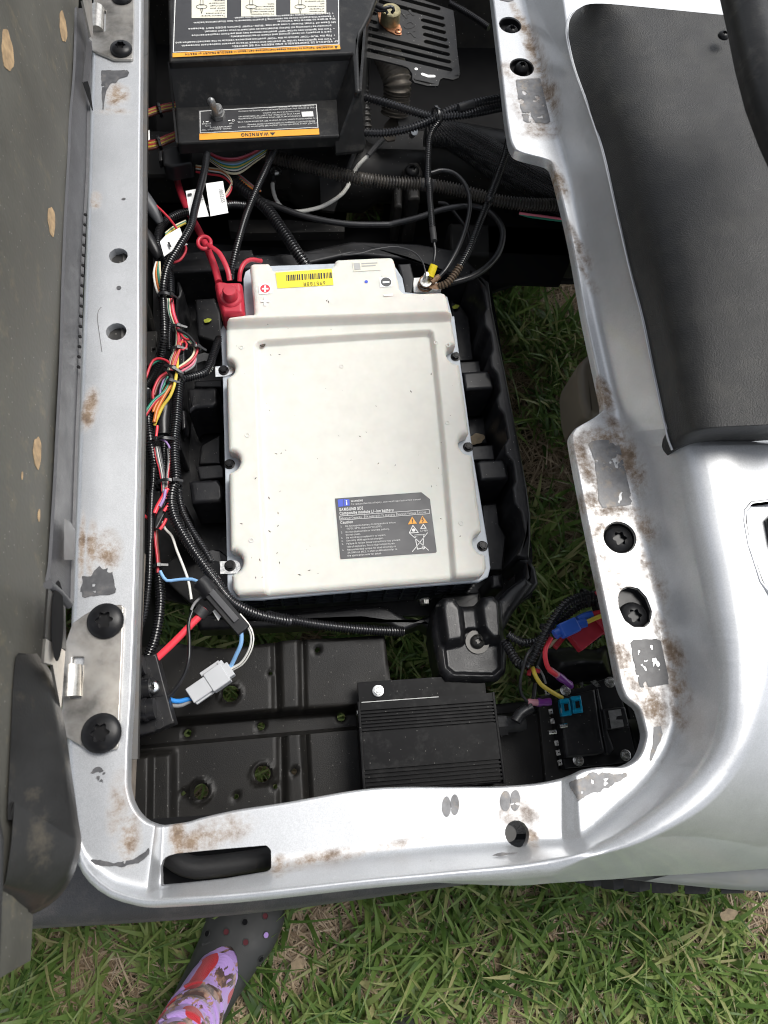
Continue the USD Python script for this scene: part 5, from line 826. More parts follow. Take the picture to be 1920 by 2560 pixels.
# ------------------------------------------------------------ finned power converter on the floor pan
cv_ = Thing('power_converter', 'black finned aluminium converter box bolted to the floor pan', 'converter')
zc = .425; q0, q1, q2, q3 = S(922, 600, zc), S(1530, 556, zc), S(1588, 985, zc), S(958, 1012, zc); exc = unit(q1 - q0); eyc = np.array([exc[1], -exc[0], 0]); wc = np.linalg.norm(q1 - q0) * 1.0; lc = abs((q3 - q0) @ eyc) * 1.03
xs = [0.0]; prof = [(0, -.055), (0, 0)]
def fins(a, b, n):
    o = []
    for k in range(n):
        t0 = a + (b - a) * k / n; d_ = (b - a) / n; o += [(t0, 0), (t0 + d_ * .5, 0), (t0 + d_ * .54, -.0045), (t0 + d_ * .96, -.0045)]
    return o
prof += fins(.075 * lc, .34 * lc, 7) + [(.34 * lc, 0), (.72 * lc, 0)] + fins(.72 * lc, .985 * lc, 6) + [(lc, 0), (lc, -.055)]
pv = np.array([q0 + eyc * a + (0, 0, b) for a, b in prof]); cvb = cv_.part('body', plate(pv, exc * wc), 'anodized_black', False)
cv_.part('end_plate', box3(q0 - exc * .0018 + eyc * lc / 2 + (0, 0, -.027), exc * .0018, eyc * (lc / 2 + .001), (0, 0, .027), .0008), 'anodized_black'); cv_.part('end_plate', box3(q0 + exc * (wc + .0018) + eyc * lc / 2 + (0, 0, -.027), exc * .0018, eyc * (lc / 2 + .001), (0, 0, .027), .0008), 'anodized_black')
cv_.part('flange', box3(q0 + exc * wc / 2 - eyc * .012 + (0, 0, -.035), exc * wc / 2, eyc * .017, (0, 0, .0025), .0008), 'anodized_black').sub('screw', hexbolt(S(1005, 548, .394), .0055), 'bolt_zinc')
cv_.part('edge_wear', box3(q0 + exc * wc * .3 + (0, 0, .0002) + eyc * .0004, exc * wc * .29, eyc * .0005, (0, 0, .0003)), 'ink_silver')
cv_.part('screw', torx(q0 - exc * .003 + (0, 0, -.012) + eyc * .012, .004, .0025, -exc), 'zinc_bright'); cv_.part('screw', torx(q0 + exc * (wc + .003) + (0, 0, -.008) - eyc * 0 + eyc * .004, .004, .0025, exc), 'zinc_bright')
gl = q0 + exc * (wc + .004) + eyc * lc * .36 + (0, 0, -.028); cv_.part('cable_gland', cat(prismn(gl, .014, .016, 6, exc), lathe([(0, 0), (.0105, 0), (.0105, .02), (.008, .026), (0, .026)], gl + exc * .016, exc)), 'rubber_black', 30)

# ------------------------------------------------------------ fuse block at the lower right
fb = Thing('fuse_block', 'black fuse block with blue blade fuses and bare side terminals', 'fuse block')
zfb = .42
fb.part('base', rslab(HZ.poly([(690, 960), (870, 930), (960, 900), (1140, 830), (1180, 1000), (1240, 1230), (1290, 1460), (1100, 1490), (760, 1520), (700, 1200)], zfb - .02), zfb - .035, zfb - .02, .002), 'black_plastic')
fb.part('body', rslab(HZ.poly([(715, 1010), (860, 970), (985, 940), (1030, 1240), (1060, 1400), (1000, 1420), (770, 1440)], zfb), zfb - .03, zfb, .004), 'black_plastic')
fb.part('rail', rslab(HZ.poly([(985, 940), (1010, 935), (1080, 1250), (1125, 1375), (1090, 1420), (1060, 1400), (1030, 1240)], zfb - .006), zfb - .03, zfb - .006, .003), 'black_plastic')
fb.part('bus_holder', rslab(HZ.poly([(1040, 1085), (1205, 1065), (1240, 1215), (1065, 1235)], zfb + .004), zfb - .03, zfb + .004, .003), 'black_plastic').sub('contact', slab(HZ.poly([(1082, 1100), (1165, 1088), (1172, 1128), (1135, 1135), (1130, 1165), (1180, 1165), (1188, 1210), (1105, 1225)], zfb + .0045).buffer(.0006), zfb + .004, zfb + .0052), 'bolt_zinc_dull')
for dx_, dy_ in ((0, 0), (82, -20)):
    x, y = 722 + dx_, 1012 + dy_
    fu = fb.part('fuse', box3(HZ(x + 40, y + 62, zfb + .006), HZ(x + 74, y + 58, zfb) - HZ(x + 40, y + 62, zfb), HZ(x + 50, y + 124, zfb) - HZ(x + 40, y + 62, zfb), (0, 0, .006), .0012), 'fuse_blue', 30, 'blue blade fuse')
    fu.sub('grip', box3(HZ(x + 36, y + 18, zfb + .0125), HZ(x + 70, y + 14, zfb) - HZ(x + 36, y + 18, zfb), HZ(x + 38, y + 30, zfb) - HZ(x + 36, y + 18, zfb), (0, 0, .002), .0008), 'fuse_blue'); fu.sub('grip', box3(HZ(x + 48, y + 108, zfb + .0125), HZ(x + 80, y + 104, zfb) - HZ(x + 48, y + 108, zfb), HZ(x + 50, y + 120, zfb) - HZ(x + 48, y + 108, zfb), (0, 0, .002), .0008), 'fuse_blue')
    fu.sub('contact', box3(HZ(x + 52, y + 60, zfb + .0127), HZ(x + 66, y + 58, zfb) - HZ(x + 52, y + 60, zfb), HZ(x + 55, y + 84, zfb) - HZ(x + 52, y + 60, zfb), (0, 0, .0008)), 'void_black')
for x, y in ((633, 965), (660, 1102), (672, 1172), (702, 1332), (714, 1402), (726, 1474)):
    c = HZ(x, y, zfb - .010); fb.part('blade_terminal', box3(c, (.0028, .0003, 0), (-.0002, .0034, 0), (0, 0, .0006), .0003), 'bolt_zinc', False).sub('hole', lathe([(0, 0), (.0009, 0), (.0009, .0002), (0, .0002)], c + (.0006, 0, .0006), sides=10), 'void_black')
for (a, b) in (((725, 1212), (778, 1200)), ((643, 1256), (700, 1248))): fb.part('stud', sweep([HZ(*a, zfb + .004), HZ((a[0] + b[0]) / 2, (a[1] + b[1]) / 2, zfb + .004), HZ(*b, zfb + .004)], .0030, 12), 'zinc_bright', 40)
for x, y in ((768, 948), (1088, 890), (860, 1458), (1203, 1420)): fb.part('screw', hexbolt(HZ(x, y, zfb - .012), .0052, .004), 'bolt_zinc', 30)
for a, b, c, d in (((868, 895), (895, 885), (902, 930), (890, 935)), ((948, 885), (985, 870), (1025, 920), (995, 925))): fb.part('blade_terminal', plate([HZ(*a, zfb + .006), HZ(*b, zfb + .006), HZ(*c, zfb - .004), HZ(*d, zfb - .004)], (0, 0, -.0008)), 'bolt_zinc', False)
cart.part('mount_plate', rslab(HZ.poly([(1190, 960), (1250, 1000), (1400, 1500), (1100, 1560), (620, 1620), (560, 1000), (690, 960), (720, 1520), (1290, 1470)], .372), .366, .374, .002), 'steel_black')
cart.part('wheel_well', field(HZ.poly([(620, 640), (820, 620), (1010, 640), (1090, 600), (1200, 1100), (1100, 870), (900, 880), (640, 960), (560, 800)], .36), lambda x, y, s: .345 + .035 * sstep(0, .03, s), .004, .03), 'black_plastic', 50)

# ------------------------------------------------------------ black plastic bracket with its plug sockets at the left
pb_ = Thing('socket_bracket', 'black plastic socket bracket with a screw, under the left rail', 'bracket')
fc = [(175, 1462), (300, 1440), (450, 2012), (290, 2085), (140, 2125), (118, 2050), (112, 1600)]
pb_.part('face', rslab(FZ.poly(fc, .455), .43, .455, .002), 'black_plastic', 30)
for (a, b, r) in (((60, 1745), (250, 1720), .0115), ((80, 1930), (290, 1890), .0125), ((70, 1560), (200, 1530), .012)):
    p, q_ = FZ(*a, .466), FZ(*b, .466); pb_.part('barrel', cat(sweep([p, (p + q_) / 2, q_], r, 18), sweep([p + (q_ - p) * .55, p + (q_ - p) * .7], r * 1.12, 18)), 'black_plastic', 30)
pb_.part('boss', lathe([(0, 0), (.011, 0), (.010, .012), (0, .012)], FZ(240, 1715, .458)), 'black_plastic', 30); pb_.part('screw', torx(FZ(275, 1722, .468), .0075, .005), 'zinc_bright', 30)
for x, y in ((200, 1510), (215, 1600), (300, 1945), (322, 2025)): pb_.part('boss', lathe([(.004, 0), (.006, 0), (.006, .0014), (.004, .0014), (.004, 0)], FZ(x, y, .4545), sides=16), 'black_plastic')
for x, y in ((275, 1668), (305, 1790)): pb_.part('rib', box3(FZ(x, y, .4555), (.008, .0005, 0), (0, .0009, 0), (0, 0, .001)), 'black_plastic')
# ------------------------------------------------------------ loose conduits and cables
def run(segs): return [p for z, pts, *zs in segs for p in z.many(pts, *zs)]
def loom(label, segs, r, mat='conduit_black', name='corrugated_conduit', pitch=.0036, cat_='conduit', group='loose corrugated conduits'):
    t = Thing(name, label, cat_, group); t.part('tube', conduit(run(segs), r, pitch), mat, 40); return t
def cable(label, segs, r, mat='cable_black', name='cable', cat_='cable'):
    t = Thing(name, label, cat_, 'loose battery cables' if name == 'cable' else None); t.part('sheath', wire(run(segs), r, 12), mat, 60); return t
x1_ = loom('thick dusty corrugated conduit running from under the controller cover to the right ledge', [(C, [(860, 130), (930, 155), (1050, 185), (1200, 225), (1350, 262), (1500, 295)], .43), (D, [(0, 322), (200, 348), (420, 362), (600, 385), (800, 432), (950, 475), (1150, 500), (1400, 505), (1500, 520)], .43)], .0108, 'conduit_dusty', pitch=.0050)
x1_.part('taped_section', sweep(spline(run([(D, [(420, 362), (470, 366), (520, 374)], .43)])), .0103, 14), 'rubber_black')
loom('upper corrugated conduit crossing from the controller cover to the right ledge', [(B, [(200, 550), (250, 570), (400, 613), (560, 663), (660, 690), (760, 690), (900, 672), (1095, 632), (1160, 618)], [.485, .49, .49, .50, .50])], .0070, pitch=.0048)
tp = loom('lower corrugated conduit with a taped patch, crossing above the braided sleeves', [(B, [(200, 785), (270, 786), (400, 785), (540, 757), (680, 702), (760, 655), (900, 615), (1085, 580), (1160, 570)], [.47, .475, .49, .505, .51])], .0070, pitch=.0048)
tp.part('taped_section', sweep(spline(run([(B, [(820, 640), (865, 628), (910, 616)], .507)])), .0066, 14), 'rubber_black')
ct = Thing('cable_tie', 'black cable tie binding the crossing conduits right of the slotted plate', 'cable tie'); ct.part('band', tie(B(690, 690, .50), unit(B(760, 665, .5) - B(660, 700, .5)), .0125, turn=1.9), 'cable_black')
loom('corrugated conduit dropping from the cable tie to the yellow ring terminal', [(B, [(705, 725), (670, 765), (648, 830), (640, 950), (640, 1100)], .49, .475), (D, [(478, 330), (482, 440), (492, 560), (500, 660)], .475, .47)], .0052).part('heat_shrink', wire(run([(D, [(500, 655), (508, 720), (512, 755)], .468)]), .0052, 12), 'rubber_black')
y_ = cable('thin black lead with a yellow ring terminal on the battery minus stud', [(D, [(510, 745), (518, 820), (512, 890), (505, 925)], .466, .455)], .0024, name='terminal_lead', cat_='lead'); y_.part('sleeve', wire(run([(D, [(512, 920), (498, 960), (484, 1000)], .456, .447)]), .0062, 12), 'yellow_sleeve', label='yellow crimp sleeve'); y_.part('ring', slab(disc(D(455, 1040, .44), .009), .4405, .442), 'bolt_zinc')
b_ = loom('long conduit falling from the silver ledge to the minus stud, brown dirt at its end', [(B, [(1128, 760), (1118, 830), (1095, 930), (1050, 1060), (1000, 1185)], .50, .485), (D, [(955, 290), (900, 450), (830, 620), (760, 800), (690, 930)], .48, .455)], .0060)
b_.part('dirty_end', conduit(run([(D, [(692, 926), (650, 990), (600, 1045), (545, 1070)], .455, .437)]), .0061), 'conduit_brown', 40); b_.part('lug', cat(slab(disc(D(455, 1050, .43), .0115), .4345, .4365), hull([D(480, 1040, .434), D(480, 1080, .434), D(560, 1050, .436), D(545, 1090, .436), D(480, 1040, .4365), D(480, 1080, .4365), D(560, 1050, .439), D(545, 1090, .439)])), 'corroded_lug')
cable('black cable looping from behind down to the battery minus stud', [(D, [(490, 285), (570, 265), (660, 292), (735, 380), (760, 500), (735, 650), (680, 800), (600, 940), (545, 1005)], [.46, .46, .45, .44])], .0036).part('lug', wire(run([(D, [(545, 1000), (520, 1018), (490, 1040)], .4405)]), .0046, 10), 'corroded_lug')
cable('heavy black cable sweeping in a wide loop right of the battery terminal', [(C, [(820, 400), (900, 430), (1100, 500), (1350, 545), (1600, 549)], .40), (D, [(200, 640), (400, 592), (560, 537), (720, 512), (850, 527), (945, 600), (988, 700), (960, 830), (880, 930), (770, 1000), (640, 1040), (540, 1065)], [.40, .42, .42, .43, .434])], .0052)
cable('hair thin black lead arching over the battery to the minus stud', [(D, [(-120, 850), (0, 840), (100, 812), (250, 795), (370, 830), (430, 895), (450, 960), (452, 1010)], .47, .46)], .0012)
cable('black cable lying low behind the loop, partly hidden', [(D, [(540, 490), (600, 500), (680, 590), (740, 680), (760, 780)], .36)], .0035)
wc_ = cable('white cable hanging in a loose curve below the controller cover', [(C, [(908, 250), (905, 330), (925, 400), (965, 450), (1020, 470), (1090, 468), (1200, 440), (1300, 380), (1350, 320), (1385, 240), (1420, 190), (1475, 135)], [.38, .37, .37, .39, .42])], .0034, 'white_wire'); wc_.part('dark_sleeve', wire(run([(C, [(1470, 140), (1520, 80), (1560, 40)], .42, .43)]), .0048, 10), 'rubber_black')
wc_.part('lug', hexbolt(C(925, 235, .385), .007), 'bolt_zinc'); wc_.part('dark_sleeve', wire(run([(C, [(908, 300), (905, 265), (912, 235)], .38)]), .0045, 10), 'rubber_black')
br = Thing('braided_sleeve', 'thick black braided cable sleeves passing under the right ledge', 'braided sleeve')
for off, zz_, r_ in ((0, .43, .0165), (62, .425, .0155), (118, .41, .014)):
    br.part('sleeve', sweep(spline(run([(B, [(640 - off * .2, 770 + off * .4), (740, 770 + off * .5), (860, 800 + off * .8), (960, 850 + off), (1080, 930 + off), (1250, 1035 + off), (1430, 1110 + off), (1600, 1180 + off)], zz_)]), .006), r_, 18), 'braid_black', 60)
cable('pink and green wire pair running under the thick conduit to the right ledge', [(D, [(1100, 560), (1180, 572), (1280, 585), (1400, 602), (1480, 612)], .42)], .0022, 'pink_wire', 'wire_pair', 'wires').part('wire', wire(run([(D, [(1100, 566), (1180, 586), (1280, 600), (1400, 615), (1480, 625)], .418)]), .0018), 'green_wire')
loom('corrugated conduit slanting from the controller cover to behind the battery plus boot', [(C, [(935, 50), (900, 135), (860, 230), (800, 360), (745, 500), (695, 670), (660, 820), (655, 870)], [.47, .47, .46, .43])], .0055)
loom('stout corrugated conduit diving down behind the battery', [(C, [(630, 235), (700, 310), (770, 370), (870, 455), (960, 580), (1040, 700), (1100, 790), (1120, 830)], [.42, .41, .40, .38])], .0098, pitch=.0048)
loom('thin corrugated conduit running up to the far corner right of the slotted plate', [(B, [(770, 20), (860, 70), (940, 120), (1000, 165)], .44)], .0060)
loom('grey brown hose half hidden behind the braided sleeves', [(B, [(740, 830), (860, 930), (960, 1040), (1060, 1040), (1200, 1010)], [.38, .36, .36])], .0150, 'conduit_dusty', pitch=.006, name='ribbed_hose', cat_='hose', group=None)
# red plus cable and its boot
rd = Thing('red_boot_cable', 'thick red battery cable ending in a red rubber terminal boot', 'battery cable')
rd.part('sheath', wire(run([(C, [(330, 250), (350, 330), (375, 400), (420, 500), (470, 590), (520, 700), (560, 800), (585, 890)], [.40, .42, .44, .455])]), .0056, 14), 'red_rubber', 60)
rd.part('boot', field(C.poly([(556, 882), (585, 870), (640, 878), (712, 876), (722, 890), (736, 1060), (730, 1072), (610, 1068), (598, 1055), (570, 960)], .47).buffer(.002).buffer(-.002), lambda x, y, s: .468 + fil(s, .006) - .003 * sstep(.004, .0, s), .0016, .035), 'red_rubber', 50)
rd.part('boot_cap', lathe([(0, 0), (.0165, 0), (.0165, .002), (.0145, .004), (.011, .0042), (.0105, .017), (.0088, .0195), (0, .0200)], C(657, 985, .467)), 'red_rubber', 35)
rd.part('strap', sweep(spline(run([(C, [(650, 880), (635, 810), (590, 720), (540, 680), (520, 665)], [.468, .475, .47, .462])])), .0038, 8, .5), 'red_rubber', 60)
a_ = np.linspace(0, 2 * np.pi, 26); rd.part('strap_ring', sweep([C(500 + 38 * math.cos(t), 657 + 36 * math.sin(t), .462) for t in a_], .0032, 8), 'red_rubber', 60)
rd.part('strap', wire(run([(C, [(708, 885), (712, 830), (735, 780), (775, 757), (838, 765)], [.466, .475, .47, .455])]), .0034, 10), 'red_rubber', 60)

# ------------------------------------------------------------ wiring harness down the left side
hs = Thing('wiring_harness', 'main wiring harness of black conduits and bright wires along the left side', 'wiring harness')
def hc(segs, r, mat='conduit_black', pitch=.0036): hs.part('conduit', conduit(run(segs), r, pitch), mat, 40)
def hw(segs, mat, r=.0017): hs.part('wire', wire(run(segs), r), mat, 60)
def ht(z, x, y, zz_, ax, r, turn=.6): hs.part('cable_tie', tie(z(x, y, zz_), ax, r, turn=turn), 'cable_black')
hc([(C, [(540, 40), (520, 90), (500, 230), (445, 450), (420, 560), (350, 680), (285, 790), (258, 900), (255, 1000), (262, 1180)], [.47, .49, .50, .49, .47]), (E, [(430, 650), (402, 800), (340, 950), (260, 1080)], .46, .40)], .0056)
hc([(E, [(262, 1160), (275, 1135), (283, 1300), (287, 1450), (300, 1580), (322, 1720), (347, 1850), (382, 2000), (400, 2110)], [.43, .47, .47, .46, .44])], .0064)
hc([(J, [(1210, 1330), (1215, 1450), (1205, 1650), (1190, 1850), (1190, 2050)], .46), (FZ, [(262, 100), (257, 300), (247, 600), (237, 850), (205, 1100), (150, 1260)], [.46, .46, .44])], .0042)
hc([(E, [(640, 985), (600, 1010), (578, 1200), (565, 1400), (545, 1600), (548, 1800), (560, 2000)], .465), (FZ, [(432, 90), (425, 200), (455, 320), (520, 445), (620, 600), (720, 740), (800, 850), (880, 960), (970, 1040), (1150, 1120), (1400, 1172)], [.465, .46, .45, .44, .41]), (S, [(500, 200), (700, 238), (900, 262), (1060, 272), (1120, 274)], .40, .37)], .0072)
hc([(E, [(590, 2050), (595, 2150)], .45), (FZ, [(480, 60), (490, 130), (520, 260), (600, 420), (690, 560), (760, 680)], .45)], .0046)
hc([(E, [(440, 1500), (445, 1620), (440, 1750), (448, 1900), (440, 2050), (445, 2160)], .45)], .0052)
hc([(FZ, [(315, 775), (330, 900), (335, 1000), (322, 1150), (285, 1330), (225, 1470)], .43)], .0068)
hc([(E, [(1000, 590), (975, 650), (935, 760), (905, 850), (850, 930), (720, 972), (630, 990)], [.42, .43, .44, .45])], .0062)
hc([(C, [(745, 436), (660, 430), (560, 450), (450, 465), (340, 490), (255, 545), (222, 640), (240, 720), (290, 830), (300, 960)], [.43, .44, .46, .45])], .0066)
hc([(E, [(495, 230), (505, 320), (500, 440), (490, 560), (492, 700)], .43)], .0046)
hc([(E, [(175, 1680), (215, 1690), (265, 1690)], .44)], .0050); hc([(J, [(1130, 1660), (1120, 1740), (1130, 1830)], .42)], .0070)
hs.part('tape_wrap', sweep(spline(run([(E, [(455, 1170), (450, 1280), (435, 1400), (440, 1560)], .455)]), .003), np.interp(np.linspace(0, 1, len(spline(run([(E, [(455, 1170), (450, 1280), (435, 1400), (440, 1560)], .455)]), .003))), [0, .3, .6, 1], [.008, .0105, .0095, .008]), 16), 'cable_black', 50)
# coloured wires, upper stretch
for off, m_ in ((0, 'white_wire'), (14, 'orange_wire'), (26, 'green_wire'), (38, 'cream_wire')):
    hw([(C, [(215 + off * .5, 770), (200 + off, 840), (215 + off, 930), (245 + off * .6, 985)], .475)], m_)
for dx_, m_, zz_ in ((0, 'cream_wire', .476), (14, 'red_wire', .478), (24, 'pink_wire', .476), (-8, 'green_wire', .474), (32, 'red_wire', .474), (-14, 'white_wire', .472)):
    hw([(E, [(495 + dx_, 190), (510 + dx_ * 1.1, 330), (545 + dx_, 430), (570 + dx_ * .5, 490), (580 + dx_ * .6, 600), (560 + dx_ * .6, 700), (520 + dx_ * .8, 800), (500 + dx_ * .8, 910)], [.47, zz_, zz_ + .006, zz_ + .002])], m_)
hw([(E, [(590, 500), (650, 590), (720, 600), (772, 665), (770, 740), (700, 830), (600, 890)], .482)], 'red_wire'); hw([(E, [(585, 505), (640, 575), (705, 630), (750, 690), (725, 770), (660, 830), (590, 880)], .479)], 'cream_wire'); hw([(E, [(580, 500), (680, 555), (745, 630), (775, 690)], .484)], 'cable_black', .0022)
hw([(E, [(595, 500), (660, 570), (725, 640), (745, 730), (690, 810), (590, 870)], .476)], 'green_wire'); hw([(E, [(600, 690), (650, 700), (672, 650), (640, 612), (600, 650)], .486)], 'red_wire'); hw([(E, [(760, 745), (740, 830), (660, 895), (590, 930)], .478)], 'pink_wire'); hw([(E, [(765, 790), (735, 870), (650, 920)], .476)], 'grey_wire')
for dx_, m_ in ((0, 'red_wire'), (10, 'red_wire'), (20, 'orange_wire')): hw([(E, [(630, 600 + dx_), (605 - dx_, 650), (600, 700), (575 - dx_, 780), (550 - dx_, 860)], .487)], m_)
hw([(E, [(578, 760), (575, 880), (553, 1030), (505, 1165), (430, 1270), (370, 1400), (345, 1460)], [.482, .488, .482, .476])], 'yellow_wire', .0022); hw([(E, [(525, 1040), (450, 1160), (375, 1300), (345, 1430)], .482)], 'orange_wire', .0026); hw([(E, [(505, 1030), (430, 1150), (360, 1260), (335, 1330)], .48)], 'orange_wire', .0024); hw([(E, [(515, 1035), (445, 1180), (380, 1310), (350, 1420)], .479)], 'brown_wire', .0022)
hw([(E, [(500, 1030), (450, 1120), (350, 1200), (280, 1290), (215, 1400), (188, 1500)], [.482, .486, .484])], 'green_wire', .0019); hw([(E, [(505, 1045), (455, 1130), (360, 1215), (290, 1310), (225, 1420), (180, 1540)], [.481, .484, .482])], 'red_wire', .0021)
hw([(E, [(520, 860), (470, 812), (400, 790), (340, 805), (300, 870), (270, 960), (215, 1080), (180, 1180)], .478)], 'red_wire', .0019); hw([(E, [(520, 872), (470, 818), (390, 810), (320, 850), (280, 930), (230, 1060), (190, 1200)], .475)], 'green_wire', .0015)
hw([(E, [(470, 930), (400, 980), (355, 1060), (330, 1140), (335, 1200)], .476)], 'red_wire', .002); hw([(E, [(478, 940), (410, 1000), (368, 1080), (345, 1160)], .473)], 'brown_wire', .002); hw([(E, [(460, 950), (430, 1030), (405, 1120), (400, 1180)], .47)], 'purple_wire', .0016)
hw([(E, [(480, 970), (440, 1060), (420, 1110)], .47)], 'green_wire', .0018); hw([(E, [(375, 1465), (372, 1510), (362, 1590)], .474)], 'coral_wire', .0018); hw([(E, [(180, 1540), (205, 1480), (212, 1580), (240, 1650), (270, 1655)], .466)], 'red_wire', .0016); hw([(E, [(175, 1640), (215, 1620), (250, 1600)], .462)], 'green_wire', .0013); hw([(E, [(365, 1605), (420, 1600), (470, 1635), (500, 1690)], .476)], 'purple_wire', .0014)
for k, m_ in enumerate(('red_wire', 'cable_black', 'grey_wire', 'white_wire', 'cable_black', 'grey_wire', 'cable_black')):
    o = k * 9; hw([(E, [(345 + o, 1680), (365 + o, 1790), (395 + o * .8, 1900), (420 + o * .6, 2040), (425 + o * .5, 2150)], .468), (FZ, [(360 + o * .8, 90), (335 + o * .9, 180), (300 + o * 1.1, 270), (310 + o * .5, 350)], .465, .45)], m_, .0015)
for k, m_ in enumerate(('grey_wire', 'cable_black', 'white_wire', 'red_wire')): o = k * 8; hw([(E, [(480 + o, 1700), (490 + o * .6, 1800), (475 + o * .4, 1950), (465 + o * .6, 2080), (440 + o, 2200)], .466)], m_, .0014)
hw([(FZ, [(395, 70), (350, 150), (310, 220), (288, 275)], .47)], 'coral_wire', .003); hw([(FZ, [(375, 80), (365, 150), (330, 220)], .472)], 'purple_wire', .0022); hw([(FZ, [(415, 180), (385, 230), (365, 260)], .465)], 'coral_wire', .0022); hw([(FZ, [(385, 320), (360, 370), (330, 410)], .455)], 'coral_wire', .0022); hw([(FZ, [(170, 275), (205, 300), (235, 318)], .45)], 'coral_wire', .0022)
for k in range(7): o = k * 9; hw([(FZ, [(410 - o * .6, 170 + o), (370 - o * .8, 260), (330 - o * .5, 340 + o * .3), (300, 400)], .458)], 'cable_black', .0022)
hw([(FZ, [(350, 345), (375, 405), (430, 465), (470, 580), (530, 730), (570, 850), (592, 990)], .448)], 'white_wire', .0018); hw([(FZ, [(300, 420), (302, 520), (312, 620), (320, 710)], .445)], 'brown_wire', .0026); hw([(FZ, [(286, 430), (296, 540), (308, 640), (315, 770)], .447)], 'red_wire', .0018)
hw([(FZ, [(332, 755), (360, 808), (395, 836), (500, 825), (600, 824), (660, 850)], .45)], 'light_blue_wire', .0022)
ht(C, 268, 980, .48, (0.05, 1, 0), .0105); ht(E, 575, 488, .478, (.15, 1, 0), .0075, 1.2); ht(E, 575, 708, .48, (.1, 1, 0), .0075, 1.2); ht(E, 760, 685, .48, (.3, 1, 0), .007, .9); ht(E, 535, 930, .478, (.55, .9, 0), .0145, 1.3); ht(E, 515, 1035, .482, (.3, 1, 0), .006, 1.4); ht(E, 440, 1650, .462, (-.1, 1, 0), .0185, 1.9); ht(E, 490, 2055, .46, (0, 1, 0), .0160, 1.0); ht(FZ, 312, 715, .446, (0, 1, 0), .0045, 1.2); ht(FZ, 775, 860, .44, (.6, -.8, 0), .0105, 1.2)
# fan of coloured wires under the controller cover
cols = ['pink_wire', 'red_wire', 'brown_wire', 'grey_wire', 'light_blue_wire', 'green_wire', 'yellow_wire', 'green_wire', 'white_wire', 'cable_black', 'cream_wire']
for k, m_ in enumerate(cols):
    o = k * 10; hw([(C, [(500 + o * .3, 95 + o * .7), (545 + o * .4, 130 + o * .75), (610 + o * .3, 155 + o * .85), (700 + o * .1, 155 + o * .85), (800, 115 + o * .6), (880, 60 + o * .6), (900, 30 + o * .5)], .445 - .001 * k)], m_, .0019)
for k, m_ in enumerate(('cream_wire', 'orange_wire', 'white_wire', 'cable_black', 'red_wire')): hw([(C, [(450, 200 + 9 * k), (540, 215 + 9 * k), (610, 230 + 9 * k), (660, 290 + 7 * k), (640, 350 + 6 * k), (600, 400)], .43)], m_, .0017)
for k, m_ in enumerate(('grey_wire', 'red_wire', 'green_wire', 'orange_wire')): hw([(C, [(690, 240 + 8 * k), (740, 280 + 8 * k), (800, 330 + 5 * k), (835, 350)], .42)], m_, .0016)
for k, m_ in enumerate(('red_wire', 'yellow_wire', 'red_wire', 'yellow_wire', 'brown_wire')): hw([(A, [(80, 700 + 9 * k), (150, 660 + 9 * k), (240, 628 + 9 * k), (330, 610 + 9 * k), (420, 600 + 9 * k)], .44)], m_, .0022); hw([(A, [(120, 838 + 12 * k), (200, 835 + 11 * k), (290, 800 + 11 * k), (370, 770 + 10 * k)], .44)], m_, .0022)
ht(A, 235, 650, .44, (1, .25, 0), .0105, 1.2); ht(A, 232, 845, .44, (1, .25, 0), .0105, 1.2)
for k, m_ in enumerate(('cream_wire', 'green_wire', 'yellow_wire')): hw([(C, [(270, 600 + 8 * k), (320, 560 + 8 * k), (390, 525 + 7 * k)], .46)], m_, .0016)
hw([(C, [(100, 355), (200, 425), (280, 500), (340, 580), (390, 680), (375, 735), (345, 765), (310, 772)], .47)], 'red_wire', .0019)
# paper tags on the harness
def tag_(label, pts, zz_, lines, curl=.004):
    t = Thing('paper_tag', label, 'tag', 'white tags on the wiring'); a = np.array([C(x, y, zz_) for x, y in pts]); a[:2, 2] += curl
    pl = plate(a, (0, 0, .0005)); t.part('sheet', pl, 'label_white', False)
    if lines: t.part('lettering', cat(*lines), 'ink_black', False)
tag_('white tag reading 10032333 on the conduit below the controller cover', [(510, 318), (612, 303), (642, 480), (537, 500)], .478, [text(C, (585, 336), (602, 418), '10032333', 22, .4835)], .004)
tag_('half hidden white tag left of the numbered one, printed 333', [(392, 362), (480, 345), (528, 500), (415, 512)], .472, [text(C, (468, 355), (482, 405), '2333', 18, .4775), bar(C, (400, 372), (425, 368), .004, .4775)], .004)
tag_('small blank white tag folded lower on the left harness', [(240, 660), (270, 625), (355, 570), (370, 610), (385, 650), (402, 665), (330, 690), (262, 742)], .484, [bar(C, (287, 652), (300, 682), .003, .4895)], .004)
tag_('printed white tag beside the left rail at the upper wires', [(118, 5), (175, -10), (178, 45), (148, 60), (130, 210), (112, 215)], .50, [text(C, (150, 2), (152, 40), 'PN', 14, .5055)], .0)
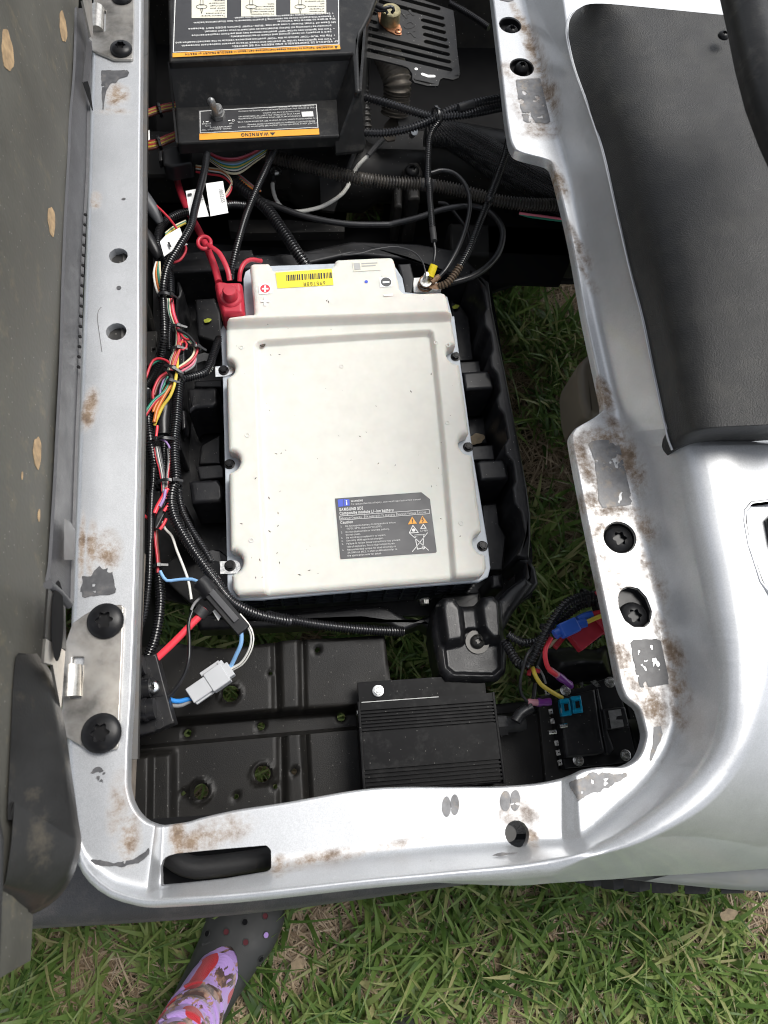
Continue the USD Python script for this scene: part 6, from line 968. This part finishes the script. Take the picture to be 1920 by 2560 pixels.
# plug and connector parts at the upper left
pc = Thing('plug_connector', 'black plug connector below the left end of the controller cover', 'connector'); pc.part('body', rslab(C.poly([(245, 100), (300, 80), (410, 75), (425, 180), (300, 205), (255, 190)], .46), .43, .46, .004), 'black_plastic'); pc.part('latch', rslab(C.poly([(225, 110), (250, 108), (252, 165), (228, 168)], .455), .44, .455, .002), 'black_plastic')
ic = Thing('inline_fuse_holder', 'grey inline holder on a red wire beside the left rail', 'fuse holder'); ic.part('body', sweep([C(128, 350, .47), C(150, 400, .47), C(200, 470, .465), C(240, 540, .455)], np.array([.008, .011, .010, .006]), 12), 'grey_dark', 40); 
ih = Thing('inline_connector', 'black inline connector slanting below the folded tag at the left', 'connector'); ih.part('body', sweep([C(130, 575, .465), C(160, 620, .465), C(200, 690, .462), C(235, 750, .455)], np.array([.008, .0095, .0095, .007]), 12), 'black_plastic', 40); ih.part('wire', wire(run([(C, [(115, 600), (140, 580), (160, 572)], .468)])), 'leaf_yellow')
# black two-way connector with its tag, grey plug, red lead
bc = Thing('sealed_connector', 'black sealed connector strapped to the conduit at the lower left', 'connector')
ax_ = unit(FZ(950, 1150, .455) - FZ(690, 850, .455)); sx_ = np.cross((0, 0, 1), ax_)
bc.part('body', box3((FZ(745, 950, .452) + FZ(950, 1140, .452)) / 2, ax_ * .045, sx_ * .0095, (0, 0, .008), .002), 'black_plastic', 30); bc.part('cap', sweep([FZ(665, 850, .452), FZ(700, 880, .452), FZ(760, 950, .452)], .012, 14), 'black_plastic', 40)
bc.part('latch', box3((FZ(850, 1000, .4615) + FZ(900, 1060, .4615)) / 2 + sx_ * -.003, ax_ * .026, sx_ * .004, (0, 0, .0018), .0008), 'label_grey'); bc.part('sticker', slab(FZ.poly([(768, 1090), (800, 1062), (840, 1130), (815, 1168)], .449), .4485, .449), 'label_white'); bc.part('seal', lathe([(0, 0), (.009, 0), (.009, .012), (0, .012)], FZ(700, 1065, .445), (-.6, -.7, 0)), 'rubber_black')
bc.part('wire', wire(run([(FZ, [(950, 1150), (1000, 1240), (1005, 1350), (965, 1450), (915, 1555)], [.452, .455, .445, .430])]), .0027, 10), 'light_blue_wire', 60); bc.part('wire', wire(run([(FZ, [(990, 1120), (1060, 1205), (1095, 1290), (1082, 1400), (1015, 1515), (925, 1570)], [.452, .455, .445, .430])]), .0027, 10), 'white_wire', 60)
bc.part('wire', wire(run([(FZ, [(995, 1132), (1063, 1210), (1098, 1290), (1085, 1400), (1018, 1515), (928, 1575)], [.4545, .4575, .4475, .4325])]), .0006, 6), 'cable_black', 60); bc.part('wire', wire(run([(FZ, [(590, 1080), (620, 1020), (680, 965)], .447)]), .0018), 'grey_wire')
rl = Thing('red_lead', 'thick bright red wire between the sealed connector and the socket bracket', 'wire'); rl.part('sheath', wire(run([(FZ, [(715, 1072), (620, 1170), (520, 1272), (420, 1372), (300, 1485)], [.447, .447, .445])]), .0046, 12), 'coral_wire', 60)
bl = Thing('black_lead', 'thin black wire hanging in a long curve to the socket bracket', 'wire'); bl.part('sheath', wire(run([(FZ, [(600, 1085), (570, 1190), (576, 1350), (570, 1480), (540, 1600), (470, 1720), (395, 1805)], [.45, .455, .445])]), .0023, 10), 'cable_black', 60)
gp_ = Thing('grey_plug', 'light grey two-way plug joining blue wires over the floor pan', 'plug'); a0, a1 = FZ(585, 1800, .43), FZ(915, 1572, .43); ag = unit(a1 - a0); sg = np.cross((0, 0, 1), ag); Lg = np.linalg.norm(a1 - a0)
gp_.part('housing', box3(a0 + ag * Lg * .25, ag * Lg * .25, sg * .0105, (0, 0, .009), .0015), 'grey_connector', 30); gp_.part('housing', box3(a0 + ag * Lg * .68, ag * Lg * .22, sg * .0132, (0, 0, .0105), .002), 'grey_connector', 30); gp_.part('collar', box3(a0 + ag * Lg * .95, ag * Lg * .08, sg * .0095, (0, 0, .008), .0015), 'grey_connector', 30)
gp_.part('latch', box3(a0 + ag * Lg * .66 + sg * .0155, ag * Lg * .24, sg * .0028, (0, 0, .0035), .001), 'grey_connector', 30); gp_.part('latch', box3(a0 + ag * Lg * .9 + sg * .012, ag * Lg * .06, sg * .004, (0, 0, .006), .001), 'grey_connector', 30); gp_.part('rib', box3(a0 + ag * Lg * .25 - sg * .0115, ag * Lg * .22, sg * .0014, (0, 0, .003), .0006), 'grey_connector')
gp_.part('wire', wire(run([(FZ, [(395, 1815), (480, 1836), (595, 1810)], .43)]), .003, 10), 'blue_wire', 60); gp_.part('wire', wire(run([(FZ, [(410, 1868), (500, 1872), (585, 1832)], .428)]), .0026, 10), 'grey_wire', 60)

# ------------------------------------------------------------ wiring at the lower right
rw = Thing('rear_harness', 'conduit harness looping over the grass gap to the fuse block', 'wiring harness')
def rc(pts, zz_, r): rw.part('conduit', conduit(HZ.many(pts, zz_), r), 'conduit_black', 40)
rc([(1080, 262), (1000, 258), (900, 262), (770, 320), (690, 420), (610, 550), (545, 680), (490, 755), (420, 745), (365, 660), (330, 600)], [.47, .47, .46, .44, .42], .0066); rc([(1080, 330), (1000, 310), (880, 330), (790, 390), (720, 470)], .455, .0056); rc([(350, 540), (400, 575), (470, 602), (560, 592), (640, 540)], .43, .0060); rc([(780, 560), (840, 600), (920, 598), (1010, 540)], .43, .0056)
rw.part('cable_tie', tie(HZ(635, 500, .44), (.5, .85, 0), .0095, turn=1.8), 'cable_black'); rw.part('cable_tie', tie(HZ(905, 265, .465), (1, .1, 0), .0095, turn=1.2), 'cable_black'); rw.part('sleeve', wire(HZ.many([(980, 345), (1050, 320), (1120, 310)], .45), .010, 12), 'rubber_black')
rw.part('wire', wire(HZ.many([(985, 245), (1060, 235)], .475), .003), 'red_wire')
rw.part('wire', wire(HZ.many([(662, 570), (625, 640), (620, 710), (645, 790), (700, 835)], [.45, .46, .45, .435]), .0032, 12), 'coral_wire', 60); rw.part('sleeve', wire(HZ.many([(655, 800), (690, 825), (725, 850)], [.438, .434, .43]), .0045, 12), 'pink_sleeve', 60, 'pink crimp sleeve'); rw.part('terminal', sweep(HZ.many([(710, 840), (740, 862), (765, 880), (800, 905), (812, 925)], [.431, .429, .427, .424, .42]), np.array([.0050, .0056, .0042, .0050, .003]), 12), 'violet_terminal', 50, 'violet push-on terminal')
rw.part('wire', wire(HZ.many([(530, 785), (548, 840), (590, 905), (660, 955), (742, 1003)], [.44, .45, .44, .425]), .0028, 12), 'yellow_wire', 60); rw.part('wire', wire(HZ.many([(650, 500), (560, 600), (490, 690), (455, 800), (437, 900), (448, 975), (490, 1032)], [.44, .46, .45, .43]), .0020, 10), 'cable_black', 60)
rw.part('wire', wire(HZ.many([(500, 840), (515, 800), (580, 810)], .43), .003), 'red_wire'); rw.part('wire', wire(HZ.many([(690, 640), (720, 600), (760, 550)], .44), .0036), 'red_wire'); rw.part('wire', wire(HZ.many([(640, 630), (680, 600), (720, 585)], .435), .003), 'cream_wire'); rw.part('wire', wire(HZ.many([(560, 770), (600, 830), (625, 900)], .42), .0016), 'grey_wire')
rw.part('sleeve', wire(HZ.many([(492, 1034), (530, 1036), (565, 1037)], .428), .0045, 12), 'pink_sleeve', 60); rw.part('terminal', sweep(HZ.many([(555, 1038), (580, 1037), (605, 1035), (630, 1034), (660, 1030)], .426), np.array([.0048, .0054, .0042, .0052, .0048]), 12), 'violet_terminal', 50)
rw.part('wire', wire(HZ.many([(410, 1170), (450, 1120), (500, 1070), (535, 1000), (545, 900)], [.41, .43, .42]), .003), 'cable_black', 60); rw.part('sleeve', wire(HZ.many([(405, 1175), (440, 1120), (520, 1070)], .425), .0075, 10), 'cable_black', 60)
bs_ = Thing('blue_splice', 'blue crimp connector with a yellow wire above the fuse block', 'splice'); bs_.part('body', box3(HZ(790, 495, .47), (HZ(850, 468, .47) - HZ(790, 495, .47)), np.cross((0, 0, 1), unit(HZ(850, 468, .47) - HZ(790, 495, .47))) * .0095, (0, 0, .008), .0025), 'blue_connector', 30); bs_.part('neck', wire(HZ.many([(690, 545), (720, 525), (750, 510)], .468), .0065, 12), 'blue_connector', 50); bs_.part('neck', wire(HZ.many([(840, 475), (880, 465), (915, 455)], .47), .006, 12), 'blue_connector', 50); bs_.part('sleeve', wire(HZ.many([(860, 440), (910, 415), (960, 400)], .465), .006, 12), 'blue_connector', 50)
bs_.part('wire', wire(HZ.many([(890, 465), (950, 440), (1020, 410), (1090, 395)], .472), .0030, 12), 'yellow_wire', 60); bs_.part('wire', wire(HZ.many([(950, 405), (1000, 390), (1090, 380)], .465), .0045, 12), 'red_wire', 60)
rk = Thing('red_connector', 'red plastic connector block beside the blue splice', 'connector'); ar = unit(HZ(1050, 420, .45) - HZ(870, 560, .45)); rk.part('body', box3(HZ(965, 505, .448), ar * .034, np.cross((0, 0, 1), ar) * .0125, (0, 0, .008), .002), 'red_rubber', 30); rk.part('tab', box3(HZ(870, 552, .446), ar * .014, np.cross((0, 0, 1), ar) * .007, (0, 0, .005), .0015), 'red_rubber', 30); rk.part('tab', box3(HZ(1050, 440, .452), ar * .012, np.cross((0, 0, 1), ar) * .015, (0, 0, .008), .002), 'red_rubber', 30)

# ------------------------------------------------------------ bits of leaf lying in the tray
def leaf(label, c, r, mat, name='leaf', tilt=.0):
    t = Thing(name, label, 'leaf', 'leaf scraps' if name == 'leaf' else 'dry leaves on the lawn'); a = np.linspace(0, 6.283, 22)[:-1]; rr = r * (1 + .18 * np.sin(2 * a + .5) + .1 * np.sin(5 * a)); p = [np.asarray(c) + (q * math.cos(t_), q * .8 * math.sin(t_), .001 * math.sin(3 * t_) + tilt * q * math.cos(t_)) for q, t_ in zip(rr, a)]
    t.part('blade', plate(p, (0, 0, .0006)), mat, False)
leaf('yellow green leaf scrap on the tray left of the red boot', E(880, 408, .334), .0055, 'leaf_yellow'); leaf('pale leaf scrap on the tray beside the upper right battery corner', R(232, 305, .32), .0055, 'leaf_yellow'); leaf('round dry leaf on the tray beside the middle right battery bolt', R(365, 1165, .318), .013, 'leaf_dry')
# crumbs of dirt on the cover
cr_ = []
for _ in range(90):
    px, py = rng.uniform(500, 1040), rng.uniform(570, 1270); p = W(px, py, .4505); 
    if allp.buffer(-.012).contains(Point(*p[:2])) and not G.poly([(100, 250), (1000, 250), (1000, 850), (120, 850)], .445).contains(Point(*p[:2])):
        h_ = bz(np.array([p[0]]), np.array([p[1]]), np.array([.03]))[0]; a = rng.uniform(0, 6.28); l_ = rng.uniform(.0005, .0028); d_ = np.array([math.cos(a), math.sin(a), 0]) * l_; n_ = np.array([-d_[1], d_[0], 0]) * .3
        cr_.append(hull([p * (1, 1, 0) + (0, 0, h_ + .0001) + q for q in (d_, -d_, n_, -n_, n_ * .5 + (0, 0, .0006))]))
crm = Thing('crumbs', 'small dark specks of dirt scattered on the white battery cover', 'dirt', kind='stuff'); crm.part('specks', cat(*cr_), 'crumb_dark', False, kind='stuff')
# ------------------------------------------------------------ the foot below the cart: grey clog, purple printed sock
per = Thing('person', 'person standing beside the cart in a purple printed sock and dark grey clog', 'person')
heel, toe = L(866, 1138, .05) + 0, L(1225, 480, .05) + 0; fx = unit((toe - heel) * (1, 1, 0)); heel = heel - fx * .004; toe = toe + fx * .0; fy = np.cross((0, 0, 1), fx); LF = np.linalg.norm((toe - heel)[:2])
def ring(t, w, z0, z1, shift=0, n=40, e=2.6):
    a = np.linspace(0, 2 * np.pi, n, endpoint=False); c, s = np.cos(a), np.sin(a); u = np.sign(c) * np.abs(c)**(2 / e) * w + shift; z = (z0 + z1) / 2 + np.sign(s) * np.abs(s)**(2 / e) * (z1 - z0) / 2
    return heel * (1, 1, 0) + fx * (t * LF) + np.outer(u, fy) + np.outer(z, (0, 0, 1.0))
def loft(rings):
    r = np.array(rings); n, k = r.shape[:2]; i, j = np.meshgrid(np.arange(n - 1), np.arange(k), indexing='ij'); jj = (j + 1) % k; f = np.stack([i * k + j, i * k + jj, (i + 1) * k + jj, (i + 1) * k + j], -1).reshape(-1, 4)
    v = np.vstack([r.reshape(-1, 3), r[0].mean(0), r[-1].mean(0)]); q = np.arange(k); qq = (q + 1) % k; f = np.vstack([f[:, [0, 1, 2]], f[:, [0, 2, 3]], np.stack([0 * q + n * k, qq, q], 1), np.stack([0 * q + n * k + 1, (n - 1) * k + q, (n - 1) * k + qq], 1)])
    m_ = trimesh.Trimesh(v, f, process=False); 
    if m_.volume < 0: m_ = trimesh.Trimesh(v, f[:, ::-1], process=False)
    return m_
def man(m_): a, b = vf(m_); return manifold3d.Manifold(manifold3d.Mesh(a.astype(np.float32), np.ascontiguousarray(b, np.uint32)))
T_ = np.linspace(0, 1, 30); wq = PchipInterpolator([0, .04, .12, .3, .5, .7, .85, .95, 1], [.006, .032, .043, .046, .051, .060, .058, .042, .008]); hq = PchipInterpolator([0, .05, .2, .4, .6, .8, .93, 1], [.06, .085, .088, .086, .082, .070, .055, .03]); shq = PchipInterpolator([0, .5, 1], [0, 0, .006])
shoe = man(loft([ring(t, wq(t), .012, hq(t), shq(t)) for t in T_]))
op = man(loft([ring(t, max(.002, .034 * math.sqrt(max(0, 1 - ((t - .27) / .31)**2))), .035, .16) for t in np.linspace(-.04, .58, 24)]))
shoe = shoe - op
def ontop(t, u): return heel * (1, 1, 0) + fx * (t * LF) + fy * (u + shq(t)) + np.array([0, 0, .012 + (hq(t) - .012) * (.5 + .5 * (1 - abs(u / wq(t))**2.6)**(1 / 2.6))])
clog = per.part('clog', trimesh.Trimesh(*vf(shoe)), 'clog_grey', 50, 'dark grey foam clog with round vent holes')
for x, y, m_ in ((955, 708, 'void_black'), (1042, 700, 'vent_red'), (1128, 655, 'void_black'), (1222, 627, 'vent_red'), (1320, 678, 'vent_bright'), (1226, 715, 'sock_plain'), (1132, 748, 'vent_red'), (1202, 825, 'void_black'), (1365, 608, 'sock_plain')):
    lev = .075
    for _ in range(8):
        p = L(x, y, lev) - heel; t, u = (p @ fx) / LF, p @ fy - shq(min(1, max(0, (p @ fx) / LF)))
        if not (0 < t < 1) or abs(u) > wq(t) * .97: break
        lev = ontop(t, u)[2]
    else:
        c = ontop(t, u); nrm = unit(np.cross(ontop(t + .02, u) - ontop(t - .02, u), ontop(t, u + .002) - ontop(t, u - .002))); nrm = nrm if nrm[2] > 0 else -nrm
        clog.sub('vent_hole', lathe([(0, .0002), (.0042, .0002), (.0040, .0006), (0, .0006)], c, nrm, 18), m_, False).sub
        clog.sub('vent_rim', lathe([(.0042, 0), (.0056, 0), (.0052, .0012), (.0044, .0012), (.0042, 0)], c, nrm, 18), 'clog_grey', 40)
clog.sub('lettering', cat(*[trimesh.Trimesh(*vf(text(L, (987, 738), (930, 756), 'crocs', 11, .092, True)))]), 'clog_grey', False)
# foot, ankle and shin as one tapering tube; the sock over it
ank = heel * (1, 1, 0) + fx * (.25 * LF)
def fr(t, w, z0, z1): return ring(t, w, z0, z1, 0, 40, 2.2)
foot_r = [fr(.62, .012, .03, .05), fr(.60, .028, .02, .072), fr(.55, .034, .02, .082), fr(.47, .0345, .02, .095), fr(.40, .034, .02, .112)]
def shin(zc_, rx, ry, off, tilt=0):
    rx, ry, off = rx * 1.12, ry * 1.1, off - max(0, zc_ - .1) * .16
    a = np.linspace(0, 2 * np.pi, 40, endpoint=False); return ank * (1, 1, 0) + np.outer(np.cos(a) * rx, fy) + np.outer(np.sin(a) * ry + off, fx) + np.array([0, 0, 1.0]) * (zc_ + np.outer(np.sin(a), [1]).ravel() * tilt)[:, None]
wr = lambda z: .0016 * math.sin(z * 420)
leg_r = [shin(.075, .033, .062, .004, .05), shin(.095, .034, .054, -.004, .035), shin(.115, .034 + wr(.115), .048, -.010, .02), shin(.13, .0345 + wr(.13), .046, -.012, .012), shin(.145, .035 + wr(.145), .0455, -.013, .008), shin(.16, .036 + wr(.16), .046, -.014, .004), shin(.18, .0365, .046, -.015), shin(.20, .0372, .0465, -.016), shin(.22, .0378 + wr(.22), .047, -.0175), shin(.238, .0385, .0475, -.019), shin(.255, .039 + wr(.255), .048, -.0205), shin(.272, .0395, .0485, -.022)]
per.part('sock', cat(loft(foot_r[::1]), loft(leg_r)), 'sock_knit', 60, 'purple sock printed with red and brown shapes')
for z_ in (.128, .158, .185, .222): per.part('sock_fold', loft([shin(z_ + d, .0352 + .0022 * k, .0462 + .0025 * k, -.0135, .014) for d, k in ((-.005, -.4), (-.003, .6), (0, 1), (.003, .6), (.005, -.4))]), 'sock_knit', 60)
per.part('cuff', loft([shin(.270 + d, .0402 + k, .0494 + k, -.022) for d, k in ((-.004, -.001), (-.002, .001), (.006, .0012), (.010, .0006), (.011, -.002))]), 'cuff_white', 60)
per.part('leg', loft([shin(z_, .036 + (z_ - .2) * .06, .045 + (z_ - .2) * .07, -.016 - (z_ - .2) * .12) for z_ in (.17, .22, .265, .30, .34, .40, .46, .5)]), 'skin', 60)
# second clog, only its toe in view at the lower edge
t0 = W(872, 2225, .05); toe2 = [t0 * (1, 1, 0) + np.array([.035 * math.cos(a) * q, -.06 + .075 * math.sin(a) * q, z_]) for z_, q in ((.0, .98),) for a in [0]]
rr_ = []
for z_, q in ((.012, .96), (.02, 1), (.04, 1), (.055, .92), (.064, .75), (.068, .4)):
    a = np.linspace(0, 2 * np.pi, 36, endpoint=False); rr_.append(np.stack([t0[0] + .046 * q * np.cos(a), t0[1] - .085 + .10 * q * np.sin(a), 0 * a + z_], 1))
per.part('clog', loft(rr_), 'clog_grey', 50)

# ------------------------------------------------------------ lawn: soil, green blades, straw, leaves
n_ = 60; xs_ = np.linspace(-1, 1, n_); xs_ = np.sign(xs_) * np.abs(xs_)**3 * 30; gx, gy = np.meshgrid(xs_, xs_ + .2, indexing='ij'); gv = np.stack([gx.ravel(), gy.ravel(), .012 * (meshkit.fbm(np.stack([gx.ravel() * 3, gy.ravel() * 3, 0 * gx.ravel()], -1), 3, 5) - .5) * (np.hypot(gx, gy).ravel() < 6)], 1)
structure('ground', (gv, grid(n_, n_)), 'soil', smooth=True)
def tuft(n, ln, wd, lean, flat, seed):
    g = np.random.default_rng(seed); vs, fs = [], []
    for k in range(n):
        a = g.uniform(0, 6.283); l_ = g.uniform(*ln); w_ = g.uniform(*wd); d = np.array([math.cos(a), math.sin(a), 0]); s = np.array([-d[1], d[0], 0]); tw = g.uniform(-.7, .7); p = np.array([g.normal(0, .013), g.normal(0, .013), 0]); el = g.uniform(*lean); bend = g.uniform(*flat); b = len(vs) * 0 + sum(len(q) for q in vs); pts = []
        for i in range(6):
            t = i / 5; ww = w_ * (1 - t**2.2) * (.6 + .4 * min(1, t * 4)) / 2 + .0001; e = el - bend * t; s2 = s * math.cos(tw * t) + np.array([0, 0, math.sin(tw * t)])
            pts += [p - s2 * ww, p + s2 * ww]; p = p + (d * math.cos(e) + np.array([0, 0, math.sin(e)])) * l_ / 5; p[2] = max(p[2], .001)
        vs.append(np.array(pts)); fs.append(b + np.array([[2 * i, 2 * i + 1, 2 * i + 3, 2 * i + 2] for i in range(5)]))
    v, f = np.vstack(vs), np.vstack(fs); return v, np.vstack([f[:, [0, 1, 2]], f[:, [0, 2, 3]]])
def scatter(name, protos, mat, P_, rot, scl, idx):
    pi = UsdGeom.PointInstancer.Define(stage, '/World/' + name); paths = []
    for k, q in enumerate(protos):
        w_ = f'/World/{name}/tuft' + (f'_{k:03d}' if k else ''); usdkit.mesh(stage, w_, q, LOOKS[mat], smooth=True); paths.append(w_)
    pi.CreatePrototypesRel().SetTargets([Sdf.Path(q) for q in paths]); pi.CreateProtoIndicesAttr(Vt.IntArray.FromNumpy(idx.astype(np.int32))); pi.CreatePositionsAttr(Vt.Vec3fArray.FromNumpy(P_.astype(np.float32)))
    pi.CreateOrientationsAttr(Vt.QuathArray([Gf.Quath(math.cos(a / 2), 0, 0, math.sin(a / 2)) for a in rot])); pi.CreateScalesAttr(Vt.Vec3fArray.FromNumpy(np.repeat(scl[:, None], 3, 1).astype(np.float32))); pi.GetPrim().SetCustomDataByKey('kind', 'stuff')
    return pi.GetPrim()
def places(n, r, seed, keep=None):
    g = np.random.default_rng(seed); p = np.stack([g.uniform(-r[0], r[1], n), g.uniform(-r[2], r[3], n), np.zeros(n)], 1)
    if keep is not None: p = p[keep(p)]
    return p, g
thick = lambda p: meshkit.fbm(np.stack([p[:, 0] * 9, p[:, 1] * 9, 0 * p[:, 0]], -1), 3, 21)
p, g_ = places(17000, (1.1, 1.1, .75, 1.5), 3); d_ = thick(p); p, dd = p[d_ + g_.uniform(-.12, .12, len(p)) > .44], None
far, g2 = places(9000, (4, 4, 4, 4), 4); far = far[(np.abs(far[:, 0]) > 1.0) | (far[:, 1] < -.7) | (far[:, 1] > 1.4)]
pa = np.vstack([p, far]); sc_ = np.r_[g_.uniform(.65, 1.25, len(p)), g2.uniform(1.4, 2.2, len(far))]
o = scatter('grass', [tuft(5, (.04, .12), (.0032, .0100), (.35, 1.3), (.4, 1.9), 100 + k) for k in range(7)], 'blade_green', pa, g_.uniform(0, 6.283, len(pa)), sc_, g_.integers(0, 7, len(pa)))
o.SetCustomDataByKey('label', 'short mixed green lawn grass under and beside the cart'); o.SetCustomDataByKey('category', 'grass')
p, g_ = places(9000, (1.1, 1.1, .75, 1.5), 8); p[:, 2] = .004
o = scatter('dry_straw', [tuft(12, (.03, .085), (.0012, .0034), (.02, .35), (.1, .5), 200 + k) for k in range(6)], 'blade_straw', p, g_.uniform(0, 6.283, len(p)), g_.uniform(.7, 1.3, len(p)), g_.integers(0, 6, len(p)))
o.SetCustomDataByKey('label', 'brown dead straw lying between the green blades'); o.SetCustomDataByKey('category', 'straw')
leaf('curled tan dry leaf on the grass at the lower right', PZ(1395, 2105, .05), .012, 'leaf_dry', 'dry_leaf', .35); leaf('pale dry leaf on the grass right of the clog', L(1375, 850, .05), .011, 'leaf_dry', 'dry_leaf', .3)
finish()
